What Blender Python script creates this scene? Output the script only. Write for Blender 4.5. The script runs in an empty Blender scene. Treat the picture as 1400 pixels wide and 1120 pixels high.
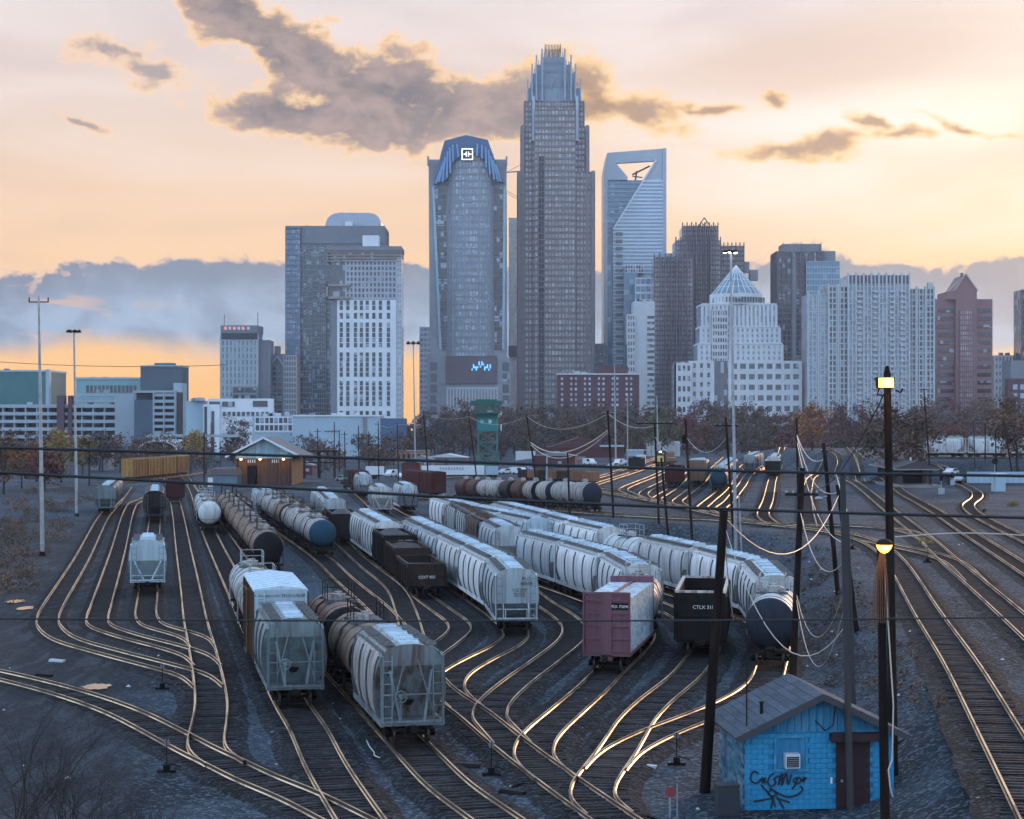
import bpy, math, random
from mathutils import Vector, Matrix

# ------------------------------------------------------------------ camera
F, HC, CX, HY = 2500.0, 15.3, 700.0, 575.0     # focal length in photo pixels, camera height, principal point
scene = bpy.context.scene
COL = scene.collection
cam_d = bpy.data.cameras.new('camera')
cam = bpy.data.objects.new('camera', cam_d)
COL.objects.link(cam)
cam.location = (0, 0, HC)
cam.rotation_euler = (math.radians(90), 0, 0)
cam_d.sensor_width = 36.0
cam_d.lens = F / 1400.0 * 36.0
cam_d.shift_y = 15.0 / 1400.0
cam_d.clip_start = 0.5
cam_d.clip_end = 30000
cam_d.dof.use_dof = True
cam_d.dof.focus_distance = 260
cam_d.dof.aperture_fstop = 4.5
scene.camera = cam
scene.render.engine = 'CYCLES'
scene.cycles.use_denoising = True
scene.cycles.max_bounces = 4
scene.cycles.diffuse_bounces = 2
scene.cycles.glossy_bounces = 3
scene.cycles.volume_bounces = 1
scene.cycles.use_adaptive_sampling = True
scene.cycles.adaptive_threshold = 0.03
scene.view_settings.view_transform = 'Standard'
scene.view_settings.look = 'None'
scene.view_settings.exposure = 1.47
scene.view_settings.gamma = 1.0
scene.view_settings.use_curve_mapping = False

SUN_AZ, SUN_EL = math.radians(27), math.radians(9)      # azimuth to the right of the view direction (+Y)

# ------------------------------------------------------------------ node helper
class NT:
    """small expression helper over a node tree"""
    def __init__(self, nt):
        self.nt = nt
    def node(self, typ, **kw):
        n = self.nt.nodes.new(typ)
        for k, v in kw.items():
            setattr(n, k, v)
        return n
    def link(self, a, b):
        self.nt.links.new(a, b)
    def put(self, sock, v):
        if isinstance(v, bpy.types.NodeSocket):
            self.link(v, sock)
        elif v is not None:
            sock.default_value = v
    def m(self, op, a, b=None, c=None, clamp=False):
        n = self.node('ShaderNodeMath', operation=op)
        n.use_clamp = clamp
        self.put(n.inputs[0], a); self.put(n.inputs[1], b); self.put(n.inputs[2], c)
        return n.outputs[0]
    def sstep(self, x, lo, hi, a=0.0, b=1.0):
        n = self.node('ShaderNodeMapRange', interpolation_type='SMOOTHSTEP')
        self.put(n.inputs[0], x); self.put(n.inputs[1], lo); self.put(n.inputs[2], hi)
        self.put(n.inputs[3], a); self.put(n.inputs[4], b)
        return n.outputs[0]
    def mix(self, fac, a, b, blend='MIX'):
        n = self.node('ShaderNodeMix', data_type='RGBA', blend_type=blend)
        self.put(n.inputs[0], fac)
        self.put(n.inputs[6], a if isinstance(a, bpy.types.NodeSocket) else (*a[:3], 1))
        self.put(n.inputs[7], b if isinstance(b, bpy.types.NodeSocket) else (*b[:3], 1))
        return n.outputs[2]
    def noise(self, vec, scale, detail=4, rough=0.55, dist=0.0):
        n = self.node('ShaderNodeTexNoise')
        if vec is not None:
            self.link(vec, n.inputs['Vector'])
        n.inputs['Scale'].default_value = scale
        n.inputs['Detail'].default_value = detail
        n.inputs['Roughness'].default_value = rough
        n.inputs['Distortion'].default_value = dist
        return n.outputs['Fac']
    def ramp(self, fac, stops, interp='LINEAR'):
        n = self.node('ShaderNodeValToRGB')
        n.color_ramp.interpolation = interp
        els = n.color_ramp.elements
        while len(els) < len(stops):
            els.new(0.5)
        for e, (p, c) in zip(els, stops):
            e.position = p; e.color = (*c[:3], 1)
        self.put(n.inputs[0], fac)
        return n.outputs[0]
    def mapping(self, vec, loc=(0, 0, 0), rot=(0, 0, 0), sc=(1, 1, 1), typ='POINT'):
        n = self.node('ShaderNodeMapping', vector_type=typ)
        self.link(vec, n.inputs['Vector'])
        n.inputs['Location'].default_value = loc
        n.inputs['Rotation'].default_value = rot
        n.inputs['Scale'].default_value = sc
        return n.outputs[0]
    def vlen(self, vec):
        n = self.node('ShaderNodeVectorMath', operation='LENGTH')
        self.link(vec, n.inputs[0])
        return n.outputs['Value']

def lin(r, g, b):
    f = lambda c: (c / 255 / 12.92) if c <= 10 else ((c / 255 + 0.055) / 1.055) ** 2.4
    return (f(r), f(g), f(b))

# ------------------------------------------------------------------ world: dusk sky with clouds
world = bpy.data.worlds.new('World')
scene.world = world
world.use_nodes = True
wt = world.node_tree
wt.nodes.clear()
w = NT(wt)
tc = w.node('ShaderNodeTexCoord')
sep = w.node('ShaderNodeSeparateXYZ')
w.link(tc.outputs['Generated'], sep.inputs[0])
dx, dy, dz = sep.outputs
az = w.m('ARCTAN2', dx, dy)
el = w.m('ARCSINE', dz)
U = w.m('MULTIPLY', az, F)
V = w.m('MULTIPLY', el, F)
comb = w.node('ShaderNodeCombineXYZ')
w.link(U, comb.inputs[0]); w.link(V, comb.inputs[1])
UV = comb.outputs[0]

def sky_uv(px, py):
    return (math.atan((px - CX) / F) * F, math.atan((HY - py) / F) * F)

nish = w.node('ShaderNodeTexSky', sky_type='NISHITA')
nish.sun_disc = False
nish.sun_elevation = SUN_EL
nish.sun_rotation = SUN_AZ
nish.air_density = 1.2
nish.dust_density = 3.0
nish.ozone_density = 1.5

# warm side (towards the sun) and cool side (away) as a function of elevation in degrees
eld = w.m('MULTIPLY', el, 180 / math.pi / 90.0)          # 0..1 for horizon..zenith
K = 0.415
lk = lambda r, g, b: tuple(c * K for c in lin(r, g, b))
lc_ = lambda r, g, b: tuple(c * 1.15 for c in lin(r, g, b))
warm = w.ramp(eld, [(0.0, lk(255, 190, 112)), (0.018, lk(255, 198, 126)), (0.045, lk(252, 204, 150)), (0.075, lk(244, 204, 164)),
                    (0.105, lk(230, 206, 190)), (0.15, lk(222, 210, 212)), (0.3, lk(196, 212, 236)),
                    (0.6, lc_(136, 174, 220)), (1.0, lc_(112, 164, 214))])
cool = w.ramp(eld, [(0.0, lc_(184, 200, 220)), (0.1, lc_(182, 208, 234)), (0.25, lc_(168, 204, 240)),
                    (0.5, lc_(138, 182, 228)), (1.0, lc_(112, 164, 214))])
sx_, sy_ = math.sin(SUN_AZ), math.cos(SUN_AZ)
toward = w.m('ADD', w.m('MULTIPLY', dx, sx_), w.m('MULTIPLY', dy, sy_))
side = w.sstep(toward, -0.35, 0.75)
base = w.mix(side, cool, warm)
# brighter veil of thin cloud near the sun (upper right)
gx, gy = sky_uv(1330, 150)
gl = w.vlen(w.mapping(UV, (gx, gy, 0), (0, 0, math.radians(20)), (560, 230, 1), 'TEXTURE'))
base = w.mix(w.m('MULTIPLY', w.sstep(gl, 1.0, 0.0), 0.6), base, lk(255, 240, 222))
# streaky high veil
veil = w.noise(w.mapping(UV, (0, 0, 0), (0, 0, math.radians(-18)), (1 / 520, 1 / 120, 1)), 1.0, 3, 0.5, 0.4)
rgt = w.sstep(U, 0.0, 500.0)
base = w.mix(w.m('MULTIPLY', w.m('MULTIPLY', w.sstep(veil, 0.42, 0.66), w.sstep(V, 150.0, 360.0)), w.m('ADD', 0.3, w.m('MULTIPLY', rgt, 0.5))), base, lk(252, 240, 234))
base = w.mix(w.m('MULTIPLY', w.sstep(veil, 0.52, 0.28), 0.32), base, lk(196, 182, 186))
# broad greyer sheet on the right
gx, gy = sky_uv(1120, 90)
gl2 = w.vlen(w.mapping(UV, (gx, gy, 0), (0, 0, math.radians(8)), (330, 75, 1), 'TEXTURE'))
base = w.mix(w.m('MULTIPLY', w.sstep(gl2, 1.0, 0.3), 0.6), base, lk(222, 192, 176))

nA = w.noise(w.mapping(UV, (0, 0, 0), (0, 0, 0), (1 / 95, 1 / 62, 1)), 1.0, 4, 0.62, 0.35)
nB = w.noise(w.mapping(UV, (7, 3, 0), (0, 0, 0), (1 / 38, 1 / 26, 1)), 1.0, 5, 0.62, 0.2)
nmix = w.m('ADD', w.m('MULTIPLY', w.m('SUBTRACT', nA, 0.5), 1.9), w.m('MULTIPLY', w.m('SUBTRACT', nB, 0.5), 1.35))

wn_ = w.node('ShaderNodeTexNoise')
w.link(w.mapping(UV, (0, 0, 0), (0, 0, 0), (1 / 110, 1 / 75, 1)), wn_.inputs['Vector'])
wn_.inputs['Scale'].default_value = 1.0; wn_.inputs['Detail'].default_value = 3.0; wn_.inputs['Roughness'].default_value = 0.6
wsub = w.node('ShaderNodeVectorMath', operation='SUBTRACT')
w.link(wn_.outputs['Color'], wsub.inputs[0]); wsub.inputs[1].default_value = (0.5, 0.5, 0.5)
wmul = w.node('ShaderNodeVectorMath', operation='MULTIPLY_ADD')
w.link(wsub.outputs[0], wmul.inputs[0]); wmul.inputs[1].default_value = (120, 60, 0)
w.link(UV, wmul.inputs[2])
UVW = wmul.outputs[0]

def blobs(lst):
    out = None
    for (px, py, rx, ry, rot) in lst:
        u, v = sky_uv(px, py)
        l = w.vlen(w.mapping(UVW, (u, v, 0), (0, 0, math.radians(-rot)), (rx, ry, 1), 'TEXTURE'))
        b = w.m('SUBTRACT', 1.0, l)
        out = b if out is None else w.m('SMOOTH_MAX', out, b, 0.3)
    return out

# big dark cloud
f1 = blobs([(285, 5, 85, 34, 32), (350, 45, 110, 46, 32), (430, 95, 120, 50, 28), (540, 130, 150, 56, 10), (650, 150, 150, 46, 4),
            (395, 160, 110, 34, 4), (500, 168, 190, 34, 2), (720, 150, 130, 42, 0)])
d1 = w.m('ADD', w.m('ADD', f1, 0.16), nmix)
op1 = w.sstep(d1, -0.06, 0.28)
in1 = w.sstep(d1, 0.10, 0.60)
dark1 = w.mix(w.sstep(w.m('ADD', nA, w.m('MULTIPLY', nB, 0.5)), 0.55, 0.95), lk(104, 98, 106), lk(172, 148, 140))
c1 = w.mix(in1, lk(255, 210, 156), dark1)
sky = w.mix(w.m('MULTIPLY', op1, 0.95), base, c1)
# lighter wisps: left small cloud, yellow ones on the right
f2 = blobs([(205, 105, 85, 30, 14), (165, 78, 62, 20, -8), (112, 182, 42, 12, 14)])
d2 = w.m('ADD', w.m('ADD', f2, 0.0), nmix)
c2 = w.mix(w.sstep(d2, 0.25, 0.8), lk(255, 210, 166), lk(160, 146, 142))
sky = w.mix(w.m('MULTIPLY', w.sstep(d2, -0.15, 0.6), 0.85), sky, c2)
f3 = blobs([(805, 115, 66, 38, 35), (870, 155, 95, 30, 6), (800, 165, 90, 32, 0), (970, 148, 52, 11, 4), (1048, 140, 26, 12, 0), (1092, 209, 98, 15, -4),
            (1135, 196, 46, 18, -10), (1195, 176, 34, 17, 30), (1225, 194, 66, 11, 0), (1335, 185, 60, 11, 16)])
d3 = w.m('ADD', f3, w.m('MULTIPLY', nmix, 0.8))
c3 = w.mix(w.sstep(d3, 0.2, 0.8), lk(255, 206, 130), lk(158, 120, 92))
sky = w.mix(w.m('MULTIPLY', w.sstep(d3, -0.15, 0.5), 0.85), sky, c3)
# low grey-blue bank all along the horizon
edge = w.noise(w.mapping(UV, (0, 0, 0), (0, 0, 0), (1 / 240, 1 / 500, 1)), 1.0, 3, 0.6, 0.3)
edge2 = w.noise(w.mapping(UV, (3, 0, 0), (0, 0, 0), (1 / 60, 1 / 46, 1)), 1.0, 4, 0.62, 0.2)
top = w.m('ADD', w.m('ADD', 216.0, w.m('MULTIPLY', w.m('SUBTRACT', edge, 0.5), 110.0)), w.m('MULTIPLY', w.m('SUBTRACT', edge2, 0.5), 62.0))
hx, hy = sky_uv(1112, 330)
hump = w.vlen(w.mapping(UV, (hx, hy, 0), (0, 0, 0), (85, 4000, 1), 'TEXTURE'))
top = w.m('ADD', top, w.m('MULTIPLY', w.sstep(hump, 1.0, 0.1), 22.0))
lx_, ly_ = sky_uv(40, 400)
lowl = w.sstep(U, lx_ - 60, lx_ + 260, 1.0, 0.0)
top = w.m('SUBTRACT', top, w.m('MULTIPLY', lowl, 22.0))
over = w.m('SUBTRACT', top, V)                                   # > 0 below the top edge
bot = w.m('ADD', w.m('ADD', 86.0, w.m('MULTIPLY', w.m('SUBTRACT', edge, 0.5), 110.0)), w.m('MULTIPLY', w.m('SUBTRACT', edge2, 0.5), 14.0))
under = w.m('SUBTRACT', V, bot)
bank = w.m('MULTIPLY', w.sstep(over, -2.0, 12.0), w.sstep(under, -14.0, 24.0))
bcol = w.mix(w.sstep(over, 8.0, 80.0), lk(124, 134, 156), lk(158, 180, 206))
bcol = w.mix(w.m('MULTIPLY', w.sstep(nA, 0.40, 0.62), 0.6), bcol, lk(118, 134, 158))
rimw = w.m('ADD', 10.0, w.m('MULTIPLY', w.m('MULTIPLY', w.sstep(nB, 0.45, 0.75), w.m('ADD', lowl, 0.25)), 46.0))
bcol = w.mix(w.sstep(w.m('DIVIDE', over, rimw), 1.0, 0.0), bcol, lk(255, 212, 172))
patch = w.noise(w.mapping(UV, (11, 5, 0), (0, 0, 0), (1 / 130, 1 / 34, 1)), 1.0, 3, 0.6, 0.5)
pm = w.m('MULTIPLY', w.sstep(patch, 0.56, 0.66), lowl)
bcol = w.mix(w.m('MULTIPLY', pm, 0.8), bcol, lk(226, 180, 150))
bank = w.m('MULTIPLY', bank, w.sstep(toward, -0.6, 0.2, 0.35, 1.0))
sky = w.mix(bank, sky, bcol)
# broken cloud over the rest of the dome, well above and beside the frame
hi = w.noise(tc.outputs['Generated'], 3.2, 3, 0.58, 0.3)
hm = w.m('MULTIPLY', w.sstep(hi, 0.5, 0.68), w.sstep(el, 0.22, 0.45))
sky = w.mix(w.m('MULTIPLY', hm, 0.45), sky, lk(178, 182, 194))
addn = w.node('ShaderNodeVectorMath', operation='MULTIPLY_ADD')
w.link(nish.outputs[0], addn.inputs[0]); addn.inputs[1].default_value = (0.003, 0.003, 0.003)
w.link(sky, addn.inputs[2])
bg = w.node('ShaderNodeBackground')
w.link(addn.outputs[0], bg.inputs[0])
bg.inputs[1].default_value = 0.93
wo = w.node('ShaderNodeOutputWorld')
w.link(bg.outputs[0], wo.inputs[0])
world.cycles.sampling_method = 'NONE'
world.cycles.sample_map_resolution = 512

# the low sun, veiled by cloud
sun_d = bpy.data.lights.new('sun', 'SUN')
sun_d.energy = 0.6
sun_d.angle = math.radians(10)
sun_d.color = (1.0, 0.62, 0.34)
sun = bpy.data.objects.new('sun', sun_d)
COL.objects.link(sun)
sdir = Vector((math.sin(SUN_AZ) * math.cos(SUN_EL), math.cos(SUN_AZ) * math.cos(SUN_EL), math.sin(SUN_EL)))
sun.rotation_euler = sdir.to_track_quat('Z', 'Y').to_euler()
sun.location = sdir * 300
# ------------------------------------------------------------------ terrain
def sm(x, a, b):
    t = max(0.0, min(1.0, (x - a) / (b - a)))
    return t * t * (3 - 2 * t)
BANK = [(11.5, 20), (13.5, 60), (16.5, 75), (20, 105), (23.5, 135), (30, 186), (29, 208), (22, 226), (10, 243), (-30, 262), (-90, 275)]
def bank_dist(X, Y):
    best, sgn = 1e9, 1
    for (ax, ay), (bx, by) in zip(BANK, BANK[1:]):
        ux, uy = bx - ax, by - ay
        t = max(0, min(1, ((X - ax) * ux + (Y - ay) * uy) / (ux * ux + uy * uy)))
        qx, qy = X - ax - t * ux, Y - ay - t * uy
        d = math.hypot(qx, qy)
        if d < best:
            best = d
            sgn = 1 if (ux * (Y - ay) - uy * (X - ax)) < 0 else -1
    return best * sgn
def zt(X, Y):
    if Y < 15 or Y > 2000:
        return 0.0
    z = 0.0
    if X > -20:
        z = 2.2 * sm(bank_dist(X, Y), -3.2, 3.2) * sm(X, -12, 14) * (1 - sm(Y, 700, 900))
    if X > 60 and Y > 300:
        z += 4.6 * sm(X, 74, 84) * sm(Y, 372, 392) * (1 - sm(Y, 560, 700))
    return z
def G(x, y, dz=0.0):
    """photo pixel -> point on the ground (dz above it)"""
    z = 0.0
    for _ in range(14):
        d = F * (HC - z - dz) / (y - HY)
        X = (x - CX) / F * d
        z = 0.5 * z + 0.5 * zt(X, d)
    return Vector((X, d, zt(X, d) + dz))
def P(x, y, d):
    return Vector(((x - CX) / F * d, d, HC - (y - HY) / F * d))

# ------------------------------------------------------------------ mesh collector
class MB:
    def __init__(self):
        self.v, self.f = [], []
    def quadf(self, *pts):
        n = len(self.v); self.v += [tuple(p) for p in pts]; self.f.append(tuple(range(n, n + len(pts))))
        return self
    def box(self, x0, x1, y0, y1, z0, z1):
        n = len(self.v)
        self.v += [(x0, y0, z0), (x1, y0, z0), (x1, y1, z0), (x0, y1, z0), (x0, y0, z1), (x1, y0, z1), (x1, y1, z1), (x0, y1, z1)]
        self.f += [(n, n + 3, n + 2, n + 1), (n + 4, n + 5, n + 6, n + 7), (n, n + 1, n + 5, n + 4), (n + 1, n + 2, n + 6, n + 5), (n + 2, n + 3, n + 7, n + 6), (n + 3, n, n + 4, n + 7)]
        return self
    def bar(self, p, q, a, b=None, up=(0, 0, 1)):
        b = a if b is None else b
        p, q = Vector(p), Vector(q)
        d = (q - p)
        if d.length < 1e-6:
            return self
        d.normalize()
        u = Vector(up)
        if abs(d.dot(u)) > 0.95:
            u = Vector((1, 0, 0)) if abs(d.x) < 0.9 else Vector((0, 1, 0))
        s = d.cross(u).normalized(); t = s.cross(d).normalized()
        n = len(self.v)
        for o in (p, q):
            for (i, j) in ((-1, -1), (1, -1), (1, 1), (-1, 1)):
                self.v.append(tuple(o + s * (i * a / 2) + t * (j * b / 2)))
        self.f += [(n, n + 1, n + 2, n + 3), (n + 7, n + 6, n + 5, n + 4)]
        for i in range(4):
            j = (i + 1) % 4
            self.f.append((n + i, n + 4 + i, n + 4 + j, n + j))
        return self
    def tube(self, pts, r, n=6, r2=None, cap=True):
        pts = [Vector(p) for p in pts]
        rings = []
        k = len(pts)
        u0 = None
        for i, p in enumerate(pts):
            d = (pts[min(i + 1, k - 1)] - pts[max(i - 1, 0)])
            if d.length < 1e-9:
                d = Vector((0, 0, 1))
            d.normalize()
            u = Vector((0, 0, 1)) if abs(d.z) < 0.9 else Vector((1, 0, 0))
            if u0 is not None:
                u = u0
            s = d.cross(u)
            if s.length < 1e-4:
                s = d.cross(Vector((0.3, 1, 0.2)))
            s.normalize(); t = s.cross(d).normalized(); u0 = t
            rr = r if r2 is None else r + (r2 - r) * i / max(1, k - 1)
            if isinstance(r, (list, tuple)):
                rr = r[i]
            b = len(self.v)
            for j in range(n):
                a = 2 * math.pi * j / n
                self.v.append(tuple(p + s * (math.cos(a) * rr) + t * (math.sin(a) * rr)))
            rings.append(b)
        for a, b in zip(rings, rings[1:]):
            for j in range(n):
                jj = (j + 1) % n
                self.f.append((a + j, a + jj, b + jj, b + j))
        if cap:
            self.f.append(tuple(rings[0] + j for j in reversed(range(n))))
            self.f.append(tuple(rings[-1] + j for j in range(n)))
        return self
    def lathe(self, prof, n=20, axis='x', c=(0, 0, 0)):
        """prof: list of (t along axis, radius)"""
        rings = []
        for (t, r) in prof:
            b = len(self.v)
            for j in range(n):
                a = 2 * math.pi * j / n
                p, q = math.cos(a) * r, math.sin(a) * r
                self.v.append((c[0] + t, c[1] + p, c[2] + q) if axis == 'x' else (c[0] + p, c[1] + t, c[2] + q) if axis == 'y' else (c[0] + p, c[1] + q, c[2] + t))
            rings.append(b)
        for a, b in zip(rings, rings[1:]):
            for j in range(n):
                jj = (j + 1) % n
                self.f.append((a + j, a + jj, b + jj, b + j))
        self.f.append(tuple(rings[0] + j for j in reversed(range(n))))
        self.f.append(tuple(rings[-1] + j for j in range(n)))
        return self
    def prism(self, poly, a0, a1, axis='x'):
        """poly: list of 2D points; extruded along axis between a0 and a1"""
        n, k = len(self.v), len(poly)
        for a in (a0, a1):
            for (p, q) in poly:
                self.v.append((a, p, q) if axis == 'x' else (p, a, q) if axis == 'y' else (p, q, a))
        self.f.append(tuple(reversed(range(n, n + k)))); self.f.append(tuple(range(n + k, n + 2 * k)))
        for i in range(k):
            j = (i + 1) % k
            self.f.append((n + i, n + j, n + k + j, n + k + i))
        return self
    def mesh(self, name, mat, smooth=False):
        me = bpy.data.meshes.new(name)
        me.from_pydata(self.v, [], self.f)
        me.validate()
        if mat is not None:
            me.materials.append(mat)
        if smooth:
            me.polygons.foreach_set('use_smooth', [True] * len(me.polygons))
            try:
                me.set_sharp_from_angle(angle=math.radians(40))
            except Exception:
                pass
        return me

def link(o, parent=None):
    COL.objects.link(o)
    if parent is not None:
        o.parent = parent
    return o
def part(name, mb, mat, parent, smooth=False, kind=None, loc=None, rotz=None, label=None):
    me = mb if isinstance(mb, bpy.types.Mesh) else mb.mesh(name, mat, smooth)
    o = bpy.data.objects.new(name, me)
    link(o, parent)
    if loc is not None:
        o.location = loc
    if rotz is not None:
        o.rotation_euler = (0, 0, rotz)
    if kind:
        o['kind'] = kind
    if label:
        o['label'] = label
    return o
def tag(o, label, cat, group=None, kind=None):
    o['label'] = label
    if cat:
        o['category'] = cat
    if group:
        o['group'] = group
    if kind:
        o['kind'] = kind
    return o
def thing(name, label, cat, loc=(0, 0, 0), rotz=0.0, group=None):
    o = bpy.data.objects.new(name, None)
    o.empty_display_size = 0.5
    link(o)
    o.location = loc
    o.rotation_euler = (0, 0, rotz)
    return tag(o, label, cat, group)
def solo(name, mb, mat, label, cat, group=None, smooth=False, loc=None, rotz=None, kind=None):
    return tag(part(name, mb, mat, None, smooth, kind=kind, loc=loc, rotz=rotz), label, cat, group)
def structure(name, mb, mat, smooth=False):
    o = part(name, mb, mat, None, smooth)
    o['kind'] = 'structure'
    return o
KIDS = {}
def copy_tree(o, parent=None):
    c = o.copy()
    link(c)
    c.parent = parent
    for ch in list(o.children):
        copy_tree(ch, c)
    return c
def text_part(body, size, mat, parent, loc, rot, name='lettering', align='CENTER', extrude=0.004):
    cu = bpy.data.curves.new('t', 'FONT')
    cu.body = body; cu.size = size; cu.align_x = align; cu.align_y = 'CENTER'; cu.extrude = extrude
    cu.resolution_u = 2
    tmp = bpy.data.objects.new('t', cu)
    COL.objects.link(tmp)
    dg = bpy.context.evaluated_depsgraph_get()
    me = bpy.data.meshes.new_from_object(tmp.evaluated_get(dg))
    bpy.data.objects.remove(tmp)
    me.materials.clear(); me.materials.append(mat)
    o = bpy.data.objects.new(name, me)
    link(o, parent)
    o.location = loc
    o.rotation_euler = rot
    return o
ORD = ['front', 'second', 'third', 'fourth', 'fifth', 'sixth', 'seventh', 'eighth', 'ninth', 'tenth', 'eleventh', 'twelfth']

# ------------------------------------------------------------------ materials
MATS = {}
def mat(name, col, rough=0.7, metal=0.0, dirt=None, dirt_amt=0.35, scale=2.0, streak=False, rnd=0.0, bump=0.0, bscale=20.0, spec=0.4, emit=None, estr=0.0, hue=0.0, coat=0.0):
    if name in MATS:
        return MATS[name]
    m = bpy.data.materials.new(name)
    m.use_nodes = True
    t = NT(m.node_tree)
    b = m.node_tree.nodes['Principled BSDF']
    tcn = t.node('ShaderNodeTexCoord')
    vec = tcn.outputs['Object']
    c = None
    col3 = (*col, 1)
    if dirt is not None:
        mp = t.mapping(vec, (0, 0, 0), (0, 0, 0), (2.6, 2.6, 0.22) if streak else (1, 1, 1))
        if rnd or streak:
            oi = t.node('ShaderNodeObjectInfo')
            am = t.node('ShaderNodeVectorMath', operation='ADD')
            t.link(mp, am.inputs[0])
            sc = t.m('MULTIPLY', oi.outputs['Random'], 37.0)
            t.link(sc, am.inputs[1])
            mp = am.outputs[0]
        n1 = t.noise(mp, scale, 6, 0.65, 0.3)
        f = t.sstep(n1, 0.40, 0.66)
        f = t.m('MULTIPLY', f, dirt_amt)
        c = t.mix(f, col, dirt)
        n2 = t.noise(vec, scale * 7, 3, 0.6)
        c = t.mix(t.m('MULTIPLY', n2, 0.22), c, tuple(x * 0.55 for x in col))
    if rnd:
        oi2 = t.node('ShaderNodeObjectInfo')
        hv = t.node('ShaderNodeHueSaturation')
        t.put(hv.inputs['Color'], c if c is not None else col3)
        t.put(hv.inputs['Value'], t.m('ADD', 1.0 - rnd, t.m('MULTIPLY', oi2.outputs['Random'], 2 * rnd)))
        if hue:
            t.put(hv.inputs['Hue'], t.m('ADD', 0.5 - hue, t.m('MULTIPLY', t.m('FRACT', t.m('MULTIPLY', oi2.outputs['Random'], 7.13)), 2 * hue)))
        c = hv.outputs[0]
    t.put(b.inputs['Base Color'], c if c is not None else col3)
    b.inputs['Roughness'].default_value = rough
    b.inputs['Metallic'].default_value = metal
    b.inputs['Specular IOR Level'].default_value = spec
    if bump:
        bn = t.node('ShaderNodeBump')
        bn.inputs['Strength'].default_value = bump
        bn.inputs['Distance'].default_value = 0.05
        t.link(t.noise(vec, bscale, 4, 0.6), bn.inputs['Height'])
        t.link(bn.outputs[0], b.inputs['Normal'])
    if emit is not None:
        b.inputs['Emission Color'].default_value = (*emit, 1)
        b.inputs['Emission Strength'].default_value = estr
    MATS[name] = m
    return m
RUST = (0.11, 0.045, 0.022)
GRIME = (0.05, 0.045, 0.045)
def paint(name, col, amt=0.55, dirt=RUST, rough=0.55):
    return mat('paint_' + name, col, rough, 0.0, dirt, amt, 1.1, True, 0.24, 0.05, 8.0, spec=0.35 if max(col) > 0.12 else 0.10, hue=0.015)
def glass(name, col, cw, ch, var=0.5, rough=0.12, bright=(0.35, 0.4, 0.48), frac=0.15):
    """dark glazing; single panes differ a little, some have pale blinds"""
    key = 'glass_' + name
    if key in MATS:
        return MATS[key]
    m = bpy.data.materials.new(key)
    m.use_nodes = True
    t = NT(m.node_tree)
    b = m.node_tree.nodes['Principled BSDF']
    tcn = t.node('ShaderNodeTexCoord')
    s = t.node('ShaderNodeSeparateXYZ')
    t.link(tcn.outputs['Object'], s.inputs[0])
    cx = t.m('FLOOR', t.m('DIVIDE', t.m('ADD', s.outputs[0], t.m('MULTIPLY', s.outputs[1], 1.37)), cw))
    cz = t.m('FLOOR', t.m('DIVIDE', s.outputs[2], ch))
    cb = t.node('ShaderNodeCombineXYZ')
    t.link(cx, cb.inputs[0]); t.link(cz, cb.inputs[1])
    wn = t.node('ShaderNodeTexWhiteNoise')
    t.link(cb.outputs[0], wn.inputs['Vector'])
    v = wn.outputs['Value']
    c = t.mix(t.m('MULTIPLY', v, var), col, tuple(x * 1.9 + 0.02 for x in col))
    c = t.mix(t.m('MULTIPLY', t.m('GREATER_THAN', v, 1.0 - frac), 0.7), c, bright)
    t.link(c, b.inputs['Base Color'])
    b.inputs['Roughness'].default_value = rough
    b.inputs['Specular IOR Level'].default_value = 0.6
    MATS[key] = m
    return m

M_STEEL = mat('dark_steel', (0.014, 0.013, 0.013), 0.7, 0.2, (0.05, 0.02, 0.012), 0.5, 3.0, spec=.1)
M_BLACK = mat('black_grime', (0.008, 0.0075, 0.008), 0.85, 0.0, (0.04, 0.018, 0.01), 0.3, 2.0, spec=.08)
M_WHEEL = mat('wheel_steel', (0.07, 0.06, 0.055), 0.45, 0.7)
M_GALV = mat('galvanised', (0.34, 0.37, 0.40), 0.45, 0.5, GRIME, 0.3, 1.0)
M_WOOD = mat('creosote_wood', (0.013, 0.009, 0.009), 0.9, 0.0, (0.045, 0.028, 0.02), 0.6, 1.2, True, 0.15, 0.3, 30.0, 0.06)
M_WOODG = mat('weathered_wood', (0.055, 0.05, 0.052), 0.9, 0.0, (0.04, 0.035, 0.035), 0.6, 1.2, True, 0.1, 0.3, 30.0, 0.2)
M_CABLE = mat('cable_black', (0.010, 0.011, 0.014), 0.6)
M_CABLEL = mat('cable_pale', (0.55, 0.46, 0.38), 0.45, 0.2)
M_WHITE = mat('white_marking', (0.7, 0.7, 0.68), 0.7)
M_DARKTXT = mat('dark_marking', (0.03, 0.03, 0.035), 0.7)
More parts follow.
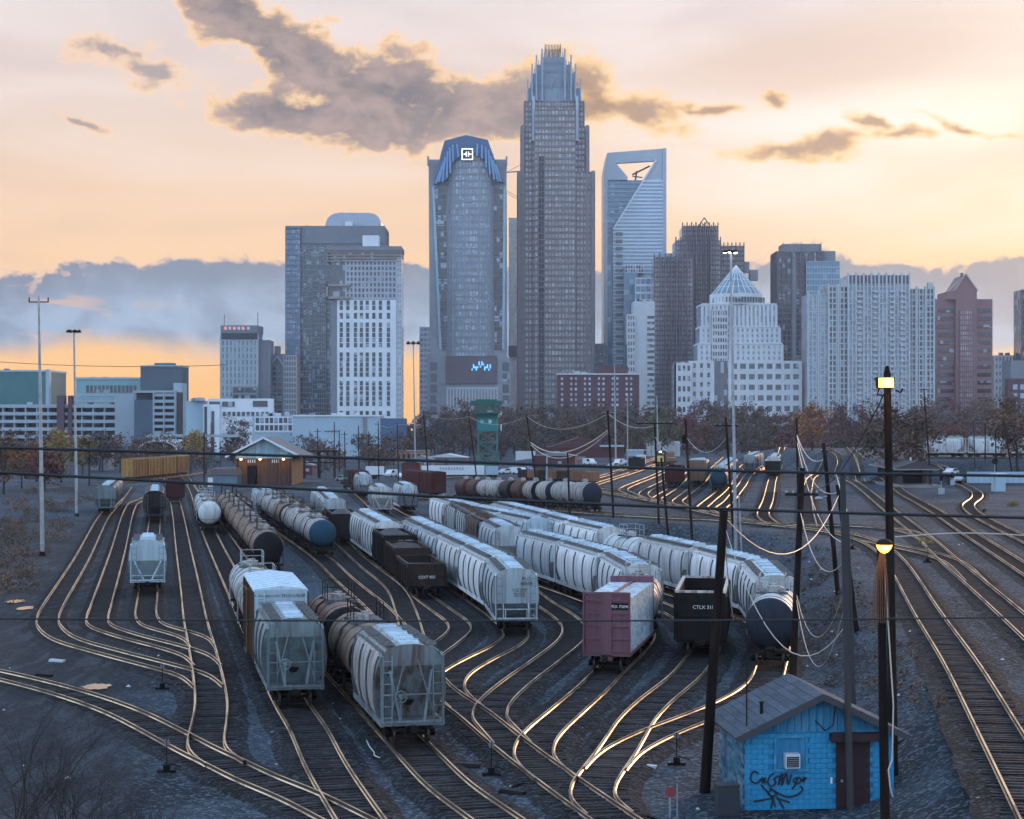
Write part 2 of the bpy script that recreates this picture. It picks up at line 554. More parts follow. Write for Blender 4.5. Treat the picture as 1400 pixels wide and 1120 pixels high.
# ------------------------------------------------------------------ ground
def ground_material(name, ca, cb, brown, bamt, stone):
    m = bpy.data.materials.new(name)
    m.use_nodes = True
    t = NT(m.node_tree)
    b = m.node_tree.nodes['Principled BSDF']
    tcn = t.node('ShaderNodeTexCoord')
    vec = tcn.outputs['Object']
    big = t.noise(vec, 0.06, 5, 0.6, 0.6)
    mid = t.noise(vec, 0.5, 5, 0.65, 0.3)
    fine = t.noise(vec, 5.0, 5, 0.75)
    c = t.mix(t.sstep(big, 0.38, 0.62), ca, cb)
    c = t.mix(t.m('MULTIPLY', t.sstep(mid, 0.5, 0.7), bamt), c, brown)
    vor = t.node('ShaderNodeTexVoronoi')
    vor.inputs['Scale'].default_value = 6.5
    t.link(vec, vor.inputs['Vector'])
    sepc = t.node('ShaderNodeSeparateColor')
    t.link(vor.outputs['Color'], sepc.inputs[0])
    r1 = sepc.outputs[0]
    c = t.mix(t.m('MULTIPLY', t.sstep(r1, 0.62, 1.0), stone), c, (0.17, 0.195, 0.22))
    c = t.mix(t.m('MULTIPLY', t.sstep(r1, 0.45, 0.0), 0.65), c, (0.010, 0.009, 0.010))
    # scattered pale litter and stones
    vor2 = t.node('ShaderNodeTexVoronoi')
    vor2.inputs['Scale'].default_value = 1.1
    t.link(vec, vor2.inputs['Vector'])
    spot = t.m('MULTIPLY', t.sstep(vor2.outputs['Distance'], 0.10, 0.05), t.m('GREATER_THAN', t.noise(vec, 0.9, 2), 0.6))
    c = t.mix(spot, c, (0.42, 0.42, 0.43))
    # worn, packed service road on the far left
    sp = t.node('ShaderNodeSeparateXYZ')
    t.link(vec, sp.inputs[0])
    edge = t.m('ADD', sp.outputs[0], t.m('MULTIPLY', sp.outputs[1], 0.205))
    wob = t.m('ADD', edge, t.m('MULTIPLY', t.m('SUBTRACT', mid, 0.5), 9.0))
    road = t.m('MULTIPLY', t.m('MULTIPLY', t.sstep(wob, 3.0, -2.5), t.sstep(wob, -26.0, -18.0)), t.sstep(sp.outputs[1], 300.0, 240.0))
    rc = t.mix(t.sstep(t.noise(t.mapping(vec, (0, 0, 0), (0, 0, 0.2), (1, 0.18, 1)), 0.9, 5, 0.6, 0.5), 0.46, 0.66), (0.025, 0.024, 0.026), (0.062, 0.063, 0.067))
    c = t.mix(t.m('MULTIPLY', road, 0.8), c, rc)
    t.link(c, b.inputs['Base Color'])
    b.inputs['Roughness'].default_value = 0.95
    b.inputs['Specular IOR Level'].default_value = 0.15
    bn = t.node('ShaderNodeBump')
    bn.inputs['Strength'].default_value = 0.9
    bn.inputs['Distance'].default_value = 0.14
    t.link(t.m('ADD', fine, t.m('MULTIPLY', vor.outputs['Distance'], 0.9)), bn.inputs['Height'])
    t.link(bn.outputs[0], b.inputs['Normal'])
    return m
M_GROUND = ground_material('yard_gravel', (0.017, 0.023, 0.031), (0.050, 0.068, 0.088), (0.018, 0.0145, 0.0155), 0.35, 0.6)
M_TBED = ground_material('track_bed_gravel', (0.0095, 0.0085, 0.0095), (0.022, 0.021, 0.024), (0.014, 0.0095, 0.009), 0.6, 0.3)

def axis(dense0, dense1, step, far0, far1):
    a = []
    x = dense0
    while x <= dense1:
        a.append(x); x += step
    st = step
    lo = []
    x = dense0
    while x > far0:
        st *= 1.35; x -= st; lo.append(max(x, far0))
    st = step
    x = dense1
    while x < far1:
        st *= 1.35; x += st; a.append(min(x, far1))
    return lo[::-1] + a
def make_ground():
    random.seed(3)
    xs = axis(-45, 105, 1.5, -1580, 1580)
    ys = axis(55, 420, 1.5, -1380, 2580)
    v = []
    from mathutils import noise as mn
    for y in ys:
        for x in xs:
            z = zt(x, y)
            dn = bank_dist(x, y) if -20 < x < 110 and 15 < y < 420 else 99
            if 55 < y < 420 and -45 < x < 105:
                k = 0.05 + (0.10 if abs(dn) < 4 else 0)
                z += mn.noise(Vector((x * 0.35, y * 0.35, 0))) * k - 0.02
            v.append((x, y, z))
    nx = len(xs)
    f = [(j * nx + i, j * nx + i + 1, (j + 1) * nx + i + 1, (j + 1) * nx + i) for j in range(len(ys) - 1) for i in range(nx - 1)]
    mb = MB(); mb.v = v; mb.f = f
    structure('ground', mb, M_GROUND, True)
make_ground()

# ------------------------------------------------------------------ railway tracks
M_RAIL = None
def rail_material():
    m = bpy.data.materials.new('rail_steel')
    m.use_nodes = True
    t = NT(m.node_tree)
    b = m.node_tree.nodes['Principled BSDF']
    g = t.node('ShaderNodeNewGeometry')
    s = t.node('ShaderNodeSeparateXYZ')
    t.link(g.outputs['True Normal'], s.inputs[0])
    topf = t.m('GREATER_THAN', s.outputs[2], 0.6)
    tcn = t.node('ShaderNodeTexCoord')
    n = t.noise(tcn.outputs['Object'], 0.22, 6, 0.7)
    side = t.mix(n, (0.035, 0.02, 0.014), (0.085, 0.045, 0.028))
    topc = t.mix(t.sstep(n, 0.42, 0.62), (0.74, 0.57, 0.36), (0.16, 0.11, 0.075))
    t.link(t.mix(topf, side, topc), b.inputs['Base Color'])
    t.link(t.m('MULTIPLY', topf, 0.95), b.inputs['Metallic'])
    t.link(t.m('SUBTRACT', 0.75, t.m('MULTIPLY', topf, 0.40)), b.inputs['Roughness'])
    return m
M_RAIL = rail_material()
M_BED = mat('track_ballast', (0.026, 0.022, 0.022), 0.95, 0.0, (0.058, 0.062, 0.07), 0.9, 0.9, False, 0.0, 0.9, 7.0, 0.15)
M_TIE = mat('sleeper_wood', (0.020, 0.015, 0.0145), 0.9, 0.0, (0.05, 0.047, 0.049), 0.85, 1.1, False, 0.4, 0.3, 9.0, 0.2)

def catmull(pts, per=10):
    if len(pts) < 3:
        return pts
    out = []
    p = [pts[0] * 2 - pts[1]] + pts + [pts[-1] * 2 - pts[-2]]
    for i in range(1, len(p) - 2):
        p0, p1, p2, p3 = p[i - 1], p[i], p[i + 1], p[i + 2]
        t0 = 0.0
        t1 = t0 + max((p1 - p0).length, 1e-3) ** 0.5
        t2 = t1 + max((p2 - p1).length, 1e-3) ** 0.5
        t3 = t2 + max((p3 - p2).length, 1e-3) ** 0.5
        for k in range(per):
            t = t1 + (t2 - t1) * k / per
            a1 = p0 * ((t1 - t) / (t1 - t0)) + p1 * ((t - t0) / (t1 - t0))
            a2 = p1 * ((t2 - t) / (t2 - t1)) + p2 * ((t - t1) / (t2 - t1))
            a3 = p2 * ((t3 - t) / (t3 - t2)) + p3 * ((t - t2) / (t3 - t2))
            b1 = a1 * ((t2 - t) / (t2 - t0)) + a2 * ((t - t0) / (t2 - t0))
            b2 = a2 * ((t3 - t) / (t3 - t1)) + a3 * ((t - t1) / (t3 - t1))
            out.append(b1 * ((t2 - t) / (t2 - t1)) + b2 * ((t - t1) / (t2 - t1)))
    out.append(pts[-1])
    return out
def resample(pts, step):
    out = [pts[0].copy()]
    acc = 0.0
    for a, b in zip(pts, pts[1:]):
        L = (b - a).length
        while acc + L >= step and L > 1e-6:
            t = (step - acc) / L
            a = a.lerp(b, t)
            out.append(a.copy())
            L = (b - a).length
            acc = 0.0
        acc += L
    if (out[-1] - pts[-1]).length > step * 0.3:
        out.append(pts[-1].copy())
    return out
class Path:
    def __init__(self, pts):
        self.p = pts
        self.s = [0.0]
        for a, b in zip(pts, pts[1:]):
            self.s.append(self.s[-1] + (b - a).length)
        self.L = self.s[-1]
    def at(self, s):
        if s <= 0:
            return self.p[0] + (self.p[0] - self.p[1]).normalized() * (-s)
        if s >= self.L:
            return self.p[-1] + (self.p[-1] - self.p[-2]).normalized() * (s - self.L)
        lo, hi = 0, len(self.s) - 1
        while hi - lo > 1:
            mid = (lo + hi) // 2
            if self.s[mid] <= s:
                lo = mid
            else:
                hi = mid
        t = (s - self.s[lo]) / max(1e-9, self.s[hi] - self.s[lo])
        return self.p[lo].lerp(self.p[hi], t)
    def near(self, q):
        best = min(range(len(self.p)), key=lambda i: (self.p[i] - q).length_squared)
        return self.s[best]
RAIL_TOP = 0.36
TRACKS = {}
tie_meshes = []
def tie_mesh(k):
    while len(tie_meshes) < 3:
        j = len(tie_meshes)
        random.seed(40 + j)
        mb = MB()
        L, wd, h = 1.36 + 0.05 * j, 0.125, 0.16
        mb.v = [(-L, -wd, 0), (L, -wd, 0), (L, wd, 0), (-L, wd, 0), (-L + .01, -wd + .02, h), (L - .02, -wd + .015, h - .01), (L - .01, wd - .02, h), (-L + .02, wd - .015, h - .008)]
        mb.f = [(0, 3, 2, 1), (4, 5, 6, 7), (0, 1, 5, 4), (1, 2, 6, 5), (2, 3, 7, 6), (3, 0, 4, 7)]
        tie_meshes.append(mb.mesh('sleeper', M_TIE))
    return tie_meshes[k % 3]
def track(key, px, gauge=1.62, ties=True, world_pts=None):
    i = len(TRACKS)
    pts = [Vector((x, y, zt(x, y))) for (x, y) in world_pts] if world_pts else [G(x, y) for (x, y) in px]
    pts = resample(catmull(pts, 14), 1.2)
    # light smoothing of the plan
    for _ in range(2):
        pts = [pts[0]] + [(a + b * 2 + c) / 4 for a, b, c in zip(pts, pts[1:], pts[2:])] + [pts[-1]]
    pts = [Vector((p.x, p.y, zt(p.x, p.y))) for p in pts]
    for _ in range(6):
        z = [p.z for p in pts]
        for j in range(1, len(pts) - 1):
            pts[j].z = max((z[j - 1] + 2 * z[j] + z[j + 1]) / 4, zt(pts[j].x, pts[j].y) - 0.02)
    path = Path(pts)
    TRACKS[key] = path
    root = bpy.data.objects.new('railway_track', None)
    link(root)
    root['kind'] = 'structure'
    root['label'] = 'railway track of steel rails on dark sleepers in gravel'
    zo = 0.10 + 0.0055 * (i % 16)
    nrm = []
    for j in range(len(pts)):
        d = pts[min(j + 1, len(pts) - 1)] - pts[max(j - 1, 0)]
        d.z = 0
        d.normalize()
        nrm.append(Vector((d.y, -d.x, 0)))
    # ballast bed
    mb = MB()
    for j, (p, n) in enumerate(zip(pts, nrm)):
        ja, jb = .12 * math.sin(j * 1.7 + i) * math.sin(j * .61 + 2 * i), .12 * math.sin(j * 1.3 + 2 * i) * math.sin(j * .47 + i)
        for (o, h) in ((-2.2 + ja, -0.10), (-1.45 + ja * .5, zo), (1.45 + jb * .5, zo), (2.2 + jb, -0.10)):
            q = p + n * o
            mb.v.append((q.x, q.y, p.z + h))
    for j in range(len(pts) - 1):
        for k in range(3):
            a = j * 4 + k
            mb.f.append((a, a + 1, a + 5, a + 4))
    part('ballast_bed', mb, M_TBED, root)
    # the two rails
    zr0, zr1 = zo + 0.06, RAIL_TOP + 0.001 * (i % 7)
    for sgn in (-1, 1):
        mb = MB()
        for (p, n) in zip(pts, nrm):
            c = p + n * (sgn * gauge / 2)
            for (o, h) in ((-0.075, zr0), (-0.036, zr0 + 0.05), (-0.040, zr1), (0.040, zr1), (0.036, zr0 + 0.05), (0.075, zr0)):
                q = c + n * o
                mb.v.append((q.x, q.y, p.z + h))
        for j in range(len(pts) - 1):
            for k in range(5):
                a = j * 6 + k
                mb.f.append((a, a + 1, a + 7, a + 6))
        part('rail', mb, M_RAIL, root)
    if ties:
        s, k, near = 0.3, 0, 0
        rest = MB()
        while s < path.L:
            p = path.at(s); q = path.at(s + 0.3)
            d = q - p
            a = math.atan2(d.y, d.x) + math.pi / 2
            yp = HY + (HC - p.z) * F / max(p.y, 1)
            xp = CX + p.x / max(p.y, 1) * F
            if p.y < 112 and near < 290 and -40 < xp < 1440 and yp < 1150:
                o = part('sleeper', tie_mesh(k), None, root, loc=(p.x, p.y, p.z + zo - 0.142 + 0.014 * ((k * 5) % 4)), rotz=a + 0.02 * ((k * 7) % 5 - 2))
                near += 1
            elif p.y < 330:
                dd = d.normalized()
                nn = Vector((dd.y, -dd.x, 0))
                b0 = p - nn * 1.38 + Vector((0, 0, zo - 0.02)); b1 = p + nn * 1.38 + Vector((0, 0, zo - 0.02))
                rest.bar(b0, b1, 0.24, 0.10)
            s += 0.58 if p.y < 180 else 0.8
            k += 1
        if rest.v:
            part('far_sleepers', rest, M_TIE, root, kind='stuff')
    return path

track('L1', [(175, 668), (158, 690), (143, 707), (110, 770), (69, 839), (65, 850), (68, 862), (90, 879), (150, 897), (225, 917), (265, 929), (285, 945)])
track('L2', [(262, 661), (225, 672), (194, 685), (184, 689), (177, 699), (160, 760), (137, 835), (133, 848), (137, 860), (175, 874), (235, 890), (268, 901), (285, 917)])
track('L3', [(216, 676), (213, 700), (206, 770), (202, 815), (201, 849), (212, 860), (247, 870), (268, 878), (278, 892)])
track('L4', [(229, 656), (240, 690), (252, 760), (259, 800), (267, 851), (277, 893), (287, 945), (289, 970), (285, 1000), (281, 1022), (287, 1038), (310, 1054)], 1.7)
track('L5', [(-60, 916), (0, 929), (57, 943), (115, 960), (171, 981), (228, 1010), (272, 1034), (310, 1052), (345, 1070), (410, 1097), (455, 1120), (540, 1165)], 1.75)
track('T6', [(252, 652), (265, 672), (285, 728), (324, 811), (399, 968), (421, 1003), (446, 1055), (486, 1120), (520, 1170)], 1.8)
track('T7', [(270, 665), (285, 684), (304, 708), (367, 790), (437, 892), (505, 967), (551, 1016), (583, 1051), (617, 1085), (665, 1120), (720, 1160)], 1.85)
track('T9', [(315, 675), (345, 699), (390, 731), (440, 766), (470, 795), (522, 841), (560, 890), (597, 946), (646, 981), (697, 1024), (757, 1070), (826, 1120), (890, 1165)], 1.8)
track('T19', [(370, 672), (400, 688), (436, 708), (468, 745), (500, 775), (540, 808), (555, 840), (566, 880), (580, 915)])
track('T10', [(440, 705), (470, 733), (504, 760), (545, 790), (580, 821), (607, 841), (627, 857), (628, 868), (608, 886), (583, 905), (580, 922), (594, 940)])
track('T11', [(500, 722), (545, 755), (580, 779), (640, 817), (690, 852), (706, 872), (692, 888), (655, 907), (624, 926), (613, 942), (620, 958), (640, 976)], 1.75)
track('T13', [(540, 694), (580, 715), (622, 737), (658, 763), (695, 788), (739, 826), (768, 845), (785, 862), (781, 880), (748, 908), (704, 941), (674, 970), (669, 988), (684, 1006), (702, 1026)], 1.75)
track('T14', [(600, 735), (660, 766), (723, 795), (769, 811), (825, 832), (866, 853), (878, 871), (862, 897), (832, 925), (812, 946), (775, 979), (745, 1006), (731, 1024), (729, 1039), (738, 1055), (760, 1074)], 1.8)
track('T15', [(580, 718), (640, 742), (730, 769), (800, 793), (870, 819), (930, 846), (962, 870), (966, 890), (955, 908), (936, 932), (895, 966), (870, 992), (857, 1013), (838, 1043), (816, 1073), (808, 1090), (812, 1104), (835, 1124)], 1.8)
track('T16', [(600, 705), (655, 724), (765, 766), (805, 781), (943, 822), (1030, 852), (1056, 874), (1060, 895), (1053, 918), (1048, 934), (1033, 950), (998, 970), (965, 984), (897, 1011), (850, 1036), (826, 1062)], 1.8)
track('T20', [(480, 668), (505, 690), (520, 706), (545, 720), (580, 738), (622, 760), (655, 775)])
track('T21', [(500, 672), (560, 680), (620, 686), (700, 694), (770, 700), (830, 705), (900, 709), (960, 712)])
track('T21b', [(560, 650), (640, 656), (720, 661), (800, 667), (850, 671)])
track('R1', [(800, 702), (860, 707), (930, 710), (1000, 714), (1080, 722), (1136, 729), (1180, 740), (1205, 753), (1224, 771), (1270, 846), (1315, 915), (1362, 1000), (1400, 1070), (1440, 1145)], 1.8)
track('R2', [(1115, 612), (1137, 631), (1150, 643), (1146, 650), (1166, 660), (1213, 697), (1260, 735), (1299, 771), (1352, 817), (1400, 860), (1460, 915)], 1.75)
track('R3', [(1150, 612), (1172, 626), (1182, 636), (1176, 643), (1185, 650), (1205, 658), (1238, 678), (1280, 702), (1322, 730), (1365, 758), (1400, 781), (1460, 820)], 1.75)
track('R4', [(1255, 634), (1290, 652), (1331, 672), (1336, 681), (1324, 692), (1331, 703), (1360, 720), (1400, 740), (1460, 770)], 1.75)
track('X1', [(1080, 719), (1130, 720), (1180, 722), (1225, 726), (1258, 736), (1280, 752)])
track('X2', [(1185, 741), (1225, 750), (1270, 760), (1305, 773), (1335, 800)])
track('LB', [(780, 668), (840, 677), (904, 689), (960, 701), (1010, 712), (1060, 721)])
track('F1', [(1086, 614), (1066, 636), (1057, 654), (1050, 685), (1044, 708), (1058, 720)])
track('F2', [(1062, 624), (1033, 645), (1012, 668), (996, 688), (984, 700), (1000, 710)])
track('F3', [(1034, 622), (1010, 645), (985, 674), (966, 690), (960, 697), (975, 704)])
track('F4', [(992, 626), (972, 645), (953, 666), (932, 682), (926, 688), (940, 697)])
track('F5', [(955, 638), (938, 652), (922, 668), (903, 680), (897, 685), (910, 691)])
track('F6', [(920, 640), (890, 654), (856, 668), (852, 672), (862, 677), (880, 684)])
track('F7', [(936, 646), (905, 662), (882, 674), (880, 679), (892, 687)])
track('F8', [(915, 630), (880, 642), (840, 655), (800, 668)])
track('F9', [(900, 626), (860, 640), (810, 656), (770, 666)])
track('F10', [(1130, 640), (1112, 652), (1104, 670), (1104, 700), (1108, 722)])
track('YA', [(135, 664), (200, 657), (262, 650), (300, 643)])
track('FR', None, 1.6, world_pts=[(88, 409), (105, 408), (125, 407), (150, 404)])
# ------------------------------------------------------------------ railway wagons (local +X = front, z = 0 at the rail head)
_shared = {}
def shared(key, fn, m, smooth=False):
    if key not in _shared:
        _shared[key] = fn().mesh(key if isinstance(key, str) else key[0], m, smooth)
    return _shared[key]
def truck_mb():
    mb = MB()
    for s in (-1, 1):
        y = s * 1.02
        mb.prism([(-1.25, .50), (-1.1, .66), (-.45, .70), (-.3, .86), (.3, .86), (.45, .70), (1.1, .66), (1.25, .50), (1.05, .40), (.5, .42), (.32, .26), (-.32, .26), (-.5, .42), (-1.05, .40)], y - .09, y + .09, 'y')
        for x in (-.87, .87):
            mb.lathe([(y - .14, .15), (y + .14, .15)], 8, 'y', (x, 0, .45))
        for x in (-.14, 0, .14):
            mb.lathe([(.28, .07), (.62, .07)], 6, 'z', (x, y + s * .02, 0))
    mb.box(-.22, .22, -1.0, 1.0, .62, .82)
    for x in (-.87, .87):
        mb.lathe([(-.75, .08), (.75, .08)], 8, 'y', (x, 0, .45))
    return mb
def wheel_mb():
    return MB().lathe([(-.07, .40), (-.05, .455), (.03, .45), (.06, .47), (.075, .36), (.075, .12), (.09, .1)], 16, 'y', (0, 0, .45))
def coupler_mb():
    mb = MB().box(-.1, .52, -.09, .09, .76, .94)
    mb.box(.5, .74, -.16, .10, .70, 1.0).box(.6, .80, .10, .17, .72, .98).box(-.2, .12, -.32, .32, .70, 1.02)
    mb.tube([(.3, -.3, .9), (.45, -.42, .62), (.6, -.38, .45), (.72, -.3, .5)], .035, 5)
    return mb
def running_gear(root, L, lod):
    for sx in (-1, 1):
        x = sx * (L / 2 - min(2.0, L * .19))
        t = part('truck', shared('truck', truck_mb, M_BLACK), None, root, loc=(x, 0, 0))
        for dx_ in (-.87, .87):
            for sy in (-1, 1):
                if lod < 2:
                    part('wheel', shared('wheel', wheel_mb, M_WHEEL), None, t, loc=(dx_, sy * .80, 0), rotz=0 if sy > 0 else math.pi)
        if lod < 2:
            part('coupler', shared('coupler', coupler_mb, M_STEEL), None, root, loc=(sx * (L / 2 - .35), 0, 0), rotz=0 if sx > 0 else math.pi)
def ladder_mb(h, wd=.42, n=6):
    mb = MB()
    for s in (-1, 1):
        mb.bar((0, s * wd / 2, 0), (0, s * wd / 2, h), .045)
    for i in range(n):
        z = h * (i + .5) / n
        mb.bar((0, -wd / 2, z), (0, wd / 2, z), .035)
    return mb
def hopper_profile(style):
    if style == 'round':
        return [(1.30, 1.05), (1.48, 1.35), (1.60, 1.9), (1.64, 2.5), (1.62, 3.1), (1.55, 3.6), (1.40, 4.02), (1.12, 4.34), (.70, 4.52), (0.30, 4.58)]
    return [(1.38, 1.05), (1.50, 1.2), (1.56, 1.6), (1.56, 3.7), (1.40, 4.2), (.70, 4.40), (0.30, 4.46)]
def make_hopper(L, body, endm=None, style='round', zs=2.6, npan=4, lod=0, roof=None, endstyle='brace', run=1.5):
    root = thing('covered_hopper', 'x', 'rail car')
    endm = endm or body
    roof = roof or body
    pr = hopper_profile(style)
    full = [(-y, z) for (y, z) in pr] + [(y, z) for (y, z) in reversed(pr)]
    xe = L / 2 - .75
    def xat(z, s):
        return s * (xe - max(0, (zs - z) / (zs - 1.05)) * run)
    # shell
    zr = 3.95
    mb = MB()
    k = len(full)
    for s in (-1, 1):
        for (y, z) in full:
            mb.v.append((xat(z, s), y, z))
    for i in range(k - 1):
        mb.f.append((i, i + 1, k + i + 1, k + i))
    part('body', mb, body, root, True)
    # end sheets
    for s in (-1, 1):
        mb = MB()
        base = 0 if s < 0 else 1
        ring = [(xat(z, s), y, z) for (y, z) in full]
        zlev = sorted(set([z for (_, z) in pr]))
        half = pr
        for (a, b) in zip(half, half[1:]):
            (ya, za), (yb, zb) = a, b
            cuts = [za] + ([zs] if za < zs < zb else []) + [zb]
            for z0, z1 in zip(cuts, cuts[1:]):
                f0 = (z0 - za) / max(1e-6, zb - za); f1 = (z1 - za) / max(1e-6, zb - za)
                y0, y1 = ya + (yb - ya) * f0, ya + (yb - ya) * f1
                q = [(xat(z0, s), -y0, z0), (xat(z0, s), y0, z0), (xat(z1, s), y1, z1), (xat(z1, s), -y1, z1)]
                mb.quadf(*(q if s > 0 else q[::-1]))
        part('end_sheet', mb, endm, root)
    # sills
    for s in (-1, 1):
        part('side_sill', shared(('side_sill', L, style), lambda: MB().box(-L / 2 + .15, L / 2 - .15, -.07, .07, .88, 1.14), body), None, root, loc=(0, s * 1.40, 0))
    # side ribs between the panels
    def rib():
        mb = MB()
        pts = [(y + .035, z) for (y, z) in pr if z < 4.3]
        for (a, b) in zip(pts, pts[1:]):
            mb.bar((0, a[0], a[1]), (0, b[0], b[1]), .10, .09, (1, 0, 0))
        return mb
    rm = shared(('rib', style), rib, M_RIB)
    span = (xe - (run if zs > 2 else .6) * .25)
    for i in range(npan + 1):
        x = -span + 2 * span * i / npan
        for s in (0, 1):
            part('rib', rm, None, root, loc=(x, 0, 0), rotz=0 if s == 0 else math.pi) if s == 0 else part('rib', rm, None, root, loc=(x, 0, 0), rotz=math.pi)
    # roof: eave rail, walkways and hatch covers
    zroof = pr[-1][1]
    for s in (-1, 1):
        def wk():
            mb = MB().box(-xe, xe, -.26, .26, 0, .03)
            n = int(2 * xe / .45)
            for j in range(n):
                x = -xe + 2 * xe * (j + .5) / n
                mb.box(x - .07, x + .07, -.29, .29, .03, .07)
            return mb
        part('roof_walkway', shared(('roof_walkway', L), wk, M_GRATE), None, root, loc=(0, s * .98, 4.53 if style == 'round' else 4.44))
    nh = max(3, int(2 * xe / 1.35))
    for j in range(nh):
        x = -xe + 2 * xe * (j + .5) / nh
        part('hatch', shared(('hatch', style), lambda: MB().prism([(-.48, 0), (.48, 0), (.44, .12), (-.44, .12)], -.46, .46, 'y').box(-.04, .04, -.5, .5, .1, .19).box(-.5, -.42, -.54, .54, -.02, .06), roof), None, root, loc=(x, 0, zroof - .02))
    for s in (-1, 1):
        part('roof_beam', shared(('roof_beam', L, style), lambda: MB().box(-xe, xe, -.05, .05, 0, .12), body), None, root, loc=(0, s * 1.30, 4.16 if style == 'round' else 4.22))
    # outlets under the belly
    nb = 2 if L < 11 else 3
    for j in range(nb):
        x = (-xe + run + .4) + (2 * (xe - run - .4)) * (j + .5) / nb
        part('outlet_chute', shared(('outlet_chute', round(L)), lambda: MB().prism([(-1.5, 1.06), (1.5, 1.06), (.45, .42), (-.45, .42)], -.8, .8, 'x'), M_BLACK), None, root, loc=(x, 0, 0))
    # ends
    for s in (-1, 1):
        R_ = 0 if s > 0 else math.pi
        def ef():
            mb = MB()
            xx, zt_ = L / 2 - .2 , 4.2
            for y in (-1.42, 1.42):
                mb.bar((xx, y, .95), (xx, y, 4.1), .11)
                mb.bar((xx, y, 4.05), (xe - .05, y, 4.2), .10)
            mb.box(xx - .12, xx + .06, -1.5, 1.5, .92, 1.14)
            if endstyle == 'brace':
                mb.bar((xx, -.55, 1.15), (xe + .03, -.98, 3.4), .12, .08)
                mb.bar((xx, .55, 1.15), (xe + .03, .98, 3.4), .12, .08)
                mb.bar((xx, -1.42, 2.35), (xx, 1.42, 2.35), .06)
                mb.bar((xx - .3, -.3, 3.9), (xx - .05, -.95, 1.6), .05)
                mb.bar((xx - .3, .3, 3.9), (xx - .05, .95, 1.6), .05)
            elif endstyle == 'vee':
                mb.bar((xx, -.35, 1.15), (xe + .03, -1.15, zs - .02), .12, .08)
                mb.bar((xx, .35, 1.15), (xe + .03, 1.15, zs - .02), .12, .08)
                mb.bar((xx, -1.42, 1.5), (xx, 1.42, 1.5), .05)
            else:
                mb.bar((xx, -1.42, 1.75), (xx, 1.42, 1.75), .06)
                for y in (-.75, .75):
                    mb.bar((xx, y, 1.1), (xx, y, 1.78), .06)
                    mb.bar((xx - .05, y * 1.2, 1.1), (xe, y * 1.2, zs), .09)
            return mb
        part('end_frame', shared(('end_frame', L, endstyle, zs), ef, endm), None, root, rotz=R_)
        part('end_platform', shared(('end_platform', L), lambda: MB().box(xe - 1.2, L / 2 - .1, -1.44, 1.44, 1.0, 1.06), M_GRATE), None, root, rotz=R_)
        part('ladder', shared('ladder_tall', lambda: ladder_mb(3.1), endm), None, root, loc=(s * (L / 2 - .12), -1.17 * s, 1.05), rotz=R_)
        part('ladder', shared('ladder_tall', lambda: ladder_mb(3.1), endm), None, root, loc=(s * (L / 2 - .12), 1.17 * s, 1.05), rotz=R_)
        if lod == 0:
            def bw():
                mb = MB()
                mb.tube([(0, .27 * math.cos(a), .27 * math.sin(a)) for a in [2 * math.pi * i / 14 for i in range(15)]], .03, 5)
                for i in range(5):
                    a = 2 * math.pi * i / 5
                    mb.bar((0, 0, 0), (0, .26 * math.cos(a), .26 * math.sin(a)), .03)
                mb.lathe([(-.18, .1), (.02, .08)], 8, 'x')
                mb.bar((-.1, 0, 0), (-.1, 0, -1.2), .08)
                return mb
            if endstyle != 'flat':
                part('brake_wheel', shared('brake_wheel', bw, endm), None, root, loc=(s * (L / 2 - .1), -.55 * s, 2.25), rotz=R_)
            part('slope_opening', shared('slope_opening', lambda: MB().prism([(-.3, .5), (.3, .5), (.3, .1), (.16, -.1), (-.16, -.1), (-.3, .1)], 0, .03, 'x'), M_BLACK), None, root, loc=(s * (xat(1.75, 1) + .05), 0, 1.75), rotz=R_) if endstyle == 'brace' else None  # solid black plate, the shade of a hole put into its colour
    running_gear(root, L, lod)
    return root
M_RIB = mat('rib_grime', (0.10, 0.105, 0.115), 0.7, 0.0, GRIME, 0.8, 2.0)
M_GRATE = mat('roof_grating', (0.13, 0.135, 0.145), 0.7, 0.2, (0.03, 0.03, 0.03), 0.85, 5.0)

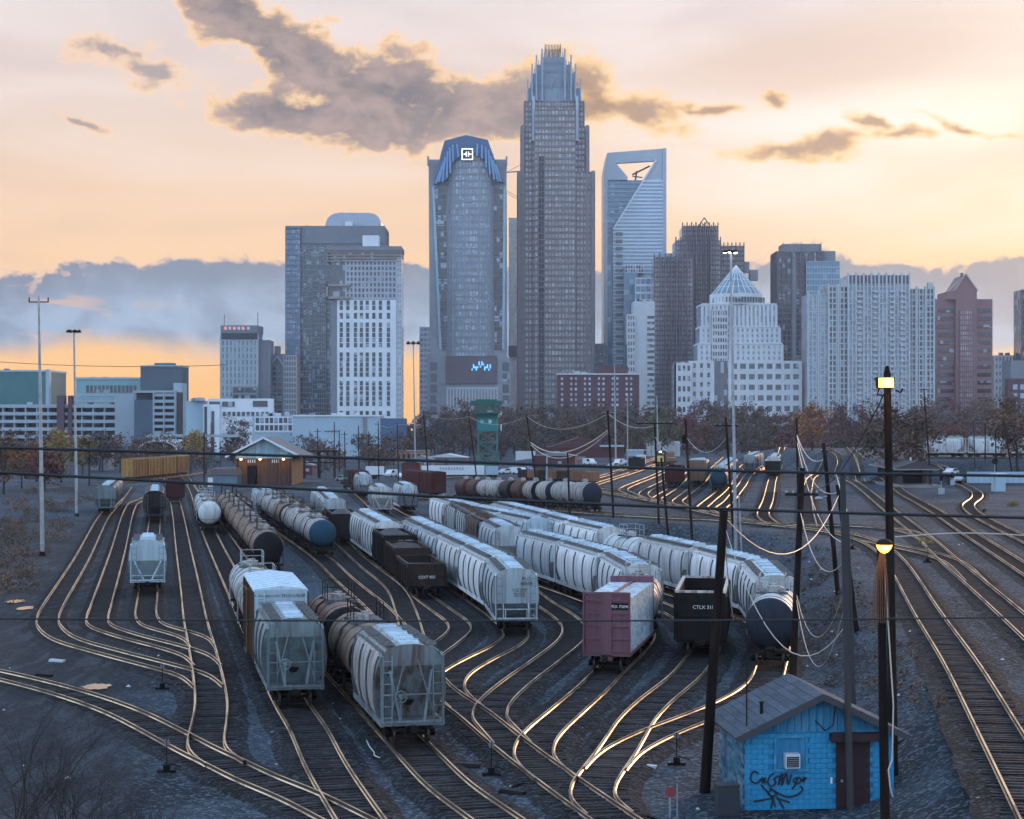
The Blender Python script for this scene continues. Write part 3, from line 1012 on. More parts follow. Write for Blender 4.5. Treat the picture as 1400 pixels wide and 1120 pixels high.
def make_tank(L, body, head=None, nb=4, lod=0, plat=True, rail_m=None, R=1.50):
    root = thing('tank_car', 'x', 'rail car')
    head = head or body
    rail_m = rail_m or M_STEEL
    zc = 1.12 + R
    xe = L / 2 - .75
    hd = .62
    part('tank_shell', shared(('tank_shell', L, body.name), lambda: MB().lathe([(-xe + hd, R), (-xe + hd + .01, R)] + [(-xe + hd + (2 * (xe - hd)) * i / 6, R) for i in range(1, 6)] + [(xe - hd, R)], 28, 'x', (0, 0, zc)), body, True), None, root)
    def hm():
        pr = [(xe - hd - .02, R + .006)] + [(xe - hd + hd * math.sin(a), max(.02, (R + .006) * math.cos(a))) for a in [math.radians(d) for d in (0, 12, 25, 38, 52, 64, 75, 83, 89)]]
        return MB().lathe(pr, 28, 'x', (0, 0, zc))
    for s in (-1, 1):
        part('tank_head', shared(('tank_head', L, head.name), hm, head, True), None, root, rotz=0 if s > 0 else math.pi)
    def band():
        mb = MB()
        n = 28
        for i in range(n):
            a0, a1 = 2 * math.pi * i / n, 2 * math.pi * (i + 1) / n
            for r0, r1 in ((R, R + .03),):
                v = [(x, r * math.cos(a), r * math.sin(a)) for x in (-.06, .06) for r in (r1,) for a in (a0, a1)]
                mb.quadf(v[0], v[2], v[3], v[1])
            for x in (-.06, .06):
                mb.quadf((x, R * math.cos(a0), R * math.sin(a0)), (x, R * math.cos(a1), R * math.sin(a1)), (x, (R + .03) * math.cos(a1), (R + .03) * math.sin(a1)), (x, (R + .03) * math.cos(a0), (R + .03) * math.sin(a0)))
        return mb
    for i in range(nb):
        x = (-xe + hd) + 2 * (xe - hd) * (i + .5) / nb
        part('tank_band', shared('tank_band', band, M_BAND), None, root, loc=(x, 0, zc))
    part('frame_sill', shared(('frame_sill', L), lambda: MB().box(-L / 2 + .2, L / 2 - .2, -.3, .3, .80, 1.18).box(L / 2 - .45, L / 2 - .2, -1.4, 1.4, .86, 1.06).box(-L / 2 + .2, -L / 2 + .45, -1.4, 1.4, .86, 1.06), M_STEEL), None, root)
    for s in (-1, 1):
        part('saddle', shared('saddle', lambda: MB().prism([(-1.25, 1.75), (-1.1, 1.0), (1.1, 1.0), (1.25, 1.75), (.8, 1.32), (0, 1.15), (-.8, 1.32)], -.25, .25, 'x'), M_STEEL), None, root, loc=(s * (L / 2 - min(2.0, L * .19)), 0, 0))
    zt_ = zc + R
    part('manway', shared('manway', lambda: MB().lathe([(-.1, .42), (.28, .42), (.29, .47), (.36, .47), (.38, .25), (.5, .24)], 14, 'z').box(.55, .8, -.1, .1, -.05, .3).lathe([(-.05, .12), (.36, .12)], 8, 'z', (-.75, .2, 0)), body), None, root, loc=(0, 0, zt_))
    if plat:
        def pl():
            mb = MB()
            for s in (-1, 1):
                mb.box(-1.3, 1.3, s * .62 - .2, s * .62 + .2, -.06, -.02)
            for x in (-1.25, 1.2):
                mb.box(x, x + .06, -1.0, 1.0, -.2, -.06)
            return mb
        p = part('platform', shared('platform', pl, M_GRATE), None, root, loc=(0, 0, zt_ + .12))
        def rl():
            mb = MB()
            for (x, y) in ((-1.28, -.8), (1.28, -.8), (-1.28, .8), (1.28, .8), (0, -.8), (0, .8)):
                mb.bar((x, y, -.05), (x, y, .95), .05)
            for z in (.5, .95):
                mb.bar((-1.28, -.8, z), (1.28, -.8, z), .045); mb.bar((-1.28, .8, z), (1.28, .8, z), .045)
                mb.bar((-1.28, -.8, z), (-1.28, .8, z), .045)
            return mb
        part('railing', shared(('railing', rail_m.name), rl, rail_m), None, p)
        for s in (-1, 1):
            def ld():
                mb = MB()
                for x in (-.22, .22):
                    mb.tube([(x, R + .12, -1.35), (x, R + .12, .1), (x, R * .82, R * .75), (x, R * .5, R + .02)], .028, 5)
                for j in range(8):
                    z = -1.25 + .18 * j
                    mb.bar((-.22, R + .12, z), (.22, R + .12, z), .03)
                return mb
            part('ladder', shared(('ladder', rail_m.name), ld, rail_m), None, root, loc=(0, 0, zc), rotz=0 if s > 0 else math.pi)
    if lod == 0:
        for s in (-1, 1):
            def er():
                mb = MB()
                xx = L / 2 - .35
                for y in (-1.38, 1.38):
                    mb.bar((xx, y, 1.0), (xx, y, 2.0), .045)
                mb.tube([(xx, -1.38, 1.95), (xx, -.6, 1.75), (xx, .6, 1.75), (xx, 1.38, 1.95)], .028, 5)
                return mb
            part('end_railing', shared(('end_railing', L), er, M_STEEL), None, root, rotz=0 if s > 0 else math.pi)
    running_gear(root, L, lod)
    return root
M_BAND = mat('tank_band_steel', (0.09, 0.075, 0.07), 0.6, 0.3, RUST, 0.6, 3.0)

def make_gondola(L, body, H=3.0, lod=0, slope=False, nr=7, rim=None):
    root = thing('gondola_wagon', 'x', 'rail car')
    W = 1.52
    xe = L / 2 - .5
    z0 = 1.0
    for s in (-1, 1):
        part('side_wall', shared(('side_wall', L, H, body.name), lambda: MB().box(-xe, xe, -.05, .05, z0, H), body), None, root, loc=(0, s * W, 0))
        part('end_wall', shared(('end_wall', H, body.name), lambda: MB().box(-.05, .05, -W + .05, W - .05, z0, H - .004).box(.05, .13, -W, W, H * .62, H * .62 + .12).box(.05, .13, -.12, .12, z0, H - .1).box(.05, .11, -W, -W + .14, z0, H).box(.05, .11, W - .14, W, z0, H), body), None, root, loc=(s * xe, 0, 0), rotz=0 if s > 0 else math.pi)
        part('top_rail', shared(('top_rail', L, (rim or body).name), lambda: MB().box(-xe - .08, xe + .08, -.10, .10, 0, .14), rim or body), None, root, loc=(0, s * W, H))
        part('end_rail', shared(('end_rail', (rim or body).name), lambda: MB().box(-.10, .10, -W + .1, W - .1, 0, .14), rim or body), None, root, loc=(s * xe, 0, H))
        for i in range(nr + 1):
            x = -xe + 2 * xe * i / nr
            part('rib', shared(('grib', H, body.name), lambda: MB().prism([(.05, z0 - .1), (.17, z0 + .1), (.17, H - .2), (.05, H)], -.06, .06, 'x'), body), None, root, loc=(x, W if s > 0 else -W, 0), rotz=0 if s > 0 else math.pi)
        part('ladder', shared(('gladder', H, body.name), lambda: ladder_mb(H - 1.0, .4, 5), body), None, root, loc=(s * (xe + .16), -1.2 * s, 1.0), rotz=0 if s > 0 else math.pi)
    part('floor', shared(('gfloor', L), lambda: MB().box(-xe, xe, -W, W, .86, 1.0).box(-L / 2 + .2, L / 2 - .2, -.35, .35, .7, .86), M_BLACK), None, root)
    running_gear(root, L, lod)
    return root
def heap_mb(L, W, zb, h, seed, n=26):
    from mathutils import noise as mn
    mb = MB()
    ny = 10
    for i in range(n + 1):
        for j in range(ny + 1):
            u, v = i / n, j / ny
            k = (1 - abs(2 * v - 1) ** 2.2) * (1 - abs(2 * u - 1) ** 6)
            hump = .65 + .35 * math.cos(u * 12.0 + seed)
            z = zb + h * k * hump + .10 * mn.noise(Vector((u * L * 2.2, v * 6, seed))) + .05 * mn.noise(Vector((u * L * 6, v * 16, seed)))
            mb.v.append((-L / 2 + u * L, -W + 2 * W * v, z))
    for i in range(n):
        for j in range(ny):
            a = i * (ny + 1) + j
            mb.f.append((a, a + ny + 1, a + ny + 2, a + 1))
    return mb
M_COAL = mat('coal', (0.008, 0.0085, 0.011), 0.6, 0.0, (0.06, 0.06, 0.07), 0.7, 6.0, False, 0, 1.0, 12.0)
M_STONE = mat('crushed_stone', (0.06, 0.043, 0.038), 0.95, 0.0, (0.025, 0.02, 0.02), 0.7, 6.0, False, 0, 1.0, 12.0)

def make_boxcar(L, body, roof=None, H=4.7, endm=None, lod=0, nr=9, door=True, ribm=None):
    root = thing('boxcar', 'x', 'rail car')
    roof = roof or body
    endm = endm or body
    W = 1.5
    xe = L / 2 - .55
    part('body', shared(('box_body', L, H, body.name), lambda: MB().box(-xe, xe, -W, W, 1.0, H), body), None, root)
    def rf():
        mb = MB().prism([(-W - .06, H + .003), (W + .06, H + .003), (W + .06, H + .09), (0, H + .28), (-W - .06, H + .09)], -xe - .05, xe + .05, 'x')
        n = int(2 * xe / 1.1)
        for i in range(n + 1):
            x = -xe + 2 * xe * i / n
            for s in (-1, 1):
                mb.bar((x, s * (W + .04), H + .11), (x, 0, H + .30), .10, .06)
        return mb
    part('roof', shared(('box_roof', L, H, roof.name), rf, roof), None, root)
    for s in (-1, 1):
        for i in range(nr + 1):
            x = -xe + .08 + (2 * xe - .16) * i / nr
            part('rib', shared(('brib', H, (ribm or body).name), lambda: MB().prism([(0, 1.05), (.10, 1.15), (.10, H - .12), (0, H - .02)], -.07 if ribm is None else -.2, .07 if ribm is None else .2, 'x'), ribm or body), None, root, loc=(x, s * W, 0), rotz=0 if s > 0 else math.pi)
        def en():
            mb = MB().box(.003, .06, -W, W, 1.0, H + .1)
            for i in range(5):
                z = 1.4 + (H - 1.9) * i / 4
                mb.prism([(.06, z - .1), (.14, z - .05), (.14, z + .05), (.06, z + .1)][0:4], -W + .15, W - .15, 'y') if False else mb.box(.06, .14, -W + .15, W - .15, z - .07, z + .07)
            for y in (-W, W - .14):
                mb.box(.06, .17, y, y + .14, 1.0, H)
            return mb
        part('end_panel', shared(('end_panel', H, endm.name), en, endm), None, root, loc=(s * xe, 0, 0), rotz=0 if s > 0 else math.pi)
        part('ladder', shared(('bladder', H, endm.name), lambda: ladder_mb(H - 1.1, .42, 8), endm), None, root, loc=(s * (xe + .19), -1.15 * s, 1.0), rotz=0 if s > 0 else math.pi)
        if door:
            part('door', shared(('bdoor', H, body.name), lambda: MB().box(-1.3, 1.3, 0, .09, 1.05, H - .3).box(-.04, .04, .09, .14, 1.2, H - .5).box(-1.4, 1.4, .09, .16, 1.0, 1.12).box(-1.4, 1.4, .09, .15, H - .34, H - .24), body), None, root, loc=(0, s * (W + .11), 0), rotz=0 if s > 0 else math.pi)
    part('frame_sill', shared(('bsill', L), lambda: MB().box(-L / 2 + .2, L / 2 - .2, -.35, .35, .7, .997), M_BLACK), None, root)
    running_gear(root, L, lod)
    return root

PROTO = {}
def get_car(key, fn):
    if key not in PROTO:
        PROTO[key] = fn()
        return PROTO[key]
    return copy_tree(PROTO[key])
def put(root, path, s_front, L, scale=1.0):
    a = path.at(s_front - .6); b = path.at(s_front - L + .6)
    c = (a + b) / 2
    d = a - b
    root.location = (c.x, c.y, max(c.z, 0) + RAIL_TOP + .008)
    root.rotation_euler = (0, -math.atan2(d.z, math.hypot(d.x, d.y)), math.atan2(d.y, d.x))
    return root
def string(key, front_px, cars, group, gap=0.25):
    path = TRACKS[key]
    s = path.near(G(*front_px))
    out = []
    for (L, fn, pkey, label) in cars:
        r = get_car((pkey, L), lambda: fn(L))
        tag(r, label, 'rail car', group)
        put(r, path, s, L)
        s -= L + gap
        out.append(r)
    return out

# paints
PW = paint('hopper_pale', (0.60, 0.61, 0.62), 0.6, (0.27, 0.20, 0.15))
PB = paint('hopper_bluegrey', (0.44, 0.50, 0.54), 0.6, (0.20, 0.14, 0.11))
PG = paint('hopper_grey', (0.33, 0.36, 0.38), 0.5, (0.13, 0.08, 0.06))
PGT = paint('hopper_greygreen', (0.17, 0.22, 0.23), 0.7, (0.075, 0.055, 0.045))
PGR = paint('hopper_grey_rusty', (0.20, 0.235, 0.25), 1.0, (0.10, 0.038, 0.02))
PGS = paint('hopper_side_rusty', (0.46, 0.45, 0.43), 1.0, (0.20, 0.085, 0.04))
PBR = paint('hopper_brown', (0.085, 0.055, 0.047), 0.6)
PTN = paint('tank_rust', (0.22, 0.14, 0.10), 0.9, (0.085, 0.04, 0.025))
PTR = paint('tank_redbrown', (0.06, 0.026, 0.024), 0.5)
PTG = paint('tank_grey', (0.36, 0.35, 0.34), 0.9, (0.13, 0.08, 0.055))
PTW = paint('tank_white', (0.50, 0.52, 0.52), 0.5, (0.20, 0.14, 0.10))
PTK = paint('tank_black', (0.006, 0.006, 0.008), 0.12, (0.03, 0.015, 0.01))
PTB = paint('tank_blue', (0.016, 0.052, 0.085), 0.4, (0.01, 0.02, 0.03))
PTN2 = paint('tank_navy', (0.022, 0.027, 0.04), 0.4, (0.012, 0.013, 0.018))
PK = paint('gondola_black', (0.011, 0.011, 0.013), 0.6, (0.032, 0.018, 0.013))
PGB = paint('gondola_brown', (0.028, 0.020, 0.018), 0.6, (0.055, 0.025, 0.015))
PGRD = paint('gondola_red', (0.06, 0.014, 0.016), 0.4, (0.03, 0.01, 0.01))
PY = paint('autorack_lit_yellow', (0.40, 0.22, 0.05), 0.7)  # golden light on the auto carriers put into their yellow paint
PTAN = paint('boxcar_tan', (0.24, 0.15, 0.08), 0.5)
PRED = paint('boxcar_red', (0.085, 0.02, 0.021), 0.5, (0.035, 0.012, 0.01))
PPK = paint('centerbeam_mauve', (0.20, 0.08, 0.10), 0.6, (0.10, 0.045, 0.05))
PLB = paint('roof_pale_blue', (0.45, 0.55, 0.62), 0.3, (0.2, 0.18, 0.17))

hop = lambda body, **k: (lambda L: make_hopper(L, body, **k))
tnk = lambda body, **k: (lambda L: make_tank(L, body, **k))

# --- front left string
S = string('T6', (399, 978), [
    (9.6, hop(PGT, endm=PGT, zs=3.6, npan=3, roof=PLB, run=1.3), 'h_front_l', 'grey-green round-sided hopper car with braced end, nearest of left front string'),
    (12.5, lambda L: make_boxcar(L, paint('box_brown', (0.09, 0.045, 0.03), 0.6), PLB, 5.1, PLB, nr=8), 'box_tbox', 'brown ribbed boxcar with pale blue roof behind the grey-green hopper'),
    (13.0, tnk(PTG, head=PTN, rail_m=M_GALV), 't_s6a', 'grey tank car with white railings right behind the pale-roofed boxcar'),
    (13.0, tnk(PTW, head=PTG, rail_m=M_GALV), 't_s6b', 'white tank car at the rear of the left front string'),
], 'left front string of freight cars')
text_part('RBOX HEAVY CAR', .17, M_DARKTXT, S[1], (5.7 + .175, -.78, 4.86), (math.radians(90), 0, math.radians(90)), 'lettering')
text_part('TBOX 638639', .23, M_DARKTXT, S[1], (5.7 + .175, .70, 4.86), (math.radians(90), 0, math.radians(90)), 'lettering')
string('T6', (285, 733), [
    (13.0, tnk(PTW, head=PTW, rail_m=M_GALV), 't_white', 'white tank car with red-marked head at the front of the far white string'),
    (13.0, tnk(PTW, head=PTW, rail_m=M_GALV), 't_white', 'middle one of the three white tank cars in the far white string'),
    (13.0, tnk(PTW, head=PTW, rail_m=M_GALV), 't_white', 'rearmost of the three white tank cars near the wooden shed'),
], 'white tank cars by the shed')
# --- front right string
string('T7', (551, 1030), [
    (9.6, hop(PGS, endm=PGR, zs=3.6, npan=3, roof=PB, run=1.3), 'h_front_r', 'rusty grey hopper car with brake wheels, nearest rail car of all'),
    (11.5, tnk(PTN, head=PTK), 't_rusta', 'rust-brown tank car coupled right behind the nearest rusty hopper'),
    (11.5, tnk(PTN, head=PTK), 't_rusta', 'rust-brown tank car at the tail of the nearest rusty hopper string'),
], 'front string with the rusty hopper')
string('T7', (367, 792), [(12.6, tnk(PTN, head=PTK), 't_rustb', 'rusty tank car with black head, nearest of the long rusty tank string')] +
       [(12.6, tnk(PTN, head=PTN), 't_rustb2', '%s car of the long rusty tank string, counted from its black head' % ORD[i]) for i in range(1, 8)], 'long rusty tank string')
string('T9', (440, 768), [(12.8, tnk(PTG, head=PTB), 't_blue', 'grey tank car with blue head, nearest of the grey tank string')] +
       [(12.8, tnk(PTG, head=PTG), 't_greyh', '%s grey car of the tank string behind the blue head' % ORD[i]) for i in range(1, 3)] +
       [(12.8, tnk(PTN, head=PTK), 't_rustc', 'rust-brown tank car within the blue-headed grey tank string')] +
       [(12.8, tnk(PTG, head=PTG), 't_greyh', '%s car of the tank string behind the blue head' % ORD[i]) for i in range(4, 6)] +
       [(13.5, hop(PB, npan=4, lod=1), 'h_bl', 'blue-grey hopper car at the far tail of the blue-headed tank string')], 'blue-headed tank string')
# --- loads
def load(car, L, W, zb, h, m, label, seed, name):
    o = solo(name, heap_mb(L, W, zb, h, seed), m, label, None, None, True, kind='stuff')
    o.location = car.location; o.rotation_euler = car.rotation_euler
    return o
S = string('T19', (470, 750), [
    (13.0, lambda L: make_gondola(L, PK, 3.6), 'g_coal', 'black coal wagon heaped with coal beside the blue-headed tank car'),
    (12.0, lambda L: make_gondola(L, PGB, 3.0), 'g_brown', 'low brown open wagon behind the heaped black coal wagon'),
    (13.5, hop(PB, npan=4, lod=1), 'h_bl', 'pale blue hopper car behind the low brown open wagon'),
    (13.5, hop(PW, npan=4, lod=1, endstyle='flat', zs=2.2), 'h_pf', 'second pale hopper car behind the low brown open wagon'),
    (13.5, hop(PW, npan=4, lod=1, endstyle='flat', zs=2.2), 'h_pf', 'rearmost pale hopper car behind the low brown open wagon'),
], 'coal wagon string')
load(S[0], 11.6, 1.42, 3.3, 0.75, M_COAL, 'black coal heaped in the wagon beside the blue tank head', 1.0, 'coal_load')
load(S[1], 10.6, 1.42, 2.8, 0.1, M_STONE, 'brown stone load in the low open wagon', 4.0, 'stone_load')
S = string('T10', (580, 824), [
    (11.0, lambda L: make_gondola(L, PGB, 2.75), 'g_near', 'low dark brown open wagon at the head of the gondola string'),
    (11.0, lambda L: make_gondola(L, PGB, 3.3), 'g_mid', 'taller brown open wagon level with stone, second in the gondola string'),
    (12.0, lambda L: make_gondola(L, PK, 3.75), 'g_coal2', 'black wagon full of coal, third in the gondola string'),
    (13.0, hop(PW, npan=4, lod=1, endstyle='flat', zs=2.2), 'h_pf2', 'pale hopper car right behind the third, coal-filled gondola'),
    (13.0, hop(PW, npan=4, lod=1, endstyle='flat', zs=2.2), 'h_pf2', 'pale hopper car at the tail of the gondola string'),
], 'gondola string')
load(S[0], 9.8, 1.42, 2.2, 0.2, M_STONE, 'brown gravel in the low dark open wagon', 2.0, 'gravel_load')
load(S[1], 9.8, 1.42, 3.15, 0.25, M_STONE, 'crushed brown stone in the taller open wagon', 5.0, 'stone_load')
load(S[2], 10.8, 1.42, 3.5, 0.6, M_COAL, 'coal heaped in the third wagon of the gondola string', 3.0, 'coal_load')
text_part('CSXT 805', .34, M_WHITE, S[0], (5.18, 0, 1.75), (math.radians(90), 0, math.radians(90)), 'lettering')
text_part('NS 10796', .36, M_WHITE, S[2], (5.68, .5, 3.3), (math.radians(90), 0, math.radians(90)), 'lettering')
# --- centre strings
S = string('T11', (705, 874), [
    (11.5, hop(PB, endm=PB, zs=2.1, npan=3, endstyle='flat', roof=PW), 'h_plg', 'pale blue hopper car with flat lettered end in the middle of the yard'),
    (14.5, hop(PW, npan=4, lod=1), 'h_w', 'white hopper car coupled behind the flat-ended lettered hopper'),
    (14.5, hop(PW, npan=4, lod=1), 'h_w', 'third hopper car in the string of the flat-ended lettered hopper'),
    (14.0, hop(PB, npan=4, lod=1), 'h_b2', 'pale blue hopper car standing fourth behind the lettered hopper end'),
    (14.0, hop(PB, npan=4, lod=1), 'h_b2', 'last hopper car of the string with the lettered hopper end'),
], 'string of the lettered hopper')
text_part('PLG\n40058', .34, M_DARKTXT, S[0], (5.0 + .035, .75, 3.65), (math.radians(90), 0, math.radians(90)), 'lettering')
text_part('LD LMT 224500\nLT WT 61500\nNEW 05-08\nCU FT 4750', .16, M_DARKTXT, S[0], (5.0 + .035, .25, 2.85), (math.radians(90), 0, math.radians(90)), 'lettering')
string('T13', (697, 789), [
    (14.0, hop(PB, npan=4, lod=1, endstyle='vee'), 'h_b3', 'blue-grey hopper car ahead of the brown and grey hopper pair'),
    (13.0, hop(PBR, npan=4, lod=1, style='flat', endm=PK), 'h_br', 'brown flat-sided hopper car among the pale ones'),
    (13.0, hop(PG, npan=4, lod=1, style='flat'), 'h_gr', 'grey flat-sided hopper car behind the brown flat-sided one'),
    (13.0, hop(PG, npan=4, lod=1, style='flat'), 'h_gr', 'second grey flat-sided hopper car behind the brown one'),
], 'string with the brown hopper')

# --- centerbeam lumber car at the head of the T14 string
def make_centerbeam(L):
    root = thing('centerbeam_car', 'x', 'rail car')
    xe = L / 2 - .55
    W = 1.42
    part('deck', MB().box(-xe - .1, xe + .1, -W, W, .95, 1.15).box(-L / 2 + .2, L / 2 - .2, -.35, .35, .7, .95), PPK, root)
    for s in (-1, 1):
        mb = MB().box(-.06, .06, -W, W, 1.15, 4.75)
        mb.box(.06, .16, -.30, .30, 1.15, 4.4)
        for z in (1.2, 1.95, 2.7, 3.45, 4.2, 4.62):
            mb.box(.06, .15, -W, -.303, z, z + .1).box(.06, .15, .303, W, z, z + .1)
        mb.box(.06, .2, -W, -W + .1, 1.15, 4.75).box(.06, .2, W - .1, W, 1.15, 4.75)
        part('bulkhead', mb, PPK, root, loc=(s * xe, 0, 0), rotz=0 if s > 0 else math.pi)
        part('ladder', ladder_mb(3.3, .42, 7), PPK, root, loc=(s * (xe + .22), -.95 * s, 1.2), rotz=0 if s > 0 else math.pi)
    mb = MB().box(-xe + .06, xe - .06, -.10, .10, 4.2, 4.45)
    for i in range(9):
        x = -xe + .4 + (2 * xe - .8) * i / 8
        mb.box(x - .09, x + .09, -.1, .1, 1.15, 4.2)
    part('centre_beam', mb, PPK, root)
    running_gear(root, L, 0)
    return root
CB = make_centerbeam(12.5)
CAR_GROUP = 'string with the mauve lumber car'
tag(CB, 'mauve lumber car with ribbed end wall at the head of its string', 'rail car', CAR_GROUP)
path = TRACKS['T14']
s0 = path.near(G(832, 930))
put(CB, path, s0, 12.5)
pl_ = part('number_plate', MB().box(0, .02, -.1, .98, 3.72, 4.1), M_BLACK, CB, loc=(5.7 + .07, .32, 0))
text_part('FURX 730909', .25, M_WHITE, CB, (5.7 + .096, .76, 3.9), (math.radians(90), 0, math.radians(90)), 'lettering')
M_WRAP = mat('lumber_wrap', (0.55, 0.60, 0.62), 0.5, 0.0, (0.07, 0.20, 0.30), 1.0, 2.8, False, 0.1, 0.4, 6.0)
for s in (-1, 1):
    for r_ in range(2):
        for c_ in range(3):
            xl = 3.6
            mb = MB()
            x0 = -5.55 + c_ * 3.7
            z0 = 1.16 + r_ * 1.62
            mb.box(x0, x0 + xl, (.12 if s > 0 else -1.40), (1.40 if s > 0 else -.12), z0, z0 + 1.58)
            for q in range(3):
                xx = x0 + .5 + q * 1.25
                mb.box(xx, xx + .06, (.115 if s > 0 else -1.415), (1.415 if s > 0 else -.115), z0 - .002, z0 + 1.592)
            side_w = 'right' if s < 0 else 'left'
            o = solo('lumber_pack', mb, M_WRAP, '%s wrapped lumber pack in %s place on the %s side of the mauve lumber car' % (['lower', 'upper'][r_], ['rear', 'middle', 'front'][c_], side_w), 'lumber', 'wrapped lumber packs')
            o.location = CB.location; o.rotation_euler = CB.rotation_euler
string_s = s0 - 12.5 - .25
def string_from(key, s, cars, group, gap=0.25):
    path = TRACKS[key]
    for (L, fn, pkey, label) in cars:
        r = get_car((pkey, L), lambda: fn(L))
        tag(r, label, 'rail car', group)
        put(r, path, s, L)
        s -= L + gap
string_from('T14', string_s, [
    (10.5, tnk(PTW, head=PTG, rail_m=M_GALV), 't_s14', 'silver tank car right behind the mauve lumber car'),
    (13.5, hop(PW, npan=4, lod=1, roof=PGS), 'h_w14', 'white hopper car with rust-stained roof behind the silver tank car'),
    (14.5, hop(PW, npan=4, lod=1), 'h_w', 'second white hopper car behind the silver tank car'),
    (14.5, hop(PB, npan=4, lod=1), 'h_b', 'third hopper car behind the silver tank car'),
], CAR_GROUP)
S = string('T15', (957, 907), [(12.0, lambda L: make_gondola(L, PK, 4.0, rim=PGS), 'g_tall', 'tall black open wagon with pale rim between lumber car and navy tank')], 'right yard cars')
text_part('CTLX 318', .32, M_WHITE, S[0], (5.72, .2, 3.1), (math.radians(90), 0, math.radians(90)), 'lettering')
string('T15', (735, 771), [
    (14.5, hop(PB, npan=4, lod=1, endm=PLB), 'h_b15', 'hopper car with pale blue end, head of the third hopper row'),
    (14.5, hop(PW, npan=4, lod=1), 'h_w', 'second hopper car of the row with the pale blue end'),
    (14.5, hop(PW, npan=4, lod=1), 'h_w', 'third hopper car of the row with the pale blue end'),
    (14.5, hop(PW, npan=4, lod=1), 'h_w', 'last hopper car of the row with the pale blue end'),
], 'third hopper row')
string('T16', (1053, 921), [
    (11.5, tnk(PTW, head=PTN2, rail_m=M_GALV), 't_navy', 'tank car with navy head and white top railing beside the leaning pole'),
    (14.5, hop(PW, npan=4, lod=1), 'h_w', 'white hopper car right behind the navy-headed tank car'),
    (14.5, hop(PW, npan=4, lod=1), 'h_w', 'second hopper car behind the navy-headed tank car'),
    (14.5, hop(PW, npan=4, lod=1, roof=PGS), 'h_w14', 'third hopper car behind the navy-headed tank car'),
    (12.0, tnk(PTW, head=PTW, rail_m=M_GALV), 't_white', 'white tank car among hoppers in the rightmost long string'),
    (14.5, hop(PW, npan=4, lod=1), 'h_w', 'hopper car just behind the white tank car of the rightmost string'),
    (14.5, hop(PW, npan=4, lod=1), 'h_w', 'second hopper car behind the white tank car of the rightmost string'),
    (14.5, hop(PB, npan=4, lod=1), 'h_b', 'third hopper car behind the white tank car of the rightmost string'),
    (14.5, hop(PB, npan=4, lod=1), 'h_b', 'hopper car at the far tail of the rightmost long string'),
], 'rightmost long string')
# --- left side
S = string('L3', (202, 816), [(9.5, hop(PB, endm=PLB, zs=2.75, npan=3, endstyle='vee', roof=PW), 'h_single', 'single pale grey hopper car standing alone on the left')], 'left yard cars')
string('L3', (212, 717), [
    (12.0, hop(PG, endm=PK, zs=2.4, npan=4, lod=1, roof=PW), 'h_l3', 'grey hopper car with dark lower end on the left, before the yellow cars'),
    (12.0, hop(PG, npan=4, lod=1), 'h_l3b', 'grey hopper car hidden behind the dark-ended hopper on the left'),
], 'left yard cars')
string('L1', (145, 706), [
    (12.0, hop(PGT, npan=4, lod=1, endstyle='flat', zs=2.4), 'h_l1', 'grey-green hopper car at the far left edge of the yard'),
    (12.0, hop(PGS, npan=4, lod=1), 'h_l1b', 'second hopper car at the far left edge of the yard'),
    (12.0, hop(PB, npan=4, lod=1), 'h_l1c', 'rear hopper car at the far left edge of the yard'),
], 'left yard cars')
string('L4', (239, 690), [(11.0, lambda L: make_gondola(L, PGRD, 4.0, lod=1), 'g_red', 'dark red open wagon below the yellow cars on the left')], 'left yard cars')
yl = ['wide yellow auto carrier car, leftmost of the yellow row', 'yellow auto carrier car second from the left in the yellow row', 'yellow auto carrier car third from the left in the yellow row', 'yellow auto carrier car at the right end of the yellow row']
path = TRACKS['YA']
for i in range(4):
    r = get_car(('autorack', 12.5), lambda: make_boxcar(12.5, PY, PTAN, 5.3, PY, 1, 9, False, paint('rack_gap_dark', (0.05, 0.022, 0.014), .5)))  # shade of the openwork gaps put into the brown rib colour
    tag(r, yl[i], 'rail car', 'yellow auto carrier row')
    put(r, path, path.near(G(170, 660)) + (i + 1) * 12.8, 12.5)
string('T20', (522, 708), [(12.0, hop(PW, npan=4, lod=1, endstyle='vee', zs=2.7), 'h_t20', 'white hopper car standing alone beside the dark red boxcar')], 'middle yard cars')
r = get_car(('redbox', 15.0), lambda: make_boxcar(15.0, PRED, PRED, 4.9, PRED, 1, 12))
tag(r, 'dark red ribbed boxcar seen from the side behind the white hopper', 'rail car', 'middle yard cars')
path = TRACKS['T21']
put(r, path, path.near(G(592, 684)), 15.0)
nm = ['navy-headed', 'grey', 'grey', 'dark-ended', 'dark red', 'dark brown', 'grey', 'pale grey', 'dark red', 'brown']
mats_ = [(PTG, PTN2), (PTG, PTG), (PTG, PTN2), (PTG, PTK), (PTR, PTR), (PTK, PTK), (PTG, PTG), (PTG, PTG), (PTR, PTR), (PTR, PTR)]
s = path.near(G(818, 704))
for i in range(10):
    b_, h_ = mats_[i]
    r = get_car(('far_tank', b_.name, h_.name), lambda: make_tank(8.6, b_, h_, 3, 1, False))
    tag(r, 'short %s tank car, %s of the side-on tank row counted from its right end' % (nm[i], ORD[i] if i else 'first'), 'rail car', 'side-on tank row')
    put(r, path, s, 8.6)
    s -= 8.8
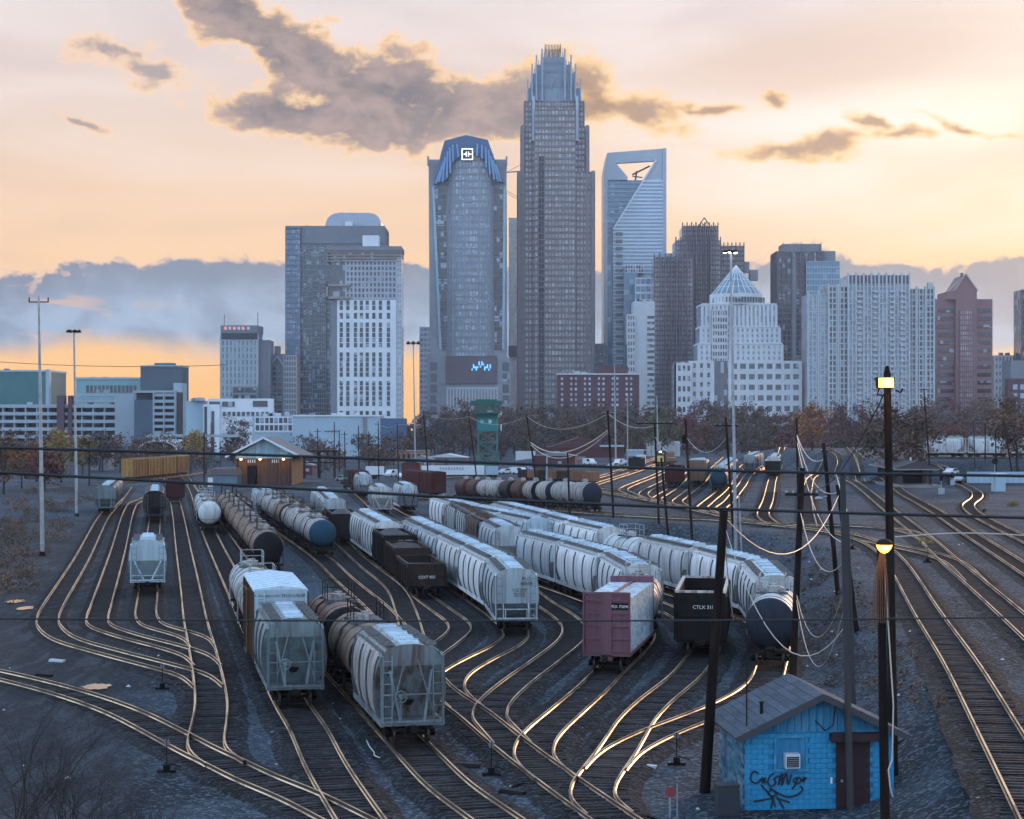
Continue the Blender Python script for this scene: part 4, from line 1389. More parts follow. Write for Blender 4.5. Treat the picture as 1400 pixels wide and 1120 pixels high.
# --- far right fan
string('F1', (1057, 656), [
    (12.0, lambda L: make_gondola(L, PK, 3.8, lod=1, rim=PW), 'g_far', 'dark open wagon at the head of the far right hopper string'),
    (13.0, hop(PW, npan=4, lod=2), 'h_far', 'pale hopper car behind the dark wagon on the far right'),
    (13.0, hop(PW, npan=4, lod=2), 'h_far', 'second pale hopper car behind the dark wagon on the far right'),
    (13.0, hop(PW, npan=4, lod=2), 'h_far', 'third pale hopper car behind the dark wagon on the far right'),
], 'far right cars')
string('F3', (985, 677), [
    (12.5, tnk(PTN, head=PTB, rail_m=M_GALV), 't_far', 'tank car with blue head and warm light painted on its flank in the far right yard')] +  # warm light on the flank put into the rust-brown shell colour
    [(13.0, hop(PW, npan=4, lod=2), 'h_far', '%s hopper car behind the far blue-headed tank car' % ['first', 'second', 'third', 'fourth', 'fifth'][i]) for i in range(5)], 'far right cars')
string('F4', (953, 667), [
    (13.0, lambda L: make_boxcar(L, PTAN, PLB, 4.9, PTAN, 1), 'b_far', 'tan boxcar with pale blue roof in the far right yard'),
    (13.0, hop(PW, npan=4, lod=2), 'h_far', 'hopper car behind the tan boxcar in the far right yard'),
    (13.0, hop(PW, npan=4, lod=2), 'h_far', 'second hopper car behind the tan boxcar in the far right yard')], 'far right cars')
string('F5', (922, 669), [(12.0, lambda L: make_gondola(L, PGRD, 3.9, lod=1), 'g_red2', 'dark red open wagon left of the tan boxcar')], 'far right cars')
path = TRACKS['FR']
s = 4.0
fr = ['left silver round hopper car on the raised track behind the shelter', 'middle silver round hopper car on the raised track behind the shelter', 'right silver round hopper car on the raised track behind the shelter']
for i in range(3):
    r = get_car(('h_fr', 9.0), lambda: make_hopper(9.0, PW, npan=2, lod=1))
    tag(r, fr[i], 'rail car', 'silver hoppers behind the shelter')
    put(r, path, s + 9.2 * (i + 1), 9.0)

# --- more cars in the far yard
S = []
orange = paint('scrap_orange', (0.24, 0.10, 0.05), .7)
path = TRACKS['T21b']
s = path.near(G(812, 668))
gl = ['rightmost', 'second', 'third', 'fourth', 'fifth', 'leftmost']
for i in range(6):
    bm_ = orange if i % 2 == 0 else PGB
    r = get_car(('g_row', bm_.name), lambda: make_gondola(9.0, bm_, 2.6, lod=1, nr=6))
    tag(r, '%s low %s open wagon of the row behind the side-on tank cars' % (gl[i], 'orange-brown' if i % 2 == 0 else 'dark brown'), 'rail car', 'open wagons behind the tank row')
    put(r, path, s, 9.0)
    s -= 9.3
string('F2', (1026, 650), [(13.0, hop(PG, npan=4, lod=2), 'h_far2', '%s grey hopper car of the string between the far tank car and the dark wagon' % k) for k in ('front', 'second', 'third')], 'far right cars')
string('T20', (496, 684), [(13.0, hop(PB, npan=4, lod=2), 'h_far3', 'pale hopper car behind the lone white hopper'), (13.0, lambda L: make_boxcar(L, PRED, PRED, 4.6, PRED, 1), 'b_red2', 'red boxcar far behind the lone white hopper')], 'middle yard cars')
string('F8', (868, 646), [(12.0, lambda L: make_gondola(L, PK, 3.2, lod=1), 'g_f8', 'black open wagon near the headlit truck')], 'far right cars')
string('T13', (558, 704), [(13.0, hop(PB, npan=4, lod=2), 'h_far3', 'pale hopper car at the far tail of the brown hopper string')], 'string with the brown hopper')
# ------------------------------------------------------------------ buildings
class Bd:
    """a building laid out from photo pixels at distance D; local frame: x right, y away, z up, origin on the ground"""
    def __init__(self, name, label, xm, D, cat='building', group=None, rot=0.0):
        self.k = D / F
        self.xm, self.D = xm, D
        self.root = thing(name, label, cat, ((xm - CX) * self.k, D, 0), rot, group)
    def X(self, px):
        return (px - self.xm) * self.k
    def Z(self, py):
        return HC + (HY - py) * self.k
    def box(self, name, x0, x1, yt, yb, l0, l1, m, kind=None):
        z0 = 0.0 if yb is None else self.Z(yb)
        return part(name, MB().box(self.X(x0), self.X(x1), l0, l1, z0, self.Z(yt)), m, self.root, kind=kind)
    def mb(self, name, mb, m, smooth=False, kind=None):
        return part(name, mb, m, self.root, smooth, kind=kind)
    def grid(self, x0, x1, yt, yb, l0, nx, ny, pw, sh, m, depth=0.6, name='facade_frame', sides=0.0, vfirst=True):
        """projecting piers and spandrels over a glazed core: pw, sh are the solid fractions"""
        mb = MB()
        X0, X1 = self.X(x0), self.X(x1)
        Z1 = self.Z(yt)
        Z0 = 0.0 if yb is None else self.Z(yb)
        dp, ds = (depth, depth * .6) if vfirst else (depth * .6, depth)
        if nx:
            cw = (X1 - X0) / nx
            for i in range(nx + 1):
                x = X0 + cw * i
                mb.box(x - cw * pw / 2, x + cw * pw / 2, l0 - dp, l0 + .05, Z0, Z1)
        if ny:
            ch = (Z1 - Z0) / ny
            for j in range(ny + 1):
                z = Z0 + ch * j
                mb.box(X0, X1, l0 - ds, l0 + .03, z - ch * sh / 2, min(z + ch * sh / 2, Z1 + .05))
            if sides:
                for j in range(ny + 1):
                    z = Z0 + ch * j
                    mb.box(X0 - ds, X0 + .03, l0 + .06, l0 + sides, z - ch * sh / 2, z + ch * sh / 2)
                    mb.box(X1 - .03, X1 + ds, l0 + .06, l0 + sides, z - ch * sh / 2, z + ch * sh / 2)
        if sides and nx:
            n2 = max(3, int(sides / cw))
            for i in range(n2 + 1):
                y = l0 + sides * i / n2
                wd = cw * pw / 2
                mb.box(X0 - dp, X0 + .05, y - wd, y + wd, Z0, Z1 - .06)
                mb.box(X1 - .05, X1 + dp, y - wd, y + wd, Z0, Z1 - .06)
        return part(name, mb, m, self.root, kind='stuff')
def bm(name, col, rough=0.75, amt=0.25, spec=0.35, metal=0.0):
    return mat('wall_' + name, col, rough, metal, tuple(c * .6 for c in col), amt, 0.08, False, 0.0, 0.0, 1.0, spec)

C_GRAN = bm('granite', (0.225, 0.19, 0.19))
C_FIN = bm('crown_fin', (0.27, 0.31, 0.37), 0.45, .2, .4, .1)
C_LIGHT = bm('light_stone', (0.52, 0.52, 0.53))
C_WHITE = bm('white_panel', (0.68, 0.70, 0.73))
C_GREY = bm('grey_panel', (0.20, 0.205, 0.225))
C_DGREY = bm('dark_panel', (0.05, 0.05, 0.06))
C_CONC = bm('concrete', (0.38, 0.38, 0.39))
C_BROWN = bm('brown_stone', (0.145, 0.115, 0.12))
C_BRICK = bm('dark_brick', (0.10, 0.042, 0.048))
C_PINK = bm('pink_granite', (0.27, 0.145, 0.14))
C_STEEL = bm('steel_blue', (0.27, 0.32, 0.39), 0.45, 0.2, 0.5, 0.2)
C_SILVER = bm('silver', (0.35, 0.39, 0.45), 0.4, 0.2, 0.5, 0.2)
C_TEAL = bm('teal_panel', (0.065, 0.165, 0.17), 0.7)
C_BLUE = bm('blue_panel', (0.07, 0.13, 0.23), 0.6)
C_PALEB = bm('pale_blue_panel', (0.34, 0.44, 0.51), 0.6)
G_DARK = glass('dark', (0.025, 0.03, 0.038), 2.0, 3.6)
G_BLUE = glass('blue', (0.10, 0.17, 0.26), 2.0, 3.6)
G_SKY = glass('sky', (0.10, 0.17, 0.24), 3.0, 3.8, .4, .12, (0.3, 0.38, 0.45), .08)
G_CONE = glass('cone', (0.10, 0.15, 0.18), 3.0, 3.8, .4, .35, (0.2, 0.26, 0.3), .2)
G_GREY = glass('grey', (0.05, 0.055, 0.065), 2.0, 3.4, .7)
G_PALE = glass('pale', (0.22, 0.27, 0.33), 1.6, 3.6, .5, .15, (0.5, 0.55, 0.6), .2)
G_BRON = glass('bronze', (0.27, 0.25, 0.26), 2.2, 3.8, .6, .15, (0.55, 0.54, 0.56), .12)
M_MAST = mat('antenna_dark', (0.06, 0.06, 0.07), 0.5, 0.4)

# ---- tallest tower: stepped granite shaft with a crown of aluminium fins
b = Bd('stepped_crown_tower', 'tallest granite skyscraper with stepped shaft and spiky crown of fins', 761, 1300, 'skyscraper')
steps = [(708.5, 812, 235, None, 0), (713.3, 804.4, 172, 235, 3), (718, 798, 137, 172, 5)]
for i, (x0, x1, yt, yb, l) in enumerate(steps):
    b.box('shaft', x0, x1, yt, (yb if yb is None else yb + 1), l, l + 46 - 2 * l, G_BRON)
    n = [22, 20, 18][i]
    b.grid(x0, x1, yt, yb, l, n, {0: 44, 1: 8, 2: 5}[i], .34, .40, C_GRAN, .9, sides=46 - 2 * l)
# corner piers and projecting centre
for (x0, x1, yt) in ((708.3, 712.2, 234), (808.3, 812.4, 234), (713, 716.6, 171.5), (800.8, 804.6, 171.5)):
    b.box('corner_pier', x0, x1, yt, None, -1.5, 3.0, C_GRAN)
b.box('centre_bay', 731, 786, 151, None, -4.0, .5, G_BRON)
b.grid(731, 786, 151, None, -4.0, 12, 54, .30, .36, C_GRAN, .9)
b.box('dark_recess', 736.5, 743.5, 215, None, -5.1, -3.9, C_DGREY)  # projecting dark panel, the shade of a recess put into its colour
b.grid(736.5, 743.5, 215, None, -5.1, 2, 48, .24, .14, C_GRAN, .5)
# crown: nested tiers of fins
tiers = [(721.6, 794, 113, 137.5, 18, 8), (727.5, 787, 92, 137.5, 18, 10), (733.4, 781, 79, 137.5, 15, 12), (741, 773, 68, 137.5, 10, 14)]
for (x0, x1, yt, yb, n, l) in tiers:
    b.box('crown_tier', x0 + .6, x1 - .6, yt + 5, yb, l, 46 - l, C_STEEL)
    mb = MB()
    for i in range(n + 1):
        x = b.X(x0 + (x1 - x0) * i / n)
        e = 3.5 if i in (0, n) else (0.8 if i % 2 else 0)
        mb.box(x - .28, x + .28, l - 1.0, l + .1, b.Z(yb), b.Z(yt) + e)
        mb.box(x - .28, x + .28, 46 - l - .1, 46 - l + .8, b.Z(yb), b.Z(yt) + e)
    for i in range(8):
        y = l + (46 - 2 * l) * i / 7
        for xx in (x0, x1):
            mb.box(b.X(xx) - .4, b.X(xx) + .4, y - .28, y + .28, b.Z(yb), b.Z(yt) - .5)
    part('crown_fins', mb, C_FIN, b.root, kind='stuff')
mb = MB()
for i in range(11):
    x = b.X(746 + 21 * i / 10)
    for y in (15, 31):
        mb.box(x - .24, x + .24, y - .24, y + .24, b.Z(100), b.Z(54 + (0 if i in (0, 10) else 1.2)))
for i in range(6):
    for xx in (746, 767):
        y = 15 + 16 * i / 5
        mb.box(b.X(xx) - .24, b.X(xx) + .24, y - .24, y + .24, b.Z(100), b.Z(56))
part('crown_spire', mb, C_BROWN, b.root, kind='stuff')
for (px, yt) in ((721.5, 108), (794, 108), (727.6, 86), (787, 86), (733.5, 74), (781, 74), (741.5, 66), (772.5, 66)):
    b.box('crown_pylon', px - 1.0, px + 1.0, yt, 137, 3, 5, C_STEEL)
for px in (729.5, 789):
    b.box('corner_glass', px - 1.8, px + 1.8, 132, 193, -1.4, 2, C_SILVER)

# ---- tower with arched blue crown and square sign
b = Bd('arched_crown_tower', 'grey tower with blue arched crown and glowing square sign', 640, 1240, 'skyscraper')
sh = [(588, 478), (585.2, 230), (585.2, 217), (692.6, 217), (692.6, 230), (694.5, 478)]
k = b.k
poly = [(b.X(x), b.Z(y)) for (x, y) in [(588, 640), (585.6, 235), (585.2, 217), (692.8, 217), (692.4, 235), (694.5, 640)]]
b.mb('shaft', MB().prism(poly, 4, 40, 'y'), bm('hearst', (0.27, 0.275, 0.30)))
hm_ = MATS['wall_hearst']
# side window stacks leaning outward
for (sa, sb, ta, tb) in ((604, 611.5, 594, 609), (676, 686, 674.5, 688)):
    n = 26
    for i in range(n):
        f0 = i / n
        f1 = (i + .82) / n
        y1, y0 = 478 - (478 - 254) * f0, 478 - (478 - 254) * f1
        L0, R0 = sa + (ta - sa) * f0, sb + (tb - sb) * f0
        L1, R1 = sa + (ta - sa) * f1, sb + (tb - sb) * f1
        mb = MB().quadf((b.X(L0), 3.4, b.Z(y1)), (b.X(R0), 3.4, b.Z(y1)), (b.X(R1), 3.4, b.Z(y0)), (b.X(L1), 3.4, b.Z(y0)))
        mb.quadf((b.X(L0), 3.4, b.Z(y1)), (b.X(L1), 3.4, b.Z(y0)), (b.X(L1), 4, b.Z(y0)), (b.X(L0), 4, b.Z(y1)))
        part('window', mb, G_DARK, b.root)
for (p0, p1) in (((602, 478), (592, 254)), ((688, 478), (690, 254))):
    b.mb('light_edge', MB().bar((b.X(p0[0]), 3.2, b.Z(p0[1])), (b.X(p1[0]), 3.2, b.Z(p1[1])), 1.0, 1.6), C_PALEB)
# convex centre bay
mb = MB()
n = 10
ang = [math.pi * (i / n) for i in range(n + 1)]
pts = [(b.X(643) - math.cos(a) * 31 * k, 4 - math.sin(a) * 5) for a in ang]
mb.prism(pts, 0, b.Z(208), 'z')
b.mb('centre_bay', mb, G_PALE)
mb = MB()
for i in range(20):
    a = math.pi * (i + .5) / 20
    x, y = b.X(643) - math.cos(a) * 31.2 * k, 4 - math.sin(a) * 5.2
    wd = .55 if i % 4 else 1.0
    mb.box(x - wd / 2, x + wd / 2, y - .5, y + .4, 0, b.Z(210))
for j in range(42):
    z = b.Z(215) * (j + .5) / 42
    for i in range(n):
        (xa, ya), (xb, yb) = pts[i], pts[i + 1]
        mb.bar((xa, ya - .12, z), (xb, yb - .12, z), .5, 1.5)
part('facade_frame', mb, hm_, b.root, kind='stuff')
# crown
cr = [(594, 252), (603, 210), (608, 193), (637, 185.5), (667, 192), (673, 209), (688, 250), (676, 246), (668, 222), (655, 214), (643, 212), (630, 214), (620, 222), (612, 246)]
b.mb('arched_crown', MB().prism([(b.X(x), b.Z(y)) for (x, y) in cr], -2.5, 18, 'y'), C_BLUE)
import itertools
for i, (p0, p1) in enumerate([((596, 252), (604, 228)), ((600, 250), (607, 222)), ((605, 250), (609, 216)), ((611, 244), (612, 208)), ((616, 238), (615, 203)), ((620, 222), (619, 199)), ((627, 216), (625, 198)),
                 ((685, 250), (678, 226)), ((681, 249), (674, 220)), ((676, 247), (671, 214)), ((670, 240), (668, 206)), ((665, 230), (664, 202)), ((659, 218), (659, 199)), ((652, 215), (653, 198))]):
    b.mb('crown_fin', MB().bar((b.X(p0[0]), -3.4, b.Z(p0[1])), (b.X(p1[0]), -2.6, b.Z(p1[1])), .9, 1.2), bm('crown_blue', (0.17, 0.29, 0.48), 0.5))
for px in (585, 692.5):
    b.box('corner_finial', px - 1.2, px + 1.2, 213, 225, 2, 6, hm_)
b.box('roof_shoulder', 588, 604, 219, 222, 6, 30, hm_); b.box('roof_shoulder', 674, 690, 219, 222, 6, 30, hm_)
for (x0, x1) in ((589, 603), (675, 689)):
    b.grid(x0, x1, 222, 252, 3.95, 4, 6, .5, .5, hm_, .6)
M_SIGN = mat('sign_glow', (0.8, 0.85, 0.85), 0.5, emit=(0.85, 0.98, 0.98), estr=0.75)
sg = part('sign', MB().box(b.X(631.5), b.X(646.8), -4.6, -4.1, b.Z(220), b.Z(204.5)), C_DGREY, b.root)
mb = MB()
X_, Z_ = b.X, b.Z
for (x0, x1, y0, y1) in ((631.5, 646.8, 205.6, 204.5), (631.5, 646.8, 220, 218.9), (631.5, 632.6, 218.9, 205.6), (645.7, 646.8, 218.9, 205.6),
                         (634, 638.4, 212.9, 211.7), (637.2, 638.4, 215.5, 212.9), (637.2, 638.4, 211.7, 209), (640.2, 641.4, 215.5, 209), (641.4, 644.6, 212.9, 211.7)):
    mb.box(X_(x0), X_(x1), -4.95, -4.61, Z_(y0), Z_(y1))
part('sign_lettering', mb, M_SIGN, sg)
# podium
b.box('podium', 584, 698, 489, None, -6, 30, hm_)
b.box('podium_screen', 610, 680, 487, 525, -7.2, -6, C_BROWN)
mb = MB()
random.seed(9)
for i in range(14):
    x = b.X(645 + i * 1.9); z = b.Z(504 + (3 if i % 3 == 0 else 0) - (4 if 4 < i < 9 else 0))
    mb.box(x, x + .8, -7.6, -7.21, z, z + 1.2 + (i % 2) * 1.4)
part('sign_lettering', mb, mat('blue_sign', (0.1, 0.3, 0.8), 0.5, emit=(0.10, 0.35, 0.95), estr=0.8), b.root)
for (x0, x1) in ((589, 598), (687, 696)):
    for j in range(5):
        b.box('window', x0, x1, 496 + j * 15, 507 + j * 15, -6.3, -5.9, G_DARK)
b.grid(612, 680, 530, 560, -6.0, 16, 1, .5, .15, C_LIGHT, .9)

# ---- tower with slanted glass face and triangular opening at the top
b = Bd('handle_top_tower', 'pale glass tower with triangular opening through its top frame', 868, 1340, 'skyscraper')
k = b.k
zz = b.Z
b.box('glass_core', 829, 909, 246, None, 2, 42, G_SKY)
P2 = lambda lst: [(b.X(x), b.Z(y)) for (x, y) in lst]
# upper frame with triangular void
b.mb('top_beam', MB().prism(P2([(830.5, 209), (909.5, 203), (909.5, 219), (842, 223), (830.5, 225)]), 0, 6, 'y'), C_SILVER)
b.mb('left_post', MB().prism(P2([(826, 232), (830.4, 209), (830.4, 640), (826, 640)]), -1.5, 40, 'y'), C_SILVER)
b.mb('left_gusset', MB().prism(P2([(830.5, 225), (842, 223), (858, 242), (858, 246), (830.5, 246)]), 0, 6, 'y'), C_SILVER)
b.mb('right_gusset', MB().prism(P2([(897, 219.6), (909.5, 219), (909.5, 246), (880, 246)]), 0, 6, 'y'), C_SILVER)
b.box('right_post', 906, 911, 203, None, -1.2, 42, C_SILVER)
# slanting light face
b.mb('slanted_face', MB().prism(P2([(838, 314), (880, 246), (906, 246), (906, 640), (838, 640)]), -.9, 2.0, 'y'), bm('pale_skin', (0.52, 0.58, 0.65), 0.35, .2, .5, .1))
b.mb('slanted_edge', MB().bar((b.X(838), -1.4, zz(314)), (b.X(897), -1.4, zz(219)), 1.6, 1.2), C_WHITE)
mb = MB()
for j in range(60):
    y = 250 + j * 5.0
    xl = 838 if y > 314 else 838 + (314 - y) * (42 / 68.0)
    mb.box(b.X(xl), b.X(906), -1.3, -.9, zz(y) - .5, zz(y) + .5)
for j in range(14):
    y = 250 + j * 6
    xr = 880 - (y - 246) * (42 / 68.0)
    if xr > 832:
        mb.box(b.X(830.6), b.X(xr), 1.3, 2.0, zz(y) - .5, zz(y) + .5)
part('spandrel_line', mb, bm('spandrel_blue', (0.26, 0.36, 0.48), 0.4), b.root, kind='stuff')
for j in range(24):
    b.box('balcony', 842, 851, 318 + j * 10, 322 + j * 10, -2.2, -1.31, C_GREY)
mb = MB().bar((b.X(866), 12, zz(236)), (b.X(890), 12, zz(224)), 1.0, 1.2).bar((b.X(870), 12, zz(246)), (b.X(872), 12, zz(231)), 1.2).bar((b.X(866), 12, zz(238)), (b.X(880), 12, zz(240)), .8)
b.mb('window_washing_rig', mb, M_MAST)
b.box('blue_glass_wing', 851, 870, 375, None, -14, -1.5, G_SKY)
b.box('blue_glass_cap', 853, 878, 365, 375.2, -13, -1.5, G_DARK)
b.grid(853, 878, 365, 375, -13, 7, 2, .2, .2, C_WHITE, .5)

# ---- grey tower with barrel roof
b = Bd('barrel_roof_tower', 'dark grey slab tower with silver barrel-vaulted roof', 458, 1380, 'skyscraper')
b.box('slab', 391, 526, 311, None, 0, 42, G_GREY)
b.grid(391, 526, 311, None, 0, 34, 40, .12, .22, C_GREY, .5, sides=42)
b.box('left_wing', 391, 411, 313, None, -3, 20, G_BLUE)
b.grid(391, 411, 313, None, -3, 6, 40, .2, .3, bm('slate', (0.17, 0.18, 0.21)), .5)
b.box('dark_bay', 428, 446, 385, None, -2, 4, G_DARK)
b.grid(428, 446, 385, None, -2, 6, 34, .2, .2, C_GREY, .4)
b.box('roof_band', 412, 526.5, 309, 333, -.8, 42.4, C_GREY)
n = 16
pts = []
for i in range(n + 1):
    a = math.pi * i / n
    pts.append((17 - math.cos(a) * 13, b.Z(309) + math.sin(a) * 10.2))
pts2 = pts
b.mb('barrel_roof', MB().prism([(b.X(x), b.Z(y)) for (x, y) in [(444, 310), (444.6, 304), (447, 298), (451, 294), (457, 291), (465, 290), (505, 290.3), (512, 292), (517, 296), (520, 302), (521, 310)]], 4, 34, 'y'), C_SILVER, True)
mb = MB()
for (cx_, r0) in ((458, 10.3),):
    pass
arch = [(b.X(447) + (1 - math.cos(math.pi * i / n)) * 5.5, b.Z(309) + math.sin(math.pi * i / n) * 8.0) for i in range(n + 1)]
b.mb('roof_gable', MB().prism(arch, 3, 4.4, 'y'), C_SILVER, True)
b.box('roof_hut', 472, 482, 303, 309, -.5, 3, C_WHITE)
b.box('parapet', 390.8, 412, 309.5, 314, -3.3, 20, C_GREY)

# ---- white residential tower in front of it
b = Bd('white_residential_tower', 'white residential tower with tall window strips and unfinished upper floors', 498, 1180, 'skyscraper')
b.box('shaft', 452, 548, 344, None, 0, 30, G_GREY)
b.box('roof_slab', 447, 549, 337, 343, -1.5, 31, C_GREY)
b.box('plant_room', 495, 517, 321, 337, 4, 16, C_WHITE)
C_TAN = bm('unfinished_concrete', (0.30, 0.25, 0.23))
for j in range(4):
    b.box('floor_slab', 447, 548.5, 344 + j * 4.2, 345.6 + j * 4.2, -1.2, 30.4, C_TAN)
b.box('balcony_box', 446, 480, 389, 392, -2.5, 6, C_TAN); b.box('balcony_box', 446, 480, 406, 409, -2.5, 6, C_TAN)
b.box('balcony_box', 446, 449, 389, 409, -2.5, 2, C_TAN)
b.grid(473, 547, 356, 408, 0, 14, 7, .42, .35, bm('upper_panels', (0.40, 0.42, 0.46)), .7)
b.box('left_flank', 452, 462, 409, None, -.2, 6, C_GREY)
# lower facade: groups of windows, each pane built
b.box('facade_panel', 461, 542, 410, None, -.6, .4, C_WHITE)
cols = [464.5, 473.5, 484, 492, 500, 509, 518, 529]
def strip(x, y0, y1, n):
    for j in range(n):
        h = (y1 - y0) / n
        mb = MB().box(b.X(x), b.X(x + 4.4), -.78, -.60, b.Z(y0 + (j + .88) * h), b.Z(y0 + j * h))
        part('window', mb, G_DARK, b.root)
for x in cols:
    strip(x, 411, 425, 2); strip(x, 428, 437, 1); strip(x, 441, 476, 5); strip(x, 482, 516, 5); strip(x, 521, 556, 5); strip(x, 562, 570, 1)
b.box('right_flank', 543, 549, 352, None, -.8, 20, G_PALE)
b.grid(543, 549, 352, None, -.8, 2, 36, .3, .3, C_LIGHT, .4)

# ---- left small tower and neighbours
b = Bd('teal_hotel_tower', 'mid-rise grey hotel tower with rooftop lettering and antennas', 332, 1250, 'building')
b.box('shaft', 302.5, 352, 452, None, 0, 26, G_BLUE)
b.grid(302.5, 352, 456, None, 0, 9, 17, .62, .3, bm('hotel_panel', (0.36, 0.40, 0.42)), .6)
b.box('crown_band', 302, 353, 445, 455, -1.2, 26, C_GREY)
b.box('recess', 303, 352, 456, 464, -.9, .5, C_DGREY)
b.box('right_wing', 352, 368, 465, None, 2, 24, C_GREY)
b.grid(352, 368, 465, None, 2, 3, 16, .5, .4, C_GREY, .4)
for (px, yt) in ((305, 430), (351, 427)):
    b.mb('antenna', MB().bar((b.X(px), 5, b.Z(446)), (b.X(px), 5, b.Z(yt)), .35), M_MAST)
for i, px in enumerate((307, 313, 319, 325, 331, 338)):
    b.box('roof_letter', px, px + 3.6, 447, 451, -1.6, -1.21, mat('red_letter', (0.5, 0.12, 0.12), 0.5, emit=(1, .3, .3), estr=.25) if i % 2 == 0 else C_WHITE)
b.box('dark_block', 320, 352, 529, None, -4, -.7, G_DARK)
b.grid(320, 352, 529, None, -4, 2, 8, .08, .3, C_GREY, .4)
b = Bd('gabled_grey_block', 'grey block with notched gable front between hotel and slab tower', 385, 1270, 'building')
b.box('shaft', 369, 405, 484, None, 0, 22, C_GREY)
b.box('plant_tower', 374, 381, 473, 484, 4, 12, C_GREY)
b.box('dark_front', 371, 386, 500, None, -.8, .3, G_DARK)
b.grid(371, 386, 500, None, -.8, 2, 14, .2, .3, C_GREY, .4)
b.mb('gable_frame', MB().bar((b.X(370), -1, b.Z(500)), (b.X(379), -1, b.Z(487)), .8).bar((b.X(379), -1, b.Z(487)), (b.X(388), -1, b.Z(500)), .8), C_LIGHT)
b.grid(388, 405, 486, None, 0, 5, 16, .3, .3, C_LIGHT, .4)

# ---- thin towers behind
b = Bd('slim_beige_tower', 'slim beige tower just left of the tallest skyscraper', 704, 1500, 'skyscraper')
b.box('shaft', 696, 714, 298, None, 0, 20, G_PALE)
b.grid(696, 714, 298, None, 0, 7, 40, .45, .3, bm('beige', (0.42, 0.38, 0.35)), .6)
b.box('dark_cap', 695, 711, 473, 487, -3, 0, C_DGREY)
b = Bd('side_grey_block', 'narrow grey block left of the arched-crown tower', 581, 1300, 'building')
b.box('shaft', 574, 590, 447, None, 0, 20, G_BLUE)
b.grid(574, 590, 447, None, 0, 3, 22, .2, .4, C_LIGHT, .5)
b = Bd('low_grey_block', 'low grey block in the gap beside the handle-topped tower', 820, 1330, 'building')
b.box('shaft', 810, 829, 470, None, 0, 20, G_GREY)
b.grid(810, 829, 470, None, 0, 5, 14, .4, .4, C_GREY, .5)
b = Bd('light_strip_block', 'pale block with horizontal dark window strips', 883, 1200, 'building')
b.box('shaft', 866, 895, 412, None, 0, 22, C_LIGHT)
for j in range(18):
    b.box('window_strip', 885, 894.5, 432 + j * 7.8, 435.6 + j * 7.8, -.3, .2, G_DARK)
b.box('left_wing', 858, 868, 430, None, -.6, 20, G_GREY)
b.grid(858, 868, 430, None, -.6, 3, 20, .4, .4, C_LIGHT, .4)
b = Bd('glass_office_block', 'small glassy office block with white frames below the handle-topped tower', 882, 1290, 'building')
b.box('shaft', 869, 897, 380, None, 0, 20, G_BLUE)
b.grid(869, 897, 380, None, 0, 4, 22, .14, .3, C_WHITE, .6)
b.box('roof_block', 902, 922, 346, 362, 2, 12, C_PALEB)

# ---- brown stepped tower with ribbed rounded front
b = Bd('brown_ribbed_tower', 'brown ribbed tower with stepped shoulders and triangle on its roof', 955, 1260, 'skyscraper')
tiers_ = [(893, 945, 352, -10, 14, 26), (924, 985, 327, 0, 18, 30), (933.5, 982, 307, 2, 16, 28), (985, 1018, 334, 4, 12, 28)]
for i, (x0, x1, yt, l0, n, dep) in enumerate(tiers_):
    b.box('shaft', x0 + .4, x1 - .4, yt + 2, None, l0, l0 + dep, G_BRON)
    mb = MB()
    for j in range(n + 1):
        f = j / n
        x = b.X(x0 + (x1 - x0) * f)
        y = l0 - (2.5 * math.sin(math.pi * f) if i < 3 else .5)
        wd = (b.X(x1) - b.X(x0)) / n * (.5 if j % 2 == 0 else .26)
        mb.box(x - wd / 2, x + wd / 2, y - .5, l0 + .2, 0, b.Z(yt) + (1.5 if j % 2 == 0 else 0))
    ny = int((640 - yt) / 7.5)
    part('rib_piers', mb, C_BROWN, b.root, kind='stuff')
    b.grid(x0 + .4, x1 - .4, yt + 2, None, l0 - .0, 0, ny, .3, .34, C_BROWN, .8, 'spandrel_bands')
b.mb('roof_triangle', MB().bar((b.X(957), 8, b.Z(307)), (b.X(964.5), 8, b.Z(296)), .7).bar((b.X(964.5), 8, b.Z(296)), (b.X(972), 8, b.Z(307)), .7).bar((b.X(960.5), 8, b.Z(302)), (b.X(964.5), 8, b.Z(307)), .5).bar((b.X(968.5), 8, b.Z(302)), (b.X(964.5), 8, b.Z(307)), .5), M_MAST)
for (px, py) in ((1022, 357), (1034, 368)):
    b.box('roof_fin', px - 7, px + 4, py, py + 14, 6, 14, C_GREY)

# ---- white stepped building with conical glass roof
b = Bd('glass_cone_building', 'pale stepped office building with conical glass roof', 1010, 1120, 'building')
C_PALE = bm('pale_stone', (0.58, 0.58, 0.60))
def drum(name, cx_, rx, yt, yb, m, n=28, cy=14, ry=None, smooth=True):
    ry = ry or 12
    mb = MB()
    pts = [(b.X(cx_) + math.cos(2 * math.pi * i / n) * rx * b.k, cy + math.sin(2 * math.pi * i / n) * ry) for i in range(n)]
    mb.prism(pts, b.Z(yb), b.Z(yt), 'z')
    return b.mb(name, mb, m, smooth)
drum('drum', 1010.5, 37, 401, 416, C_PALE, ry=16)
for i in range(18):
    x = 976 + i * 4.1
    b.box('window', x, x + 2.2, 406, 413, -3.2 + abs(i - 8.5) ** 2 * .14, -1.5 + abs(i - 8.5) ** 2 * .14, G_DARK)
mb = MB()
n = 24
apex = (b.X(1010), 14, b.Z(360))
base = [(b.X(1010.5) + math.cos(2 * math.pi * i / n) * 35 * b.k, 14 + math.sin(2 * math.pi * i / n) * 15, b.Z(401)) for i in range(n)]
for i in range(n):
    mb.quadf(base[i], base[(i + 1) % n], apex)
b.mb('glass_cone', mb, G_CONE)
mb = MB()
